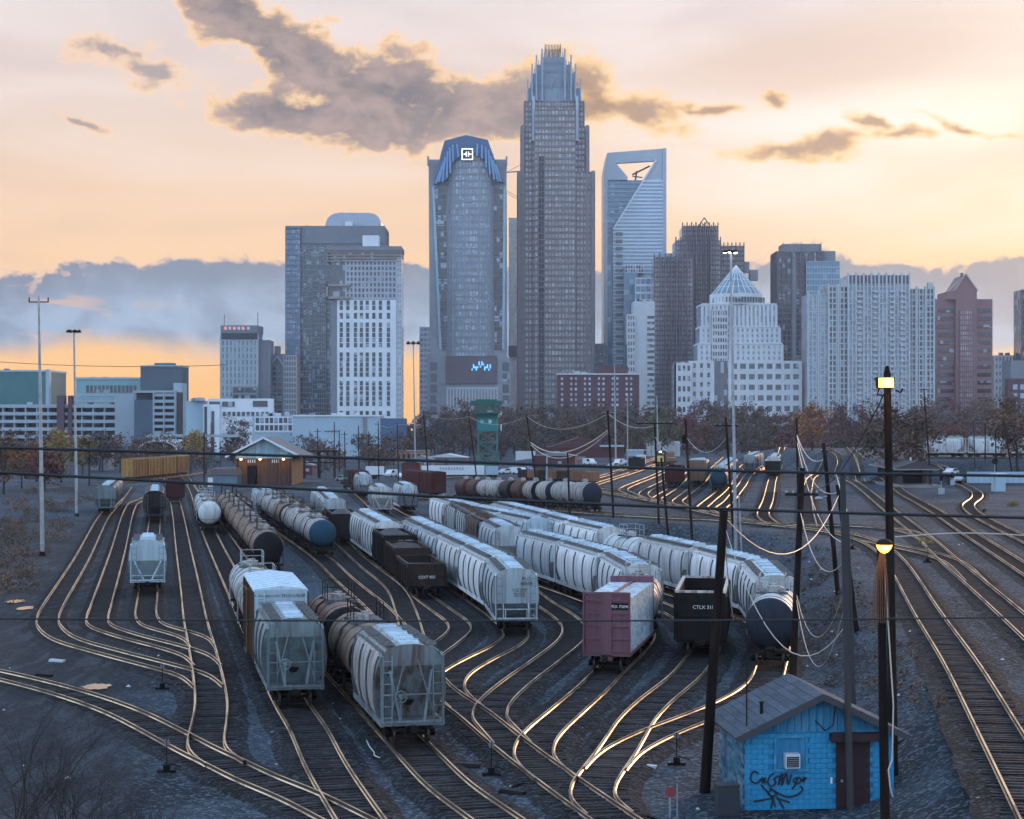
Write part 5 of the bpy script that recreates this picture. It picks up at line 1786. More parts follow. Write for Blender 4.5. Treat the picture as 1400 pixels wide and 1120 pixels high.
for i in range(n):
    mb.bar(base[i], apex, .35)
for f in (.25, .5, .75):
    ring = [tuple(Vector(p).lerp(Vector(apex), f)) for p in base]
    for i in range(n):
        mb.bar(ring[i], ring[(i + 1) % n], .3)
part('cone_frame', mb, C_WHITE, b.root, kind='stuff')
for (x0, x1, yt, yb, l0, nx) in ((960, 1061, 416, 447, 0, 18), (958, 1065, 447, 470, -1.5, 16), (955, 1068, 470, 494, -3, 16)):
    b.box('setback_block', x0, x1, yt, yb + .5, l0, l0 + 34, G_PALE)
    b.box('setback_cornice', x0 - .6, x1 + .6, yt - 1, yt + 1.2, l0 - .9, l0 + 34, C_PALE)
    b.grid(x0, x1, yt + 1.5, yb, l0, nx, 1 if yt == 416 else 3, .58, .5 if yt > 416 else .1, C_PALE, .8)
b.box('bay', 973, 993, 424, None, -4.5, 0, G_DARK)
b.grid(973, 993, 424, None, -4.5, 6, 20, .35, .4, C_PALE, .6)
b.box('lower_block', 924, 1092, 494, None, -6, 30, G_GREY)
b.grid(996, 1092, 494, None, -6, 8, 8, .34, .5, C_PALE, .8)
b.grid(943, 972, 494, None, -6, 3, 9, .6, .5, C_PALE, .8)
b.box('left_block', 924, 943, 497, None, -8, 10, G_DARK)
b.grid(924, 943, 497, None, -8, 3, 8, .4, .5, C_PALE, .7)

# ---- towers on the right
b = Bd('dark_apartment_tower', 'dark apartment tower with blue glass corner behind the lattice block', 1104, 1290, 'skyscraper')
b.box('shaft', 1063, 1125, 344, None, 0, 30, G_DARK)
b.grid(1063, 1125, 344, None, 0, 10, 34, .22, .26, bm('plum_panel', (0.135, 0.11, 0.12)), .8, sides=30)
b.box('roof_block', 1071, 1124, 333, 344, 3, 24, C_GREY)
b.mb('roof_posts', MB().box(b.X(1071), b.X(1071.8), 2, 3, b.Z(344), b.Z(331)).box(b.X(1096), b.X(1096.8), 2, 3, b.Z(344), b.Z(331)).box(b.X(1123), b.X(1123.8), 2, 3, b.Z(344), b.Z(331)), C_GREY)
b.box('right_wing', 1117, 1143, 343, None, 2, 26, C_GREY)
b.box('glass_corner', 1101, 1146, 358, None, -5, 14, G_SKY)
b.grid(1101, 1146, 358, None, -5, 12, 30, .14, .2, C_PALEB, .5)
b.box('balcony_stack', 1083, 1088, 350, None, -1.2, .4, C_GREY)
b = Bd('lattice_apartment_block', 'long pale apartment block with lattice of balconies and stepped roof', 1200, 1100, 'building')
LAT = bm('lattice_white', (0.47, 0.48, 0.50))
secs = [(1105, 1132, 402, 5), (1132, 1158, 392, 5), (1158, 1241, 377, 16), (1241, 1276, 395, 7)]
for i, (x0, x1, yt, nx) in enumerate(secs):
    b.box('wing', x0, x1, yt, None, (0, -2, -4, -1)[i], 26, G_GREY if i % 2 else G_PALE)
    b.grid(x0, x1, yt, None, (0, -2, -4, -1)[i], nx, int((600 - yt) / 7.4), .30, .26, LAT, .9)
    mb = MB()
    for j in range(nx // 2 + 1):
        x = b.X(x0 + (x1 - x0) * j / max(1, nx // 2))
        mb.box(x - .5, x + .5, (0, -2, -4, -1)[i] - 1.2, (0, -2, -4, -1)[i] + 1, 0, b.Z(yt) + 1.4)
    part('tall_pier', mb, LAT, b.root, kind='stuff')
b.box('attic', 1159, 1240, 377.5, 388, -4.7, -3.9, C_BROWN)
for (x0) in (1170, 1191, 1214, 1228):
    for j in range(24):
        b.box('balcony', x0, x0 + 6.5, 398 + j * 7.3, 400.6 + j * 7.3, -6.2, -4.9, LAT)
b.box('right_chimney', 1271, 1277, 386, None, 3, 8, LAT)
b = Bd('gabled_pink_tower', 'pink granite tower with steep gabled top', 1318, 1180, 'skyscraper')
b.box('shaft', 1279, 1357, 409, None, 0, 34, C_PINK)
for (x0, x1) in ((1282, 1304), (1336, 1355)):
    for j in range(12):
        b.box('window_strip', x0, x1, 422 + j * 11, 427 + j * 11, -.35, .3, G_DARK)
b.box('centre_bay', 1305, 1334, 398, None, -3, 4, C_PINK)
b.box('glass_slot', 1311, 1328, 424, None, -3.5, -2.9, G_BRON)
b.grid(1311, 1328, 424, None, -3.5, 6, 26, .3, .3, C_PINK, .5)
b.mb('gable', MB().prism([(b.X(1294), b.Z(410)), (b.X(1294), b.Z(399)), (b.X(1305), b.Z(399)), (b.X(1305), b.Z(397)), (b.X(1318.5), b.Z(376)), (b.X(1334), b.Z(398)), (b.X(1334), b.Z(410))], -2.9, 26, 'y'), C_PINK)
b.mb('gable_edge', MB().bar((b.X(1304), -3.4, b.Z(398)), (b.X(1318.5), -3.4, b.Z(375)), .7).bar((b.X(1318.5), -3.4, b.Z(375)), (b.X(1335), -3.4, b.Z(398)), .7).bar((b.X(1294), -2, b.Z(399)), (b.X(1311), -2, b.Z(383)), .6), bm('copper_edge', (0.5, 0.33, 0.25)))
b.box('spire', 1317, 1320, 372, 378, 6, 8, C_BROWN)
b = Bd('far_right_block', 'low grey block at the right edge of the skyline', 1378, 1250, 'building')
b.box('shaft', 1360, 1398, 486, None, 0, 20, C_GREY)
b.grid(1360, 1398, 486, None, 0, 8, 12, .5, .5, C_LIGHT, .5)
b = Bd('edge_brick_block', 'red brick block cut by the right edge', 1400, 1100, 'building')
b.box('shaft', 1382, 1440, 493, None, 0, 20, C_GREY)
b.box('brick_wing', 1374, 1450, 518, None, -6, 0, C_BRICK)
for i in range(6):
    for j in range(4):
        b.box('window', 1381 + i * 10, 1387 + i * 10, 526 + j * 12, 533 + j * 12, -6.4, -5.9, G_PALE)
b = Bd('edge_dark_tower', 'dark tower sliver at the right edge of the picture', 1412, 1230, 'skyscraper')
b.box('shaft', 1397, 1440, 396, None, 0, 20, G_DARK)
b.grid(1397, 1440, 396, None, 0, 6, 30, .3, .3, C_BROWN, .6)

# ---- dark brick apartment slab in front of the tallest tower
b = Bd('dark_brick_slab', 'dark brick apartment slab with rows of small windows', 818, 1060, 'building')
b.box('wall', 762, 874, 512, None, 0, 18, C_BRICK)
b.box('penthouse', 820, 859, 500, 512, 3, 14, C_BRICK)
b.box('cornice', 761.4, 874.6, 510.5, 512.5, -.7, 18.5, C_LIGHT)
for r_ in range(6):
    for c_ in range(17):
        x = 767 + c_ * 6.3
        if c_ % 3 != 1:
            b.box('window', x, x + 2.8, 516 + r_ * 7.2, 519.4 + r_ * 7.2, -.25, .2, G_PALE)

# ---- low buildings on the left
b = Bd('parking_garage', 'long concrete parking garage with open decks on the left', 120, 900, 'building')
C_GAR = bm('garage_concrete', (0.33, 0.38, 0.43))
b.box('body', -30, 178, 553, None, 6, 30, C_DGREY)
for j in range(5):
    b.box('deck', -30, 160, 553 + j * 10.5, 557.5 + j * 10.5, 0, 6, C_GAR)
for i in range(13):
    x = -28 + i * 15.4
    b.box('column', x, x + 1.6, 553, None, .4, 5, C_GAR)
for (x0, x1) in ((79, 88.5), (94, 99)):
    b.box('stair_tower', x0, x1, 541, None, -2, 4, bm('maroon', (0.10, 0.05, 0.07)))
b.box('stair_core', 158, 184, 538, None, -1, 12, C_GAR)
b.box('upper_deck', 104, 158, 538, 542, 0, 8, C_GAR)
b.box('upper_deck', 104, 158, 547, 550, 0, 8, C_GAR)
b = Bd('teal_box_building', 'teal panelled warehouse block at the left edge', 25, 1000, 'building')
b.box('wall', -40, 66, 508, None, 0, 40, C_TEAL)
b.box('parapet', -40, 67, 506, 508.5, -.6, 40, C_PALEB)
b.box('right_pier', 63, 67.5, 505, None, -.8, 4, C_PALEB)
b = Bd('teal_long_building', 'pale teal long office building behind the garage', 150, 1010, 'building')
b.box('wall', 104, 192, 519, None, 0, 20, bm('pale_teal', (0.24, 0.40, 0.42)))
b.box('roof_band', 103.5, 192, 516, 519, -.6, 20, C_PALEB)
for i in range(13):
    b.box('window', 118 + i * 5.4, 121.6 + i * 5.4, 527, 537, -.3, .2, G_DARK)
b = Bd('dark_teal_block', 'dark slate block with pale right flank above the garage', 220, 980, 'building')
b.box('wall', 192, 248, 501, None, 0, 22, bm('slate_teal', (0.085, 0.11, 0.13)))
b.box('parapet', 192, 248.5, 499.5, 502, -.5, 22, C_PALEB)
b.box('roof_hut', 209, 235, 496, 501, 4, 12, C_TEAL)
b.box('right_flank', 240, 251, 524, None, -6, 10, C_PALEB)
b = Bd('balcony_garage', 'grey parking block with stacked decks beside a dark stair slot', 215, 880, 'building')
b.box('wall', 184, 240, 536, None, 4, 20, C_DGREY)
b.box('dark_slot', 184, 209, 547, None, 0, 4, bm('slot_blue', (0.07, 0.10, 0.14)))
for j in range(8):
    b.box('deck', 209, 239, 538 + j * 8.6, 542 + j * 8.6, 0, 4, C_GAR)
for x in (209, 223, 238):
    b.box('column', x, x + 1.8, 536, None, -.4, 3, C_GAR)
b.box('top_rail', 182, 240, 534, 537, -.5, 5, C_GAR)
b = Bd('white_low_block', 'low white commercial block with square front frame', 300, 860, 'building')
b.box('wall', 251, 320, 548, None, 6, 22, C_PALEB)
b.box('front_block', 283, 372, 545, None, 2, 8, C_WHITE)
for (x0, x1, y0, y1) in ((285, 300, 549, 557), (303, 320, 549, 556), (345, 365, 548, 556)):
    b.box('window', x0, x1, y0, y1, 1.6, 2.2, G_DARK)
b.box('portal', 278, 300, 553, None, 0, 2.5, C_WHITE)
b.box('portal_glass', 288, 293, 562, None, -.3, .2, G_DARK)
for i in range(10):
    b.box('window', 304 + i * 6.5, 308 + i * 6.5, 563, 569, 1.6, 2.2, G_DARK)
b.box('dark_void', 279.5, 283, 556, None, -.3, .3, C_DGREY)
b = Bd('glazed_low_hall', 'low hall with white framed windows before the long blue wall', 375, 800, 'building')
b.box('wall', 345, 402, 569, None, 0, 16, C_PALEB)
b.grid(349, 400, 570, 590, 0, 8, 2, .2, .25, C_WHITE, .5)
b.box('glazing', 349, 400, 570.5, 589.5, -.1, .3, G_DARK)
b = Bd('blue_warehouse', 'long pale blue warehouse with darker blue angled end', 478, 780, 'building')
b.box('wall', 400, 520, 569, None, 0, 24, C_PALEB)
b.mb('angled_end', MB().prism([(b.X(520), 0), (b.X(552), 10), (b.X(552), 24), (b.X(520), 24)], 0, b.Z(572), 'z'), C_BLUE)
b.box('roof_edge', 399.5, 521, 567.5, 569.5, -.5, 24.5, C_WHITE)
b.box('downpipe_bay', 496, 502, 571, None, -.6, .2, C_GREY)
mb = MB()
for i in range(11):
    x = b.X(443 + i * 1.9)
    mb.box(x, x + .38, -.12, -.02, b.Z(591), b.Z(589) + .3 * (i % 2))
part('wall_lettering', mb, bm('navy_letter', (0.05, 0.09, 0.2)), b.root)
b = Bd('left_hill_house', 'small grey house among trees on the left', 135, 560, 'building')
b.box('wall', 124, 148, 601, None, 0, 8, C_GREY)
b.mb('roof', MB().prism([(b.X(122), b.Z(601)), (b.X(150), b.Z(601)), (b.X(136), b.Z(595))], -.6, 8.6, 'y'), C_DGREY)

# rooftop plant on the low buildings
rngr = random.Random(21)
for o_ in [o for o in bpy.data.objects if o.name.split('.')[0] in ('parking_garage', 'teal_box_building', 'teal_long_building', 'white_low_block', 'blue_warehouse', 'dark_brick_slab', 'glazed_low_hall', 'light_strip_block', 'far_right_block', 'barrel_roof_tower')]:
    walls = [c for c in o_.children if c.name.split('.')[0] in ('wall', 'body', 'shaft', 'slab')]
    if not walls:
        continue
    bb = walls[0].bound_box
    x0, x1, zt_ = min(v[0] for v in bb), max(v[0] for v in bb), max(v[2] for v in bb)
    for i in range(5):
        x = rngr.uniform(x0 + 2, x1 - 4); w_, h_ = rngr.uniform(1.2, 3), rngr.uniform(.8, 2.0)
        part('roof_unit', MB().box(x, x + w_, 3, 6, zt_, zt_ + h_).box(x + .2, x + .5, 2.6, 3, zt_, zt_ + h_ * .6), rngr.choice((C_GREY, C_LIGHT, C_PALEB)), o_)
# ---- construction cranes behind the towers
cr_ = solo('tower_crane', MB().bar(P(690, 236, 1400), P(716, 234, 1400), .8).bar(P(692, 236, 1400), P(714, 224, 1400), .3).bar(P(712, 224, 1400), P(712, 300, 1400), 1.0), mat('crane_red', (0.45, 0.12, 0.10), 0.6), 'red crane jib beside the tallest tower', 'crane')
mb = MB()
for i in range(9):
    a, c = P(691 + i * 2.6, 264 + i * 1.35, 1450), P(691 + (i + 1) * 2.6, 264 + (i + 1) * 1.35, 1450)
    mb.bar(a, c, .3); a2, c2 = a + Vector((0, 0, 2.2)), c + Vector((0, 0, 2.2)); mb.bar(a2, c2, .3); mb.bar(a, c2, .2)
mb.bar(P(714, 274, 1450), P(714, 560, 1450), 1.0)
solo('tower_crane', mb, mat('crane_tan', (0.45, 0.36, 0.25), 0.6), 'pale lattice crane jib lower down behind the tallest tower', 'crane')
# ------------------------------------------------------------------ blue concrete-block hut in the foreground
def hut():
    base = G(1018, 1108)
    root = thing('block_hut', 'bright blue concrete block hut with shingle roof and dark red door', 'hut', (base.x, base.y, 0), math.radians(5))
    W, D, HW, HP = 6.0, 4.8, 3.05, 4.5
    M_BLK = mat('blue_block_paint', (0.012, 0.22, 0.42), 0.8, 0.0, (0.15, 0.36, 0.46), 0.8, 1.3, False, 0.0, 0.25, 4.0, 0.25)
    M_BLK2 = mat('blue_board_paint', (0.018, 0.16, 0.31), 0.8, 0.0, (0.12, 0.27, 0.36), 0.6, 2.0, True, 0.0, 0.2, 6.0, 0.25)
    M_MORT = mat('block_joint', (0.025, 0.16, 0.30), 0.9)
    M_SHIN = mat('roof_shingle', (0.075, 0.088, 0.11), 0.9, 0.0, (0.05, 0.055, 0.065), 0.7, 3.0, False, 0.18, 0.4, 15.0, 0.2)
    M_TRIM = mat('fascia', (0.05, 0.045, 0.05), 0.8)
    M_DRED = mat('door_maroon', (0.036, 0.013, 0.017), 0.8, 0.0, (0.018, 0.008, 0.01), 0.6, 2.0)
    part('wall', MB().box(.02, W - .02, .02, D, 0, HW), M_MORT, root)
    # concrete blocks of the front and left walls, proud of the joints
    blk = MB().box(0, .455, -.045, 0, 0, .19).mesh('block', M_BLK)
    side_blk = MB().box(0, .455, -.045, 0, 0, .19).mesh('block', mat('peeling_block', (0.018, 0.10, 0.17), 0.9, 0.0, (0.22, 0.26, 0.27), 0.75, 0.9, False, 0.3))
    half = MB().box(0, .215, -.045, 0, 0, .19).mesh('block', M_BLK)
    win = (1.25, 2.42, 1.62, 2.82); dor = (3.72, 4.92, 0, 2.75)
    rows = 15
    for r in range(rows):
        z = r * .2 + .005
        x = 0.02 if r % 2 == 0 else -.215
        while x < W - .1:
            x1 = x + .455
            cx_ = (max(x, 0) + min(x1, W)) / 2
            zc = z + .1
            blocked = any(a - .12 < cx_ < c + .12 and d0 - .02 < zc < e for (a, c, d0, e) in (win, dor))
            if not blocked:
                if x < 0:
                    part('block', half, None, root, loc=(.012, 0.018, z))
                elif x1 > W:
                    if W - x > .08:
                        part('block', MB().box(0, W - x - .02, -.045, 0, 0, .19), M_BLK, root, loc=(x, 0.018, z))
                else:
                    part('block', blk, None, root, loc=(x, 0.018, z))
            x += .465
        y = 0.2 if r % 2 == 0 else 0.0
        while y < D - .3:
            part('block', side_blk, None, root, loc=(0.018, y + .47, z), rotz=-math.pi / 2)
            y += .465
    # gable boards
    x = 0.0
    n = 21
    for i in range(n):
        x0, x1 = W * i / n, W * (i + 1) / n - .02
        zz = lambda xx: HW + (HP - HW) * (1 - abs(2 * xx / W - 1)) - .06
        part('gable_board', MB().prism([(x0, HW + .01), (x1, HW + .01), (x1, max(zz(x1), HW + .02)), (x0, max(zz(x0), HW + .02))], -.03, .02, 'y'), M_BLK2, root)
    part('gable', MB().prism([(0, HW), (W, HW), (W / 2, HP)], .03, D, 'y'), M_MORT, root)
    part('trim_board', MB().box(-.02, W + .02, -.05, .0, HW - .03, HW + .03), M_BLK2, root)
    # window frame boarded, with air conditioner
    wf = part('window', MB().box(win[0], win[1], -.01, .015, win[2], win[3]), M_BLK2, root)
    part('frame', MB().box(win[0] - .08, win[0], -.07, .0, win[2] - .08, win[3] + .08).box(win[1], win[1] + .08, -.07, .0, win[2] - .08, win[3] + .08).box(win[0], win[1], -.07, 0, win[3], win[3] + .08).box(win[0] - .12, win[1] + .12, -.12, 0, win[2] - .1, win[2] - .003), M_BLK, wf)
    ac = part('air_conditioner', MB().box(1.55, 2.13, -.38, -.01, 1.68, 2.24), mat('ac_white', (0.5, 0.53, 0.55), 0.5), root)
    part('grille', MB().box(1.60, 2.08, -.40, -.382, 1.73, 2.14), M_BLACK, ac)
    mb = MB()
    for i in range(5):
        mb.box(1.62, 2.06, -.42, -.402, 1.77 + i * .075, 1.80 + i * .075)
    part('louvre', mb, M_GALV, ac)
    # door
    d = part('door', MB().box(dor[0] + .05, dor[1] - .02, -.03, .015, 0, 2.6), M_DRED, root)
    part('handle', MB().box(dor[0] + .12, dor[0] + .2, -.09, -.031, 1.05, 1.15), M_GALV, d)
    part('door_frame', MB().box(dor[0] - .08, dor[0] + .04, -.06, .01, 0, 2.66).box(dor[1] - .01, dor[1] + .09, -.06, .01, 0, 2.66), M_DRED, root)
    part('door_hood', MB().box(3.38, 5.35, -.42, 0.0, 2.70, 3.0), M_DRED, root)
    # roof of shingle courses
    ov = .45
    rise = HP - HW
    for s in (-1, 1):
        pts = lambda f: (W / 2 + s * (W / 2 + ov) * f, HP + .12 - rise * (W / 2 + ov) / (W / 2) * f)
        (xa, za), (xb, zb) = pts(0), pts(1)
        part('roof_deck', MB().prism([(xa, za - .12), (xb, zb - .12), (xb, zb - .02), (xa, za - .02)], -ov - .1, D + ov, 'y'), M_TRIM, root)
        nc = 11
        for i in range(nc):
            (x0, z0), (x1, z1) = pts(i / nc), pts((i + 1) / nc + .012)
            ny = 6
            for j in range(ny):
                y0 = -ov - .12 + (D + 2 * ov + .14) * j / ny
                y1 = y0 + (D + 2 * ov + .14) / ny - .012
                part('shingle', MB().prism([(x0, z0 + .0), (x1, z1 + .03), (x1, z1 - .01), (x0, z0 - .018)], y0, y1, 'y'), M_SHIN, root)
        part('fascia', MB().prism([(xa, za - .26), (xb, zb - .26), (xb, zb - .02), (xa, za - .02)], -ov - .15, -ov - .11, 'y'), M_TRIM, root)
    vp = part('vent_pipe', MB().lathe([(0, .07), (.5, .07), (.5, .1), (.56, .1)], 10, 'z'), M_STEEL, root, loc=(.9, 1.0, 3.55))
    part('roof_mast', MB().tube([(.15, .3, 3.05), (.15, .3, 6.0)], .03, 6), M_STEEL, root)
    part('wall_conduit', MB().tube([(3.6, -.1, 4.1), (3.5, -.12, 3.3), (3.2, -.1, 3.1), (2.8, -.1, 3.5)], .02, 5), M_BLACK, root)
    part('gutter', MB().tube([(6.4, -.5, 2.85), (6.1, -.3, 2.6), (5.95, 0, 2.5)], .035, 6), M_BLACK, root)
    part('switch_plate', MB().box(3.42, 3.50, -.06, -.031, 1.0, 1.25), M_WHITE, root)
    # painted graffiti scrawl
    def q(x, y):
        return ((x - 1018) / 34.6 , -.055, (1108 - y) / 34.6)
    strokes = [
        [(1037, 1058), (1031, 1055), (1026, 1061), (1027, 1068), (1033, 1071), (1040, 1067), (1043, 1063)],
        [(1038, 1066), (1050, 1070)], [(1041, 1071), (1047, 1064)], [(1044, 1064), (1045, 1072)],
        [(1058, 1058), (1052, 1063), (1050, 1071), (1055, 1076), (1061, 1070), (1058, 1066), (1066, 1062), (1064, 1074), (1070, 1058), (1069, 1075), (1075, 1058), (1078, 1074), (1082, 1060)],
        [(1090, 1064), (1085, 1068), (1090, 1073), (1096, 1068), (1092, 1064), (1088, 1074), (1083, 1080)],
        [(1096, 1068), (1103, 1066)], [(1099, 1063), (1100, 1071)], [(1097, 1070), (1103, 1064)],
        [(1052, 1078), (1062, 1084), (1075, 1090), (1090, 1088), (1098, 1080), (1094, 1076)],
        [(1056, 1080), (1050, 1084), (1054, 1089), (1062, 1087), (1058, 1082)],
        [(1040, 1073), (1048, 1082), (1056, 1092), (1060, 1104)], [(1058, 1088), (1054, 1106)], [(1062, 1090), (1072, 1106)], [(1056, 1092), (1030, 1096)], [(1062, 1092), (1080, 1098)],
    ]
    M_INK = mat('graffiti_black', (0.015, 0.02, 0.035), 0.6)
    mb = MB()
    for st in strokes:
        pts = catmull([Vector(q(*p)) for p in st], 4) if len(st) > 2 else [Vector(q(*p)) for p in st]
        for a, c in zip(pts, pts[1:]):
            mb.bar(a, c, .012, .075, (0, 0, 1))
    part('graffiti', mb, M_INK, root)
hut()
o = G(988, 1120)
solo('metal_cabinet', MB().box(-.42, .42, -.35, .35, 0, 1.15).box(-.45, .45, -.38, .38, 1.15, 1.2).box(-.36, .36, -.37, -.352, .1, 1.05), mat('cabinet_dark', (0.03, 0.035, 0.045), 0.6, 0.2, GRIME, .4, 2), 'small dark metal cabinet left of the blue hut', 'cabinet', loc=(8.35, 71.0, 0), rotz=.1)

# ------------------------------------------------------------------ wooden engine shed
def shed():
    D = 2500 * HC / (664 - HY)
    b = Bd('engine_shed', 'tall open-fronted wooden shed with pale blue gable', 361, D, 'shed')
    M_PL = mat('shed_planks', (0.11, 0.055, 0.035), 0.85, 0.0, (0.08, 0.035, 0.02), 0.7, 1.2, True, 0.15)
    M_SB = mat('shed_blue', (0.20, 0.36, 0.46), 0.8, 0.0, (0.12, 0.16, 0.2), 0.6, 1.4, True, 0.1)
    n = 16
    for i in range(n):
        x0 = 324 + (396 - 324) * i / n
        x1 = 324 + (396 - 324) * (i + 1) / n - .35
        xm_ = (x0 + x1) / 2
        if 336 < xm_ < 349:
            b.box('plank', x0, x1, 627, 637, 1.0, 1.2, M_PL)
        else:
            b.box('plank', x0, x1, 627, None, 1.0, 1.2, M_PL)
    n = 14
    for i in range(n):
        x0, x1 = 322 + 78 * i / n, 322 + 78 * (i + 1) / n - .3
        zt_ = lambda x: 625 - 26 * (1 - abs(x - 361) / 41.0)
        b.mb('gable_board', MB().prism([(b.X(x0), b.Z(627)), (b.X(x1), b.Z(627)), (b.X(x1), b.Z(min(zt_(x1), 626.5))), (b.X(x0), b.Z(min(zt_(x0), 626.5)))], .2, .45, 'y'), M_SB)
    b.mb('side_wall', MB().box(b.X(322), b.X(323.5), .5, 24, 0, b.Z(627)).box(b.X(397), b.X(398.5), .5, 24, 0, b.Z(627)).box(b.X(324), b.X(397), 23, 24, 0, b.Z(627)), M_PL)
    for s in (-1, 1):
        b.mb('roof', MB().prism([(b.X(361), b.Z(598)), (b.X(361 + s * 52), b.Z(624)), (b.X(361 + s * 52), b.Z(626)), (b.X(361), b.Z(600))], -1.2, 25, 'y'), mat('shed_roof', (0.10, 0.125, 0.14), 0.7, 0.2, RUST, .3, .8))
    b.mb('verge_board', MB().bar((b.X(309), -1.3, b.Z(625)), (b.X(361), -1.3, b.Z(598.5)), .15, .45).bar((b.X(361), -1.3, b.Z(598.5)), (b.X(413), -1.3, b.Z(625)), .15, .45), C_WHITE)
    for x in (326, 352, 381, 394):
        b.box('post', x, x + 1.4, 627, None, .3, .7, M_PL)
    for (x) in (338, 371):
        for i in range(4):
            b.box('vent_slit', x + i * 3, x + i * 3 + 1.3, 628.5, 633, .85, .99, C_WHITE)
    b.mb('door_opening', MB().box(b.X(336.5), b.X(348.5), 1.22, 1.3, 0, b.Z(637)), M_BLACK)  # black sheet, its colour stands in for the shade inside the doorway
    # two lit lamps under the eave
    for x in (330, 356, 388):
        lm = part('eave_lamp', MB().lathe([(0, .12), (.2, .3), (.25, .3)], 10, 'z'), mat('lamp_warm', (1, .7, .4), 0.5, emit=(1, .55, .2), estr=6.0), b.root, loc=(b.X(x), -.6, b.Z(629)))
        ld = bpy.data.lights.new('eave_light', 'POINT')
        ld.energy = 35; ld.color = (1, .55, .2); ld.shadow_soft_size = .2
        lo = bpy.data.objects.new('eave_light', ld); link(lo, b.root); lo.location = (b.X(x), -1.1, b.Z(631))
    b2 = Bd('tin_lean_to', 'low grey-blue tin outbuilding left of the wooden shed', 302, D - 8, 'shed')
    b2.box('wall', 283, 324, 650, None, 0, 7, mat('tin_blue', (0.15, 0.24, 0.30), 0.6, 0.3, RUST, .4, 1))
    for i in range(12):
        b2.box('corrugation', 283.5 + i * 3.4, 284.6 + i * 3.4, 650.5, None, -.12, -.003, mat('tin_blue', (0, 0, 0)))
    b2.mb('roof', MB().prism([(b2.X(281), b2.Z(649.5)), (b2.X(326), b2.Z(649.5)), (b2.X(322), b2.Z(640)), (b2.X(288), b2.Z(641))], -.4, 7.5, 'y'), mat('tin_roof', (0.14, 0.13, 0.14), 0.6, .2, RUST, .5, 1))
    b2.box('white_door', 284.5, 291, 653, None, -.25, -.13, C_WHITE)
shed()
# ------------------------------------------------------------------ green control tower on a lattice
def control_tower():
    D = 2500 * HC / (652 - HY)
    b = Bd('control_tower', 'green yard control tower on a lattice steel frame', 665, D, 'tower')
    M_GR = mat('tower_green', (0.008, 0.10, 0.08), 0.6, 0.1, (0.03, 0.10, 0.09), 0.5, 1.0)
    M_TL = mat('tower_teal', (0.01, 0.17, 0.17), 0.6, 0.1, (0.02, 0.16, 0.16), 0.5, 1.0)
    b.box('roof', 643.5, 687, 548, 554.5, -1.2, 8.2, M_GR)
    b.box('roof_cap', 650, 680, 546, 548, .5, 6.5, M_GR)
    b.box('cab_glazing', 650, 681, 554.5, 564, 0, 7, G_DARK)
    for x in (649.6, 657, 665, 673, 680.2):
        b.box('mullion', x, x + 1.2, 554.5, 564, -.15, .1, M_GR)
    b.box('gallery', 648, 683, 563.5, 565.5, -1.6, 8.6, M_GR)
    b.mb('gallery_rail', MB().bar((b.X(648), -1.55, b.Z(560)), (b.X(683), -1.55, b.Z(560)), .08).bar((b.X(648), -1.55, b.Z(565)), (b.X(648), -1.55, b.Z(560)), .08).bar((b.X(683), -1.55, b.Z(565)), (b.X(683), -1.55, b.Z(560)), .08).bar((b.X(665), -1.55, b.Z(565)), (b.X(665), -1.55, b.Z(560)), .08), M_GR)
    b.box('green_band', 651, 681, 565.5, 571, 0, 7, M_GR)
    b.box('cabin', 652, 680.5, 571, 589.5, .2, 6.8, M_TL)
    for x in (657, 668):
        b.box('window', x, x + 4, 574, 579, .05, .22, G_PALE)
    mb = MB()
    x0, x1, y0, y1 = b.X(653.5), b.X(679.5), .6, 6.4
    z1 = b.Z(589.5)
    cs = [(x0, y0), (x1, y0), (x1, y1), (x0, y1)]
    nz = 4
    for (x, y) in cs:
        mb.bar((x, y, 0), (x, y, z1), .42)
    for i in range(nz):
        za, zb = z1 * i / nz, z1 * (i + 1) / nz
        for (p, q) in zip(cs, cs[1:] + cs[:1]):
            mb.bar((*p, za), (*q, zb), .24); mb.bar((*q, za), (*p, zb), .24); mb.bar((*p, zb), (*q, zb), .26)
    part('lattice_frame', mb, mat('lattice_green', (0.05, 0.17, 0.145), 0.6, .2, RUST, .3, 1), b.root)
    for (x, ya, yb) in ((685, 549, 556), (684.5, 563, 568), (684.5, 580, 589)):
        b.box('speaker_box', x, x + 1.4, ya, yb, 0, .5, C_WHITE)
    b.mb('stair', MB().bar((b.X(655), -.5, b.Z(600)), (b.X(681), -.5, b.Z(622)), .5, .15).bar((b.X(681), -.5, b.Z(622)), (b.X(664), -.5, b.Z(650)), .5, .15).bar((b.X(655), -.5, b.Z(596)), (b.X(681), -.5, b.Z(618)), .06), M_GR)
control_tower()
# ------------------------------------------------------------------ low yard buildings
def low(name, label, x0, x1, yt, yb, m, dep=8, cat='building', roof=None, gable=False, ybase=None):
    D = F * HC / (yb - HY)
    b = Bd(name, label, (x0 + x1) / 2, D, cat)
    b.box('wall', x0, x1, yt, None, 0, dep, m)
    if gable:
        b.mb('roof', MB().prism([(b.X(x0 - 2), b.Z(yt)), (b.X(x1 + 2), b.Z(yt)), (b.X((x0 + x1) / 2), b.Z(yt - gable))], -.5, dep + .5, 'y'), roof or C_GREY)
    else:
        b.box('roof', x0 - .8, x1 + .8, yt - 1.0, yt, -.4, dep + .4, roof or C_GREY)
    return b
W_RED = bm('yard_red', (0.095, 0.028, 0.032), 0.8)
b = low('red_warehouse', 'long dark red wooden freight warehouse with ribbed wall', 748, 853, 612, 634, W_RED, 14, roof=C_DGREY)
for i in range(22):
    x = 750 + i * 4.8
    b.box('batten', x, x + .7, 612, None, -.25, -.003, W_RED)
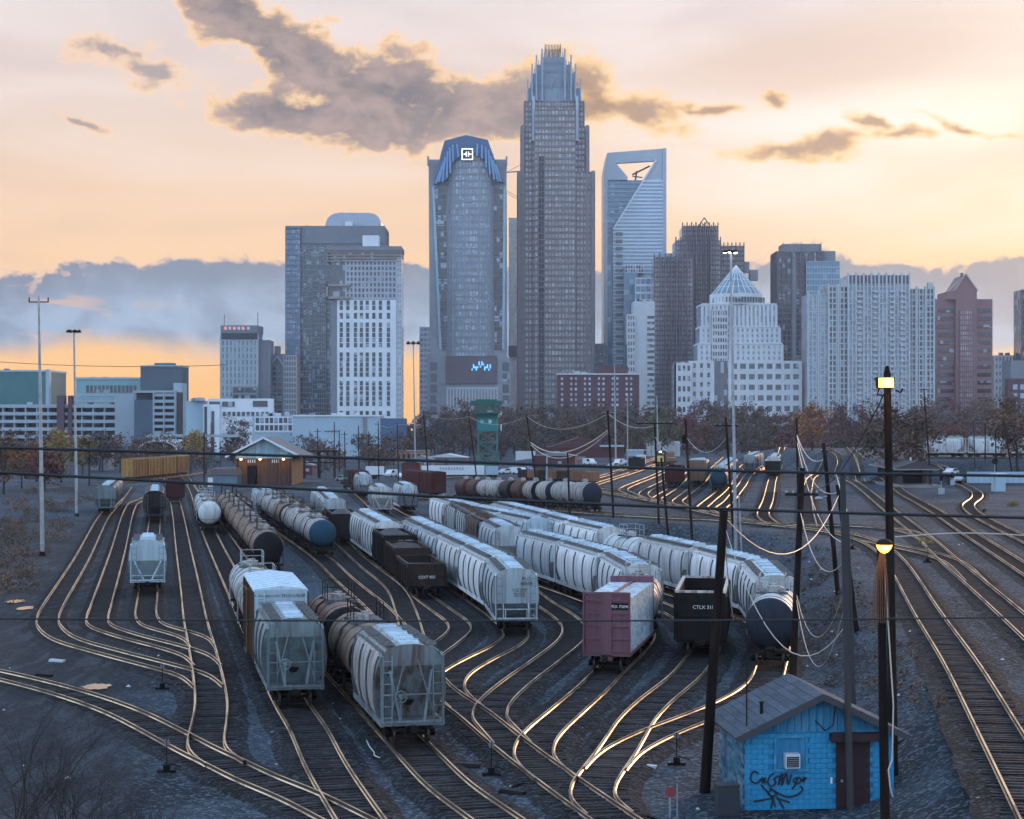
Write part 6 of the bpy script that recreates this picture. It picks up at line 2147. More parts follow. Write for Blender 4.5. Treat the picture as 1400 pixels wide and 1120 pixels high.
b.box('pale_eave', 820, 853, 608.5, 611, -1.0, .2, C_PALEB)
b.mb('left_gable', MB().prism([(b.X(748), b.Z(612)), (b.X(822), b.Z(612)), (b.X(822), b.Z(603)), (b.X(790), b.Z(599))], 1, 13, 'y'), W_RED)
b = low('small_maroon_house', 'small maroon office with flat roof in mid yard', 549, 574, 634, 660, W_RED, 8, roof=C_DGREY, gable=5)
b.box('window', 556, 567, 645, 652, -.2, .1, C_PALEB)
b = low('white_trailer_van', 'white box trailer parked in front of the red shed', 857, 884, 616, 632, C_PALEB, 8, cat='trailer', roof=C_WHITE)
b.box('red_side', 880, 884.5, 609, 631, -.3, .2, W_RED)
b = low('grey_silo_shed', 'grey concrete silo row behind the locomotive', 884, 930, 605, 632, C_CONC, 8)
for i in range(8):
    b.mb('silo', MB().lathe([(0, .9), (b.Z(605), .9), (b.Z(603.5), .5)], 12, 'z', (b.X(887 + i * 5.6), -.3, 0)), C_CONC, True)
b = low('blue_container', 'pale blue shipping container near the red warehouse', 778, 800, 626, 637, C_PALEB, 5, cat='container')
for i in range(9):
    b.box('corrugation', 779 + i * 2.3, 779.9 + i * 2.3, 626.5, None, -.12, -.003, C_PALEB)
# long semi trailer
def trailer(label, x0, x1, yt, yb, m, text=None):
    D = F * HC / (yb - HY)
    b = Bd('semi_trailer', label, (x0 + x1) / 2, D, 'trailer')
    zb = 1.1
    mb = MB().box(b.X(x0), b.X(x1), 0, 2.6, zb, b.Z(yt))
    part('box', mb, m, b.root)
    part('chassis', MB().box(b.X(x0) + .3, b.X(x1) - .3, .7, 1.9, .8, zb - .003), M_BLACK, b.root)
    for xx in (b.X(x0) + 1.2, b.X(x0) + 2.4, b.X(x1) - 2.5):
        for y in (.15, 2.2):
            part('wheel', MB().lathe([(-.13, .48), (.13, .48)], 14, 'y', (0, 0, .5)), M_BLACK, b.root, loc=(xx, y + .1, 0))
    n = max(4, int((x1 - x0) / 6))
    for i in range(n + 1):
        x = b.X(x0) + (b.X(x1) - b.X(x0)) * i / n
        part('side_post', MB().box(x - .04, x + .04, -.05, -.003, zb, b.Z(yt)), m, b.root)
    if text:
        mbt = MB()
        for i in range(9):
            mbt.box(-3.2 + i * .72, -2.75 + i * .72, -.07, -.055, b.Z((yt + yb) / 2 - 3), b.Z((yt + yb) / 2 - 3) + (.75 if i % 3 else .9))
        part('faded_lettering', mbt, mat('faded_blue', (0.34, 0.38, 0.44), .7), b.root)
    return b
trailer('long white semi trailer parked below the green control tower', 574, 662, 637, 655, C_WHITE, True)
trailer('small pale trailer beside the semi trailer under the tower', 664, 681, 638, 655, C_PALEB)
trailer('white box trailer among yard clutter on the left', 500, 524, 638, 655, C_WHITE)
trailer('grey box trailer behind the white one, mid yard', 705, 732, 617, 634, C_LIGHT)
trailer('white trailer near the right edge with blue tint', 1320, 1362, 632, 649, C_PALEB)
# tan flat warehouse centre, beyond
b = low('tan_brick_store', 'low tan brick store behind the poles', 540, 586, 617, 634, bm('tan_brick', (0.30, 0.17, 0.11)), 8)
for i in range(6):
    b.box('window', 543 + i * 7, 547 + i * 7, 621, 627, -.15, .1, G_DARK)
b = low('blue_shed_far', 'low pale blue shed beyond the right tracks', 1112, 1178, 613, 624, C_PALEB, 10)
for i in range(7):
    b.box('door', 1116 + i * 8.6, 1121 + i * 8.6, 617, None, -.2, .1, C_WHITE)
b = low('right_blue_office', 'pale blue long building behind silver hoppers', 1288, 1338, 584, 616, C_PALEB, 14)
b.box('window', 1312, 1323, 589, 596, -.2, .2, G_DARK); b.box('window', 1294, 1302, 590, 596, -.2, .2, G_DARK)
b = low('right_brick_store', 'orange brick building above the silver hoppers', 1338, 1368, 582, 616, bm('orange_brick', (0.30, 0.14, 0.07)), 14)
b = low('cream_house', 'cream house with dark window at the right edge', 1378, 1420, 614, 642, bm('cream', (0.42, 0.38, 0.33)), 9, roof=C_WHITE)
b.box('window', 1385, 1391, 619, 630, -.2, .1, G_DARK)
# ------------------------------------------------------------------ old station shelter on the right
def shelter():
    g0 = G(1275, 667)
    D = g0.y
    z0 = g0.z
    root = thing('station_shelter', 'long old wooden station shelter with grey sagging roof', 'shelter', (g0.x, D, z0), math.radians(-3))
    M_SR = mat('shelter_roof', (0.06, 0.05, 0.053), 0.85, 0.0, (0.05, 0.045, 0.05), 0.6, .8)
    M_SW = mat('shelter_wall', (0.075, 0.055, 0.055), 0.85, 0.0, (0.06, 0.045, 0.045), 0.7, 1.2, True)
    L, W = 34.0, 6.2
    part('platform', MB().box(-W - 1.6, 1.6, -1, L + 3, 0, .5), mat('platform_conc', (0.24, 0.21, 0.21), .9, 0, GRIME, .3, .5), root)
    part('wall', MB().box(-W + .5, -W + .7, 4, L, .5, 3.6).box(-.2, 0, 10, L, .5, 3.6).box(-W + .7, -.2, L - .2, L, .5, 3.6).box(-W + .7, -.2, 14, 14.2, .5, 3.6), M_SW, root)
    for i in range(12):
        y = .5 + i * 2.8
        for x in (-W + .3, -.1):
            part('post', MB().box(x - .14, x + .14, y - .14, y + .14, .5, 3.7), M_SW, root)
    for i in range(9):
        part('wall_board', MB().box(-W + .9 + i * .75, -W + 1.5 + i * .75, 13.9, 13.99, .5, 3.5), M_SW, root)
    part('roof', MB().prism([(-W - 1.2, 3.6), (1.2, 3.6), (1.2, 3.75), (-W / 2, 5.2), (-W - 1.2, 3.75)], -.6, L + .6, 'y'), M_SR, root)
    part('fascia', MB().box(-W - 1.3, -W - 1.2, -.6, L + .6, 3.5, 3.8).box(-W - 1.2, 1.2, -.75, -.61, 3.45, 3.66), mat('fascia_pale', (0.24, 0.21, 0.2), .8), root)
    for (x, y) in ((-3, 8), (-2.4, 11)):
        part('roof_vent', MB().lathe([(0, .12), (.7, .12)], 8, 'z'), C_WHITE, root, loc=(x, y, 5.0))
shelter()
# ------------------------------------------------------------------ poles
POLES = {}
def pole(key, base, top, r0, label, m=None, arms=(), group='timber poles', r1=None, extra=None, bd=None):
    g = G(*base) if bd is None else P(base[0], HY + HC * F / bd, bd)
    d = g.y
    t = P(top[0], top[1], d)
    root = thing('utility_pole', label, 'pole', tuple(g), 0, group)
    g0 = Vector(g)
    loc = lambda v: tuple(Vector(v) - g0)
    part('shaft', MB().tube([loc(g - Vector((0, 0, .3))), loc(g.lerp(t, .5)), loc(t)], [r0, r0 * .9, r1 or r0 * .75], 9), m or M_WOOD, root, True)
    for (py, half) in arms:
        c = P(top[0] + (base[0] - top[0]) * (py - top[1]) / max(1, base[1] - top[1]), py, d)
        a = part('crossarm', MB().bar(loc(c + Vector((-half, -.15, 0))), loc(c + Vector((half, -.15, 0))), .12, .14), m or M_WOOD, root)
        mb = MB()
        for sx in (-.92, -.5, .5, .92):
            mb.lathe([(0, .05), (.08, .07), (.16, .04)], 6, 'z', loc(c + Vector((half * sx, -.15, .07))))
        part('insulators', mb, M_GALV, a, kind='stuff')
    POLES[key] = (g, t, root)
    return root, loc, g, t
pole('p1', (963, 1083), (990, 698), .23, 'thick leaning timber pole left of the blue hut')
pole('p2', (1083, 938), (1097, 640), .22, 'timber pole with low crossarm behind the hut ridge', arms=[(676, .95)])
pole('p3', (1093, 742), (1089, 571), .16, 'slim tall pole with blackened top beside the crossarm pole')
pole('p4', (1146, 812), (1126, 606), .2, 'leaning pole with pale street lamp left of the tall lit pole')
pole('p5', (1163, 1108), (1152, 646), .15, 'weathered grey pole standing in front of the hut door', M_WOODG)
pole('p6', (1172, 862), (1145, 663), .17, 'short leaning dark pole behind the grey pole')
pole('p5b', (1168, 985), (1158, 700), .13, 'thin weathered pole just behind the hut roof', M_WOODG)
pole('p9', (839, 719), (831, 561), .17, 'dark pole left of the T-bar pole in mid yard', arms=[(566, .8)])
pole('p10', (901, 715), (895, 578), .16, 'T-bar pole with one wide crossarm in mid yard', arms=[(579, 2.3)])
pole('p11', (915, 735), (904, 626), .17, 'short leaning pole right of the T-bar pole')
pole('p12', (947, 733), (937, 573), .18, 'leaning dark pole carrying a round transformer', arms=[])
g, t, r = POLES['p12']
part('transformer', MB().lathe([(-.5, .32), (.5, .32), (.6, .2)], 12, 'z'), M_BLACK, r, loc=tuple(P(939.5, 601, g.y) - g + Vector((-.35, -.2, 0))))
pole('p13', (1005, 744), (992, 571), .16, 'crossarm pole right beside the tall light mast', arms=[(582, 1.4)])
pole('p14', (1014, 757), (1010, 676), .11, 'thin pale post right of the tall light mast', M_GALV)
pole('p16', (1273, 666), (1263, 531), .17, 'slim leaning pole beside the station shelter', arms=[(533, .9)])
pole('m1', (586, 657), (579, 563), .2, 'tall leaning pole left of the green tower')
pole('m2', (652, 655), (641, 567), .2, 'leaning pole directly before the green tower')
pole('m3', (734, 664), (720, 566), .2, 'leaning pole right of the green tower', arms=[(570, 1.0)])
pole('m4', (779, 706), (776, 619), .15, 'short straight pole over the side-on tank row')
pole('m5', (746, 698), (748, 621), .13, 'pale thin pole over the side-on tank row', M_GALV)
for i, (bx, by, tx, ty, lab) in enumerate([(435, 652, 434, 586, 'pole at the left end of the far pole row'), (457, 652, 457, 577, 'second pole from the left in the far pole row'),
        (472, 648, 471, 590, 'third pole from the left in the far pole row'), (491, 656, 490, 582, 'fourth pole from the left in the far pole row'), (518, 656, 517, 576, 'fifth pole from the left in the far pole row'),
        (545, 658, 543, 578, 'sixth pole from the left in the far pole row'), (464, 646, 464, 588, 'shorter pole hidden among the far pole row'), (505, 642, 504, 590, 'short pole in the middle of the far pole row'), (279, 663, 279, 592, 'lone dark pole left of the wooden shed'), (301, 655, 301, 604, 'thin pale pole left of the wooden shed'), (122, 664, 122, 604, 'thin pole among shrubs on the left'),
        (1333, 652, 1331, 575, 'pole at the right by the pale blue trailer'), (1386, 660, 1371, 572, 'tall pole at the far right edge'), (1347, 648, 1347, 580, 'dark pole in front of the orange brick building'), (1362, 640, 1361, 588, 'thin pole right of the orange brick building')]):
    pole('far%d' % i, (bx, by), (tx, ty), .16, lab, M_WOODG if 'pale' in lab else M_WOOD, arms=[(ty + 4, 1.0)] if i < 6 and i % 2 == 0 else [])

# lit street lamps on the two foreground poles
def lamp_light(root, loc, energy, col, rad):
    ld = bpy.data.lights.new('lamp_light', 'POINT')
    ld.energy = energy; ld.color = col; ld.shadow_soft_size = rad
    lo = bpy.data.objects.new('lamp_light', ld)
    link(lo, root); lo.location = loc
M_SOD = mat('sodium_glow', (1, .7, .2), 0.4, emit=(1.0, 0.46, 0.04), estr=2.2)
M_SODH = mat('sodium_core', (1, .8, .4), 0.4, emit=(1.0, 0.72, 0.22), estr=7.0)
root, loc, g, t = pole('p7', (1212, 1212), (1204, 752), .17, 'timber pole with lit dome lamp beside the hut door', bd=60)
lc = P(1209, 744, 59.4) - g
mb = MB().lathe([(-.02, .27), (.06, .26), (.13, .18), (.17, .08)], 16, 'z')
lp = part('lamp_hood', mb, M_STEEL, root, True, loc=tuple(lc))
part('lamp_bowl', MB().lathe([(-.30, .03), (-.26, .12), (-.16, .21), (-.04, .26), (-.021, .26)], 16, 'z'), M_SOD, lp, True)
part('lamp_bulb', MB().box(-.13, .13, -.24, -.20, -.16, -.06), M_SODH, lp)
lamp_light(root, tuple(lc + Vector((0, -.55, -.5))), 8, (1, .55, .18), .15)
mb = MB()
random.seed(5)
for i in range(9):
    x = -.16 + .04 * i
    mb.tube([tuple(lc + Vector((x * .4, .35, -.3))), tuple(lc + Vector((x * 1.4 - .05, .25 + .1 * random.random(), -1.2))), tuple(lc + Vector((x * 1.7 - .06, .3, -2.6)))], .018, 4)
part('loose_wires', mb, mat('copper_wire', (0.12, 0.06, 0.035), .6), root, kind='stuff')  # orange lamplight on the wires is put into their colour
part('pole_cable', MB().tube([tuple(lc + Vector((.1, .4, -1))), (.18, -.22, 6), (.14, -.2, 4.2), (.0, -.3, 3.9), (.06, -.3, 3.3), (.16, -.22, 3.0)], .025, 5), M_CABLEL, root)
root, loc, g, t = pole('p8', (1222, 1062), (1213, 512), .20, 'tallest foreground timber pole carrying a lit floodlight')
top = P(1213, 512, g.y) - g
part('pole_tip', MB().tube([tuple(top), tuple(top + Vector((0, 0, .35)))], .16, 8, .06), M_WOOD, root)
fc = P(1211, 523, g.y - .45) - g
fl = part('floodlight', MB().prism([(-.32, -.25), (.3, -.25), (.36, .22), (-.38, .22)], -.05, .35, 'y'), M_STEEL, root, loc=tuple(fc))
part('flood_glass', MB().box(-.30, .30, -.075, -.055, -.20, .18), M_SOD, fl)
part('bulb', MB().box(-.02, .2, -.10, -.078, -.1, .1), M_SODH, fl)
part('bracket', MB().tube([(-.25, .1, -.25), (-.28, .3, -.5), (.2, .4, -.55)], .04, 6).tube([(.5, .5, -.3), (.7, .4, -.4), (.75, .3, -.25)], .04, 6), M_STEEL, fl)
lamp_light(root, tuple(fc + Vector((-.2, -.9, -.5))), 30, (1, .55, .18), .2)
root_ = POLES['p4'][2]; g, t, _ = POLES['p4']
lc = P(1122, 681, g.y - .4) - g
la = part('lamp_arm', MB().tube([tuple(P(1133, 678, g.y) - g), tuple(lc)], .05, 6), M_GALV, root_)
part('lamp_head', MB().lathe([(-.14, .2), (-.06, .3), (.05, .26), (.12, .1)], 14, 'z'), M_GALV, root_, True, loc=tuple(lc + Vector((-.15, 0, 0))))

# ------------------------------------------------------------------ light masts
M_LAMPW = mat('lamp_white', (1, .95, .8), 0.4, emit=(1.0, 0.88, 0.62), estr=7.0)
def mast(label, base, top, r, lit=False, n=4, m=None, bd=None):
    g = G(*base) if bd is None else P(base[0], HY + HC * F / bd, bd)
    t = P(top[0], top[1], g.y)
    root = thing('light_mast', label, 'light mast', tuple(g), 0, 'yard light masts')
    t = t - g
    part('shaft', MB().tube([(0, 0, -.2), tuple(t * .5), tuple(t)], [r, r * .75, r * .5], 12), m or M_GALV, root, True)
    part('base_flange', MB().lathe([(0, r * 2), (.08, r * 2), (.1, r * 1.4), (.5, r * 1.2)], 12, 'z'), M_STEEL, root)
    if n:
        s = g.y / F
        part('lamp_ring', MB().lathe([(-.1, 6.5 * s), (.1, 6.5 * s)], 12, 'z', (t.x, 0, t.z - 2 * s)), M_STEEL, root)
        for i in range(n):
            a = math.pi * 2 * i / n + .6
            p = Vector((t.x + math.cos(a) * 8 * s, math.sin(a) * 8 * s, t.z - 1.2 * s))
            h = part('lamp_head', MB().lathe([(-2.6 * s, 2.6 * s), (-1.0 * s, 2.4 * s), (1.2 * s, 1.2 * s)], 12, 'z'), M_STEEL, root, loc=tuple(p))
            if lit:
                part('lamp_glass', MB().lathe([(-3.3 * s, 1.0 * s), (-2.9 * s, 2.2 * s), (-2.62 * s, 2.4 * s)], 12, 'z'), M_LAMPW if i != 1 else M_STEEL, h)
    return root
mast('tallest slim light mast at the left, without lamp ring', (58, 760), (53, 405), .26, n=0)
g, t = G(58, 760), None
part('top_bracket', MB().bar((-1.0 - .55, 0, 0), (.2 + .5, 0, 0), .12).bar((-1.5, 0, 0), (-1.5, 0, .5), .12).bar((.65, 0, 0), (.65, 0, .5), .12), M_STEEL, [o for o in bpy.data.objects if o.name.startswith('light_mast')][0], loc=tuple(P(53, 413, g.y) - g + Vector((.42, 0, 0))))
mast('light mast with ring of dark floodlights, second from the left', (105, 706), (101, 451), .26, n=7)
mast('slim light mast between white tower and arched-crown tower', (568, 646), (565, 467), .26, n=6)
mast('tall light mast with lit lamps in front of the glass cone building', (1006, 744), (999, 342), .22, True, 5)
mast('thin distant light mast before the dark brick slab', (842, 636), (840, 500), .28, n=0)
mast('short distant street light near the light strip block', (900, 640), (898, 542), .25, n=0)
mast('slim street light pole left of the dark brick slab', (858, 640), (858, 540), .2, n=0)

# ------------------------------------------------------------------ overhead cables
def sagline(a, b, sag, n=14):
    return [a.lerp(b, i / n) - Vector((0, 0, sag * 4 * (i / n) * (1 - i / n))) for i in range(n + 1)]
def cable(pts, r, label, m=None, group='overhead cables', name='overhead_cable'):
    return solo(name, MB().tube(pts, r, 6), m or M_CABLE, label, 'cable', group)
# thick lines close to the camera, running on beyond the picture on both sides
def nearline(pxs, d, r, label):
    a, b_ = P(*pxs[0], d), P(*pxs[-1], d)
    mid = [P(*p, d) for p in pxs]
    e0 = mid[0] + (mid[0] - mid[1]).normalized() * 25
    e1 = mid[-1] + (mid[-1] - mid[-2]).normalized() * 25
    cable([e0] + catmull(mid, 6) + [e1], r, label, M_CABLE, 'thick cables near the camera')
nearline([(0, 612), (350, 622), (700, 634), (1050, 645), (1400, 651)], 21, .019, 'upper thick dark cable crossing the whole view near the camera')
nearline([(0, 646), (350, 665), (700, 684), (1050, 698), (1400, 708)], 20, .019, 'second thick dark cable crossing the view at track level')
nearline([(0, 846), (350, 848.5), (700, 849), (1050, 848), (1400, 844)], 19, .010, 'thin lowest cable crossing the view in front of the freight cars')
def T(k, f=1.0):
    g, t, _ = POLES[k]
    return g.lerp(t, f)
def span(k1, f1, k2, f2, sag, r, label, m=None):
    cable(sagline(T(k1, f1), T(k2, f2), sag), r, label, m)
span('p1', .98, 'p6', .93, 2.6, .02, 'pale cable drooping from the leaning pole past the crossarm pole', M_CABLEL)
span('p1', .96, 'p5', .55, 3.0, .018, 'pale cable sagging deeply across the navy tank head', M_CABLEL)
span('p2', .80, 'p5', .74, 1.6, .018, 'pale cable looped between crossarm pole and grey pole, upper', M_CABLEL)
span('p2', .42, 'p5', .66, 2.2, .016, 'pale cable looped between crossarm pole and grey pole, middle', M_CABLEL)
span('p2', .40, 'p5', .62, 3.2, .016, 'pale cable looped between crossarm pole and grey pole, lower', M_CABLEL)
span('p3', .85, 'p6', .95, 2.0, .032, 'pale cable running down from the black-topped pole', M_CABLEL)
span('p3', .80, 'p6', .60, 2.5, .03, 'second pale cable running down from the black-topped pole', M_CABLEL)
span('p3', .86, 'p4', .9, 1.2, .04, 'short pale cable from black-topped pole to street lamp pole', M_CABLEL)
cable([P(1143, 648, 110), P(1158, 700, 108), P(1160, 760, 106), P(1156, 812, 105)], .035, 'pale cable hanging straight down beside the grey pole', M_CABLEL)
cable(sagline(P(1211, 534, 70.5), T('p3', .6), 3.0), .03, 'dark service cable running from the floodlight down to the left')
cable(sagline(T('p1', .97), Vector(tuple(G(1003, 1000))) + Vector((0, 0, 5.5)), .6), .022, 'pale stay cable running from leaning pole to the hut mast', M_CABLEL)
span('p9', .82, 'm3', .6, 2.6, .09, 'thick pale cable drooping left of the T-bar pole', M_CABLEL)
span('p9', .80, 'm3', .57, 3.2, .07, 'second pale cable drooping left of the T-bar pole', M_CABLEL)
chain = ['far0', 'far1', 'far3', 'far4', 'far5', 'm1', 'm2', 'm3', 'p9', 'p10', 'p12', 'p13']
for a, c in zip(chain, chain[1:]):
    nm_ = 'wire pair strung between %s and its right neighbour' % POLES[a][2]['label']
    for j, f in enumerate((.97, .86)):
        cable(sagline(T(a, f), T(c, f), .012 * (T(a) - T(c)).length + .8 + .9 * j, 10), .03, ('upper' if j == 0 else 'lower') + ' wire from ' + ' '.join(POLES[a][2]['label'].split()[:9]), M_CABLE if (j + len(a)) % 2 else M_CABLEL)
cable(sagline(P(0, 495, 600), P(310, 499, 600), 1, 8), .10, 'faint wire over the garage roofs on the left')
cable(catmull([P(1224, 734, 84), P(1308, 729, 84), P(1400, 732, 84), P(1480, 740, 84)], 5), .028, 'grey cable crossing above the right main tracks', M_CABLEL)
# ------------------------------------------------------------------ trees
def leafmat(name, col, rnd=.25):
    m = bpy.data.materials.new('foliage_' + name)
    m.use_nodes = True
    t = NT(m.node_tree)
    b = m.node_tree.nodes['Principled BSDF']
    g = t.node('ShaderNodeNewGeometry')
    n = g.outputs['Random Per Island']
    oi = t.node('ShaderNodeObjectInfo')
    c = t.mix(n, tuple(x * .5 for x in col), tuple(x * 1.5 for x in col))
    tcn = t.node('ShaderNodeTexCoord')
    nz = t.noise(tcn.outputs['Object'], .22, 3, .6)
    c = t.mix(t.sstep(nz, .4, .65), c, tuple(x * .62 for x in (col[0] * .8, col[1], col[2] * 1.1)))
    hv = t.node('ShaderNodeHueSaturation')
    t.link(c, hv.inputs['Color'])
    t.put(hv.inputs['Value'], t.m('ADD', 1 - rnd, t.m('MULTIPLY', oi.outputs['Random'], 2 * rnd)))
    t.link(hv.outputs[0], b.inputs['Base Color'])
    b.inputs['Roughness'].default_value = .9
    b.inputs['Specular IOR Level'].default_value = .15
    return m
F_BROWN = leafmat('brown', (0.155, 0.088, 0.06))
F_GREY = leafmat('greybrown', (0.125, 0.088, 0.08))
F_RED = leafmat('plum', (0.16, 0.062, 0.058))
F_YEL = leafmat('yellow', (0.30, 0.19, 0.07))
F_ORG = leafmat('orange', (0.24, 0.10, 0.045))
F_GRN = leafmat('olive', (0.12, 0.11, 0.06))
M_BARK = mat('bark', (0.03, 0.025, 0.024), .9, 0, (0.014, 0.012, 0.012), .5, 2)

def crown_pts(rx, rz, zc, n, clumps, size, rng, bare=.0):
    """leaf clumps: small quads scattered around clump centres in an uneven crown"""
    v, f = [], []
    cl = []
    for _ in range(clumps):
        while True:
            p = Vector((rng.uniform(-1, 1), rng.uniform(-1, 1), rng.uniform(-1, 1)))
            if .25 < p.length < 1:
                break
        cl.append((Vector((p.x * rx, p.y * rx, zc + p.z * rz)), rng.uniform(.22, .45) * rx))
    for i in range(n):
        c, r = cl[rng.randrange(len(cl))]
        d = Vector((rng.gauss(0, .5), rng.gauss(0, .5), rng.gauss(0, .45))) * r
        p = c + d
        s = size * rng.uniform(.5, 1.4)
        a = Vector((rng.uniform(-1, 1), rng.uniform(-1, 1), rng.uniform(-1, 1))).normalized()
        u = a.orthogonal().normalized() * s
        w_ = a.cross(u).normalized() * s * rng.uniform(.35, .9)
        k = len(v)
        v += [tuple(p - u), tuple(p + w_), tuple(p + u * .9), tuple(p - w_)]
        f.append((k, k + 1, k + 2, k + 3))
    return v, f, cl
def branch(mb, p, d, L, r, depth, rng, spread=.55, tips=None, n=5):
    q = p + d * L
    mid = p + d * (L * .5) + Vector((rng.uniform(-.05, .05), rng.uniform(-.05, .05), 0)) * L
    mb.tube([p, mid, q], [r, r * .85, r * .65], n, cap=False)
    if depth <= 0:
        if tips is not None:
            tips.append(q)
        return
    k = rng.choice((2, 3, 3))
    for i in range(k):
        nd = (d + Vector((rng.gauss(0, spread), rng.gauss(0, spread), rng.gauss(.12, spread * .6)))).normalized()
        branch(mb, q if i else mid.lerp(q, .6), nd, L * rng.uniform(.55, .85), r * .58, depth - 1, rng, spread, tips, 4 if depth > 1 else 3)
def tree(name, label, x, y, h, rx, m, group='yard-edge trees', seed=1, n=1500, size=.35, clumps=16, loc=None):
    rng = random.Random(seed)
    g = loc if loc is not None else G(x, y)
    root = thing(name, label, 'tree', tuple(g), rng.uniform(0, 6), group)
    mb = MB()
    branch(mb, Vector((0, 0, -.2)), Vector((rng.uniform(-.06, .06), 0, 1)).normalized(), h * .34, h * .022, 3, rng, .5)
    part('trunk', mb, M_BARK, root)
    v, f, _ = crown_pts(rx, h * .36, h * .63, n, clumps, size, rng)
    c = MB(); c.v, c.f = v, f
    part('crown', c, m, root)
    return root
tree('autumn_tree', 'golden yellow tree behind the second light mast on the left', 84, 660, 13, 4.4, F_YEL, seed=11, n=2600, clumps=24)
tree('autumn_tree', 'yellow tree right of the second light mast on the left', 113, 652, 12, 3.4, F_YEL, seed=12, n=2000, clumps=18)
tree('autumn_tree', 'rusty orange tree at the left edge behind the tallest mast', 30, 668, 10, 5.2, F_ORG, seed=13, n=2600, clumps=22)
tree('autumn_tree', 'dark brown tree at the far left edge', 5, 676, 13, 5.0, F_BROWN, seed=14, n=2600, clumps=22)
tree('autumn_tree', 'dark plum tree between the left masts and the hill house', 62, 672, 9, 4.0, F_RED, seed=15, n=2000)
tree('autumn_tree', 'dark brown bushy tree left of the yellow cars', 140, 645, 12, 5.4, F_GREY, seed=16, n=2600, clumps=20)
tree('autumn_tree', 'tan square-topped tree behind the right end of the yellow cars', 262, 642, 12, 4.6, F_YEL, seed=17, n=2200, clumps=26)
tree('autumn_tree', 'bare grey tree in front of the white commercial block', 322, 630, 17, 6.0, F_GREY, seed=18, n=2200, clumps=20)
tree('autumn_tree', 'olive green rounded tree behind the silos', 905, 628, 16, 6.5, F_GRN, seed=19, n=2600, clumps=26)
tree('autumn_tree', 'dark brown tree beside the station shelter', 1225, 636, 16, 8.0, F_BROWN, seed=20, n=3600, clumps=30)
tree('autumn_tree', 'plum red tree right of the tall lit pole', 1160, 622, 20, 8.5, F_RED, seed=21, n=3200, clumps=30)
tree('autumn_tree', 'bare dark tree at the far right edge above the cream house', 1392, 640, 17, 6.0, F_BROWN, seed=22, n=3000, clumps=30)
tree('autumn_tree', 'large brown tree at the right behind the orange brick building', 1345, 618, 26, 9.0, F_BROWN, seed=23, n=3200, clumps=30)
tree('autumn_tree', 'small pale bushy tree near the blue far shed', 1110, 624, 13, 5.5, F_ORG, seed=24, n=2000, clumps=20)
# the wood at the foot of the skyline reads as one mass
rng = random.Random(77)
mass = {F_BROWN: ([], []), F_GREY: ([], []), F_RED: ([], [])}
stems = MB()
def add_tree_to_mass(px, D, h, rx, m, n=1000):
    X = (px - CX) / F * D
    v, f, _ = crown_pts(rx, h * .42, h * .55, n, 15, .5 * D / 800, rng)
    V_, F_ = mass[m]
    k = len(V_)
    V_ += [(a + X, b_ + D, c) for (a, b_, c) in v]
    F_ += [tuple(i + k for i in q) for q in f]
    stems.tube([(X, D, 0), (X + rng.uniform(-.5, .5), D, h * .6)], .3, 4, .1)
profile_top = [(540, 588), (570, 572), (585, 556), (610, 546), (640, 545), (690, 556), (735, 546), (765, 548), (800, 546), (850, 556), (900, 552), (940, 548), (990, 545), (1050, 552), (1095, 558), (1130, 565), (1180, 562), (1230, 552), (1290, 545), (1340, 542), (1420, 550)]
def ptop(x):
    for (a, ya), (c, yc) in zip(profile_top, profile_top[1:]):
        if a <= x <= c:
            return ya + (yc - ya) * (x - a) / (c - a)
    return 575
for row, (D0, dy) in enumerate(((960, 0), (880, 9), (790, 19), (700, 27))):
    x = 545 + row * 7
    while x < 1425:
        D = D0 + rng.uniform(-30, 30)
        yt = ptop(x) + dy + rng.uniform(-5, 5)
        if row == 3 and 740 < x < 960:
            yt += 6
        h = HC + (HY - yt) * D / F
        r_ = rng.random()
        m = F_RED if (r_ > .72 and x > 900) else (F_GREY if r_ < .42 else F_BROWN)
        if h > 4:
            add_tree_to_mass(x, D, h, max(4.0, h * .30), m)
        x += rng.uniform(14, 22)
# scrub along the left and far centre
for i in range(120):
    x = rng.uniform(-20, 560); D = rng.uniform(520, 760)
    if 320 < x < 410:
        continue
    add_tree_to_mass(x, D, rng.uniform(5, 12), rng.uniform(3.5, 6), rng.choice((F_BROWN, F_GREY, F_BROWN)), 330)
wname = {F_BROWN: ('brown_wood', 'brown leafless wood along the foot of the skyline'), F_GREY: ('grey_wood', 'grey-brown leafless wood along the foot of the skyline'), F_RED: ('plum_wood', 'plum coloured wood at the foot of the skyline on the right')}
for m, (V_, F_) in mass.items():
    mb = MB(); mb.v, mb.f = V_, F_
    o = part(wname[m][0], mb, m, None)
    tag(o, wname[m][1], None, None, 'stuff')
o = part('tree_stems', stems, M_BARK, None)
tag(o, 'grey stems of the wood below the skyline', None, None, 'stuff')
# undergrowth on the left bank and right slope: one mass
rng = random.Random(5)
mb = MB()
def shrub_mass(px, py, r, h, n):
    g = G(px, py)
    v, f, _ = crown_pts(r, h * .5, h * .42, n, 14, .11, rng)
    k = len(mb.v)
    mb.v += [(a + g.x, b_ + g.y, max(.02, c) + g.z) for (a, b_, c) in v]
    mb.f += [tuple(i + k for i in q) for q in f]
for (x, y) in [(10, 720), (30, 700), (60, 690), (80, 700), (20, 745), (45, 760), (8, 775), (30, 790), (75, 720), (24, 730), (12, 735), (38, 715), (52, 705), (70, 698), (2, 720), (90, 690), (120, 684), (10, 810), (66, 740), (15, 690), (50, 676), (90, 672), (5, 760)]:
    shrub_mass(x + rng.uniform(-8, 8), y, 2.4, rng.uniform(.9, 1.7), 650)
o = part('undergrowth', mb, F_BROWN, None); tag(o, 'dry brown undergrowth along the left edge of the yard', None, None, 'stuff')
mb = MB()
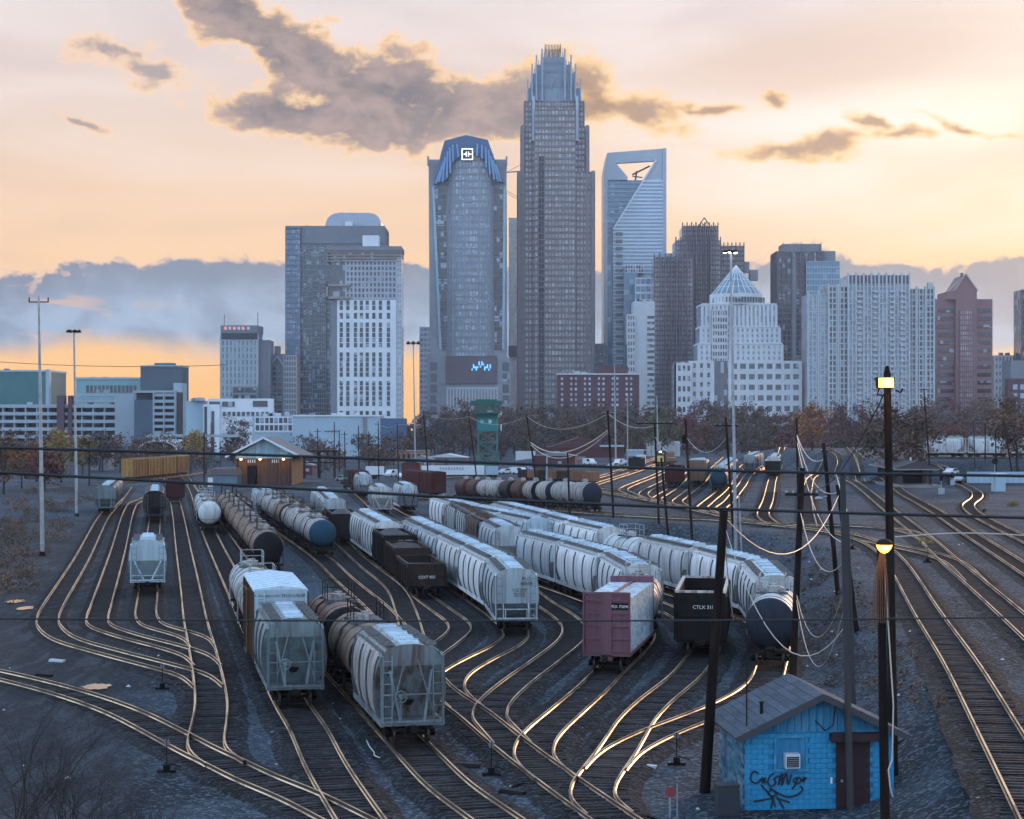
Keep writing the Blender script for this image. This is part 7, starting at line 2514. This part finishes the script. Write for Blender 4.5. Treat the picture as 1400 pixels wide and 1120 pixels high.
for i in range(120):
    t = rng.random()
    Y = 80 + 130 * t
    j = max(0, min(len(BANK) - 2, [k for k in range(len(BANK) - 1) if BANK[k][1] <= Y <= BANK[k + 1][1] or k == 0][-1]))
    (ax, ay), (bx, by) = BANK[j], BANK[j + 1]
    X = ax + (bx - ax) * (Y - ay) / (by - ay) + rng.uniform(-3, 2.5)
    z = zt(X, Y)
    v, f, _ = crown_pts(.7, .3, .15, 50, 5, .09, rng)
    k = len(mb.v)
    mb.v += [(a + X, b_ + Y, max(0, c) + z) for (a, b_, c) in v]
    mb.f += [tuple(q_ + k for q_ in q) for q in f]
o = part('dry_weeds', mb, F_BROWN, None); tag(o, 'dry weeds on the gravel slope right of the freight cars', None, None, 'stuff')
# bare shrubs in the lower left foreground
for i, (x, d, h, lab) in enumerate([(30, 62, 6.4, 'bare twiggy shrub in the lower left corner'), (95, 60, 5.0, 'bare shrub second from the left in the foreground'), (175, 59, 4.2, 'low bare shrub right of the lower left corner'), (-20, 60, 8.6, 'tall bare sapling cut by the left edge'), (215, 58, 3.4, 'rightmost low bare shrub of the foreground')]):
    rng = random.Random(200 + i)
    g = Vector(((x - CX) / F * d, d, 0))
    root = thing('bare_shrub', lab, 'shrub', tuple(g), 0, 'bare foreground shrubs')
    for s in range(6 if h < 8 else 2):
        mb = MB()
        dd = Vector((rng.uniform(-.35, .35), rng.uniform(-.3, .3), 1)).normalized()
        branch(mb, Vector((rng.uniform(-.4, .4), rng.uniform(-.4, .4), -.1)), dd, h * .30, .04, 5, rng, .42, None, 5)
        part('stem', mb, M_BARK, root)
# tuft of tan grass at the right
rng = random.Random(8)
for (x, y, lab) in ((1385, 692, 'tuft of tan dry grass in gravel at the right edge'), (1265, 745, 'small dry weed tuft between the right tracks')):
    g = G(x, y)
    mb = MB()
    for i in range(90):
        a = rng.uniform(0, 6.28); r = rng.uniform(0, .9)
        p = Vector((math.cos(a) * r, math.sin(a) * r, 0))
        q = p + Vector((rng.uniform(-.3, .3), rng.uniform(-.3, .3), rng.uniform(.4, 1.0)))
        sd = Vector((.05, .02, 0))
        mb.quadf(p - sd, p + sd, q)
    solo('grass_tuft', mb, F_YEL, lab, 'grass', loc=tuple(g))
# ------------------------------------------------------------------ road vehicles, locomotives, small yard items
def make_car(body, kind='sedan'):
    root = thing('parked_car', 'x', 'car')
    if kind == 'sedan':
        prof = [(-2.2, .35), (2.2, .35), (2.25, .7), (1.9, .85), (1.05, .92), (.45, 1.38), (-.95, 1.4), (-1.6, .98), (-2.2, .92)]
        cab = [(.98, .93), (.42, 1.34), (-.92, 1.36), (-1.5, .97)]
    else:
        prof = [(-2.4, .4), (2.5, .4), (2.55, .95), (1.6, 1.1), (1.0, 1.9), (-2.4, 1.95)]
        cab = [(1.5, 1.12), (.98, 1.8), (-.2, 1.82), (-.2, 1.15)]
    part('body', MB().prism(prof, -.86, .86, 'y'), body, root)
    part('side_window', MB().prism(cab, -.875, -.861, 'y'), G_DARK, root)
    part('side_window', MB().prism(cab, .861, .875, 'y'), G_DARK, root)
    part('windscreen', MB().quadf((cab[0][0] + .02, -.75, cab[0][1] + .02), (cab[0][0] + .02, .75, cab[0][1] + .02), (cab[1][0] + .02, .68, cab[1][1] + .02), (cab[1][0] + .02, -.68, cab[1][1] + .02)), G_DARK, root)
    for x in (-1.4, 1.4):
        for y in (-.78, .78):
            part('wheel', shared('car_wheel', lambda: MB().lathe([(-.11, .33), (.11, .33)], 12, 'y', (0, 0, .33)), M_BLACK), None, root, loc=(x, y, 0))
    for y in (-.6, .6):
        part('headlight', shared('car_head', lambda: MB().box(0, .03, -.14, .14, .62, .76), M_WHITE), None, root, loc=(2.22 if kind == 'sedan' else 2.52, y, 0))
    return root
cp = [mat('car_white', (.6, .62, .64), .3), mat('car_silver', (.35, .38, .4), .3, .4), mat('car_blue', (.08, .14, .24), .3), mat('car_dark', (.03, .03, .035), .3)]
cn = ['white', 'silver', 'blue', 'dark']
protoc = {}
spots = [(846, 637, 'white van left of the headlit truck', 0, 'van'), (856, 636, 'silver car right of the white van by the silos', 1, 'sedan'), (868, 636, 'white car behind the headlit truck', 0, 'sedan'), (838, 640, 'silver car at the left end of the car lot', 1, 'sedan'),
         (690, 648, 'white car right of the green tower base', 0, 'sedan'), (700, 646, 'silver car second right of the green tower base', 1, 'sedan'), (711, 649, 'white van third right of the green tower base', 0, 'van'), (722, 645, 'blue car beside the white van near the tower', 2, 'sedan'),
         (806, 636, 'small pickup-like van beside the blue container', 0, 'van'), (535, 652, 'white van left of the maroon office', 0, 'van'), (548, 654, 'white car next to the maroon office', 0, 'sedan'), (1098, 622, 'silver car beyond the right tracks', 1, 'sedan'),
         (1130, 627, 'dark car beyond the right tracks', 3, 'sedan'), (1300, 640, 'white car below the silver hoppers', 0, 'sedan'), (1312, 641, 'silver car below the silver hoppers', 1, 'sedan'), (470, 658, 'silver car in the mid yard clutter', 1, 'sedan'), (250, 600, 'white car on the road before the garage', 0, 'sedan'), (176, 602, 'silver car on the road before the garage', 1, 'sedan')]
random.seed(4)
for (x, y, lab, ci, kd) in spots:
    key = (ci, kd)
    r = copy_tree(protoc[key]) if key in protoc else make_car(cp[ci], kd)
    protoc.setdefault(key, r)
    tag(r, lab, 'van' if kd == 'van' else 'car', 'parked cars')
    r.location = tuple(G(x, y)); r.rotation_euler = (0, 0, random.uniform(-2.4, -.6))
M_HEAD = mat('headlamp', (1, .9, .7), .4, emit=(1, .85, .55), estr=14)
def truck_lit():
    g = G(876, 638)
    root = thing('road_truck', 'white truck facing the camera with headlights on', 'truck', tuple(g), -math.pi / 2 - .15)
    part('cab', MB().prism([(.8, .5), (2.6, .5), (2.6, 1.5), (2.2, 1.7), (2.0, 2.6), (.8, 2.6)], -1.1, 1.1, 'y'), cp[0], root)
    part('box', MB().box(-3.5, .7, -1.2, 1.2, .8, 3.3), C_LIGHT, root)
    part('windscreen', MB().quadf((2.24, -.9, 1.72), (2.24, .9, 1.72), (2.04, .85, 2.45), (2.04, -.85, 2.45)), G_DARK, root)
    for x in (-2.4, 1.7):
        for y in (-1, 1):
            part('wheel', MB().lathe([(-.15, .45), (.15, .45)], 12, 'y', (0, 0, .45)), M_BLACK, root, loc=(x, y, 0))
    for y in (-.85, .85):
        part('headlight', MB().lathe([(0, .22), (.06, .2)], 10, 'x', (2.6, y, 1.0)), M_HEAD, root)
truck_lit()
def locomotive(label, x, y, rot, body, nose, lit):
    g = G(x, y)
    root = thing('locomotive', label, 'locomotive', (g.x, g.y, g.z + RAIL_TOP), rot)
    part('frame', MB().box(-7, 7, -1.5, 1.5, 1.0, 1.5), M_BLACK, root)
    part('long_hood', MB().box(-6.6, 2.4, -.95, .95, 1.5, 4.3), body, root)
    part('cab', MB().prism([(2.4, 1.5), (4.6, 1.5), (4.6, 4.0), (4.3, 4.5), (2.4, 4.5)], -1.5, 1.5, 'y'), body, root)
    part('short_hood', MB().box(4.62, 6.5, -.95, .95, 1.5, 3.1), nose, root)
    for yy in (-.8, .8):
        part('cab_window', MB().box(4.6, 4.66, yy - .45, yy + .45, 3.2, 3.9), G_DARK, root)
    part('nose_light_panels', MB().box(6.5, 6.56, -.95, -.3, 1.6, 3.0).box(6.5, 6.56, .3, .95, 1.6, 3.0), mat('loco_yellow_light', (.65, .42, .08), .5), root)  # yellow light on the engine front put into the panel colour
    part('handrail', MB().bar((-6.6, 1.45, 2.5), (2.3, 1.45, 2.5), .05).bar((-6.6, -1.45, 2.5), (2.3, -1.45, 2.5), .05).bar((6.9, -1.4, 1.5), (6.9, -1.4, 2.6), .05).bar((6.9, 1.4, 1.5), (6.9, 1.4, 2.6), .05).bar((6.9, -1.4, 2.6), (6.9, 1.4, 2.6), .05), M_WHITE, root)
    for xx in (-4.6, 4.6):
        t = part('truck', shared('truck', truck_mb, M_BLACK), None, root, loc=(xx, 0, 0))
        for dx_ in (-.87, .87):
            for sy in (-1, 1):
                part('wheel', shared('wheel', wheel_mb, M_WHEEL), None, t, loc=(dx_, sy * .80, 0))
    for yy in (-.2, .2):
        part('headlight', MB().lathe([(0, .13), (.05, .12)], 10, 'x', (4.61, yy, 4.2)), M_HEAD if lit else M_GALV, root)
    return root
locomotive('locomotive with yellow light painted on its nose by the silos', 909, 640, -math.pi / 2 - .35, PTN2, mat('loco_yellow_light', (.65, .42, .08), .5), True)  # nose colour stands in for the yellow light falling on it
locomotive('dark locomotive with white front among mid yard clutter', 482, 672, -math.pi / 2 + .25, PK, C_WHITE, False)
# switch stands
def switch_stand(label, x, y):
    g = G(x, y)
    root = thing('switch_stand', label, 'switch stand', tuple(g), 0, 'switch stands')
    part('base', MB().box(-.4, .4, -.1, .1, .05, .16).box(-.14, .14, -.12, .12, .16, .4), M_BLACK, root)
    part('mast', MB().tube([(0, 0, .4), (0, 0, 1.5)], .025, 6), M_STEEL, root)
    part('target', MB().prism([(-.1, 1.25), (.1, 1.25), (.13, 1.36), (.1, 1.48), (-.1, 1.48), (-.13, 1.36)], -.015, .015, 'y'), mat('target_pale', (.14, .14, .15), .6), root)
    part('lever', MB().tube([(.1, 0, .45), (.6, .05, .3)], .03, 5), M_STEEL, root)
for (x, y, lab) in ((222, 944, 'switch stand beside the leftmost curved tracks'), (228, 1058, 'dark switch stand left of the diagonal foreground track'), (925, 1048, 'switch stand with white target left of the thick leaning pole'), (1268, 770, 'switch stand between the right main tracks'), (672, 1062, 'low switch stand right of the ladder track'), (1165, 752, 'switch stand near the grey pole foot'), (1030, 706, 'small switch stand on the far right ladder'), (1345, 700, 'post beside the winding far right track')):
    switch_stand(lab, x, y)
g = G(916, 1118)
root = thing('stop_disc', 'round dark red stop disc on a short post at the bottom', 'sign', tuple(g))
part('post', MB().tube([(0, 0, 0), (0, 0, 1.2)], .04, 6).tube([(.28, 0, 0), (.28, 0, 1.3)], .03, 6), M_GALV, root)
part('disc', MB().lathe([(-.02, .2), (.02, .2)], 18, 'y', (0, -.06, 1.0)), mat('disc_red', (.22, .03, .04), .6), root)
# signal bungalow, crossing signs and posts on the right
g = G(1365, 672)
root = thing('signal_cabinet', 'pale blue signal cabinet with round dark back disc', 'cabinet', tuple(g))
part('cabinet', MB().box(-1.1, 1.1, -.8, .8, 0, 3.2), C_PALEB, root)
part('roof', MB().box(-1.25, 1.25, -.95, .95, 3.2, 3.35), C_WHITE, root)
part('mast', MB().tube([(-.9, -.9, 0), (-.9, -.9, 5.6)], .08, 8), M_GALV, root)
part('disc', MB().lathe([(-.05, .55), (.05, .55)], 18, 'y', (-.9, -1.05, 5.6)), M_BLACK, root)
b = Bd('blue_fence_wall', 'pale blue panel fence at the far right', 1365, F * 12.0 / (655 - HY), 'fence')
b.root.location.z = zt(b.root.location.x, b.root.location.y)
for i in range(12):
    part('panel', MB().box(b.X(1322 + i * 8), b.X(1329.6 + i * 8), 0, .15, 0, 2.3), C_PALEB, b.root)
for (x, y, h, lab) in ((1287, 676, 3.4, 'grey signal mast with two heads beside the shelter pole'), (1302, 664, 2.6, 'short signal post right of the shelter')):
    g = G(x, y)
    root = thing('signal_post', lab, 'signal', tuple(g), 0, 'trackside signals')
    part('mast', MB().tube([(0, 0, 0), (0, 0, h)], .08, 8), M_GALV, root)
    part('signal_head', MB().box(-.3, .3, -.15, .15, h - 1.0, h).lathe([(-.3, .12), (-.15, .12)], 10, 'y', (0, 0, h - .3)), M_BLACK, root)
    part('relay_box', MB().box(-.5, .5, -.35, .35, 0, 1.1), M_GALV, root)
# puddle, cable on the ground, scrap sleepers, litter
M_PUD = mat('puddle_water', (.02, .02, .022), .03, 0.0, spec=.8)
def puddle(x, y, rx, ry, seed):
    g = G(x, y); rng = random.Random(seed)
    mb = MB()
    n = 22
    pts = [(g.x + math.cos(6.283 * i / n) * rx * rng.uniform(.75, 1.15), g.y + math.sin(6.283 * i / n) * ry * rng.uniform(.75, 1.15), g.z + .055) for i in range(n)]
    mb.quadf(*pts)
    o = structure('puddle', mb, M_PUD)
    return o
puddle(132, 940, .85, 1.3, 1); puddle(20, 823, .8, 1.6, 2); puddle(36, 832, .7, 1.5, 3); puddle(131, 731, .9, 1.6, 4)
solo('loose_cable', MB().tube(catmull([G(501, 1012, .06), G(506, 1022, .1), G(511, 1028, .05), G(514, 1034, .12), G(520, 1036, .06)], 5), .03, 5), mat('white_rope', (.5, .5, .5), .6), 'short white cable lying beside the nearest rusty hopper', 'cable')
rng = random.Random(12)
M_LIT = mat('litter_pale', (.45, .46, .48), .7, rnd=.3)
lit = MB()
for i in range(260):
    X, Y = rng.uniform(-34, 48), rng.uniform(68, 230)
    z = zt(X, Y)
    s = rng.uniform(.05, .16)
    a = rng.uniform(0, 3)
    c, s_ = math.cos(a), math.sin(a)
    k = len(lit.v)
    q = [(-s, -s * .6, 0), (s, -s * .5, 0), (s * .8, s * .6, 0), (-s * .9, s * .5, 0), (0, 0, s * .9)]
    lit.v += [(X + p[0] * c - p[1] * s_, Y + p[0] * s_ + p[1] * c, z + .02 + p[2]) for p in q]
    lit.f += [(k, k + 1, k + 4), (k + 1, k + 2, k + 4), (k + 2, k + 3, k + 4), (k + 3, k, k + 4)]
o = part('pale_stones', lit, M_LIT, None); tag(o, 'pale stones and litter scattered over the yard gravel', None, None, 'stuff')
scrap = [(640, 1048, 'dark scrap lump left of the ladder track'), (1040, 1020, 'piece of pale board left of the hut'), (700, 1085, 'dark scrap sleeper end between front tracks'), (78, 905, 'pale broken slab on the service road, left'), (60, 925, 'flat timber baulk by the diagonal track'), (280, 905, 'scrap tie left of the front string'), (880, 1050, 'short pale plank beside the merging right tracks')]
for i, (x, y, lab) in enumerate(scrap):
    g = G(x, y)
    solo('scrap_timber', MB().prism([(-.6, 0), (.55, 0), (.6, .14), (-.5, .17)], -.13, .13, 'y').box(-.2, .3, .1, .35, 0, .1), M_LIT if 'pale' in lab else M_TIE, lab, 'scrap', 'scrap on the ground', loc=tuple(g), rotz=rng.uniform(-.8, .8))
root = thing('scrap_pile', 'pile of orange-brown ties and scrap behind the tank row', 'scrap pile', tuple(G(770, 668)), 0)
for i in range(60):
    part('old_sleeper', shared('old_sleeper', lambda: MB().box(-1.2, 1.2, -.13, .13, 0, .18), mat('rust_tie', (.28, .12, .06), .9, 0, (.12, .06, .04), .6, 2)), None, root, loc=(rng.uniform(-14, 6), rng.uniform(-4, 4), .1 + .2 * rng.randrange(4)), rotz=rng.uniform(-.5, .5))
# highway bridge ribs / conveyor hoops on the far left
D = F * HC / (636 - HY)
b = Bd('hooped_shed', 'pale hooped tunnel shed behind the yellow cars', 215, D, 'shed')
for j in range(5):
    n = 12
    x0, x1 = 188 + j * 7, 205 + j * 9.5
    cxp, rp = (188 + 243) / 2 , 27
    pts = []
    for i in range(n + 1):
        a = math.pi * i / n
        pts.append((b.X(cxp + j * 1.5) - math.cos(a) * 26 * b.k, j * 7.0, b.Z(616) + math.sin(a) * 13 * b.k))
    pts = [(pts[0][0], j * 7.0, 0)] + pts + [(pts[-1][0], j * 7.0, 0)]
    part('hoop', MB().tube(pts, .32, 6), C_LIGHT, b.root)
mb = MB()
for i in range(n):
    a0, a1 = math.pi * i / n, math.pi * (i + 1) / n
    p = lambda a, y: (b.X(cxp + 3) - math.cos(a) * 25 * b.k, y, b.Z(616) + math.sin(a) * 12.4 * b.k)
    mb.quadf(p(a0, 1), p(a1, 1), p(a1, 29), p(a0, 29))
part('cover', mb, C_GREY, b.root, True)
b.box('viaduct', 150, 290, 596, 600, 60, 70, C_GAR); 
# clutter in the far mid yard: small sheds, stacked pipes, frames
rng = random.Random(31)
cl = [(436, 654, 'steel trestle frame in the far mid yard', 'frame'), (412, 650, 'small dark hut with pale roof right of the shed', 'hut'), (575, 640, 'low tan shed behind the semi trailer', 'hut'), (610, 636, 'small grey shed left of the tower base', 'hut'), (757, 640, 'dark machinery hut left of the red warehouse', 'hut'), (445, 640, 'brown low store behind the trestle frame', 'hut'), (520, 636, 'long brown low roof in the far mid yard', 'hut'), (1040, 618, 'low grey shed behind the far hopper strings', 'hut')]
for i, (x, y, lab, kd) in enumerate(cl):
    g = G(x, y)
    if kd == 'frame':
        root = thing('steel_trestle', lab, 'trestle', tuple(g))
        for xx in (-4, 0, 4):
            part('leg', MB().bar((xx, 0, 0), (xx, 0, 7), .3).bar((xx, 3, 0), (xx, 3, 7), .3).bar((xx, 0, 1), (xx, 3, 6), .15), M_STEEL, root)
        part('beam', MB().box(-5, 5, -.3, 3.3, 7, 7.4), M_STEEL, root)
        part('lower_beam', MB().box(-4, 4, -.1, .1, 4, 4.3), M_STEEL, root)
    else:
        w_, h_ = rng.uniform(3, 7), rng.uniform(2.6, 4)
        root = thing('yard_hut', lab, 'hut', tuple(g), rng.uniform(-.3, .3))
        part('wall', MB().box(-w_, w_, 0, 5, 0, h_), rng.choice((C_BROWN, C_GREY, W_RED)), root)
        part('roof', MB().prism([(-w_ - .4, h_), (w_ + .4, h_), (0, h_ + 1.3)], -.4, 5.4, 'y'), rng.choice((C_GREY, C_DGREY, C_LIGHT)), root)
        part('door', MB().box(-.5, .5, -.06, -.003, 0, 2.1), C_DGREY, root)
        part('window', MB().box(1.2, 2.2, -.06, -.003, 1.1, 1.9), G_PALE, root)
# ------------------------------------------------------------------ evening haze
hz = MB().box(-1600, 1600, -1400, 2600, -1.5, 330)
m = bpy.data.materials.new('evening_haze')
m.use_nodes = True
m.node_tree.nodes.clear()
t = NT(m.node_tree)
pv = t.node('ShaderNodeVolumePrincipled')
pv.inputs['Color'].default_value = (0.72, 0.80, 0.95, 1)
pv.inputs['Density'].default_value = 0.00007
pv.inputs['Anisotropy'].default_value = 0.25
mo = t.node('ShaderNodeOutputMaterial')
t.link(pv.outputs[0], mo.inputs['Volume'])
o = part('haze', hz, m, None)
tag(o, 'thin blue evening haze filling the valley', None, None, 'stuff')
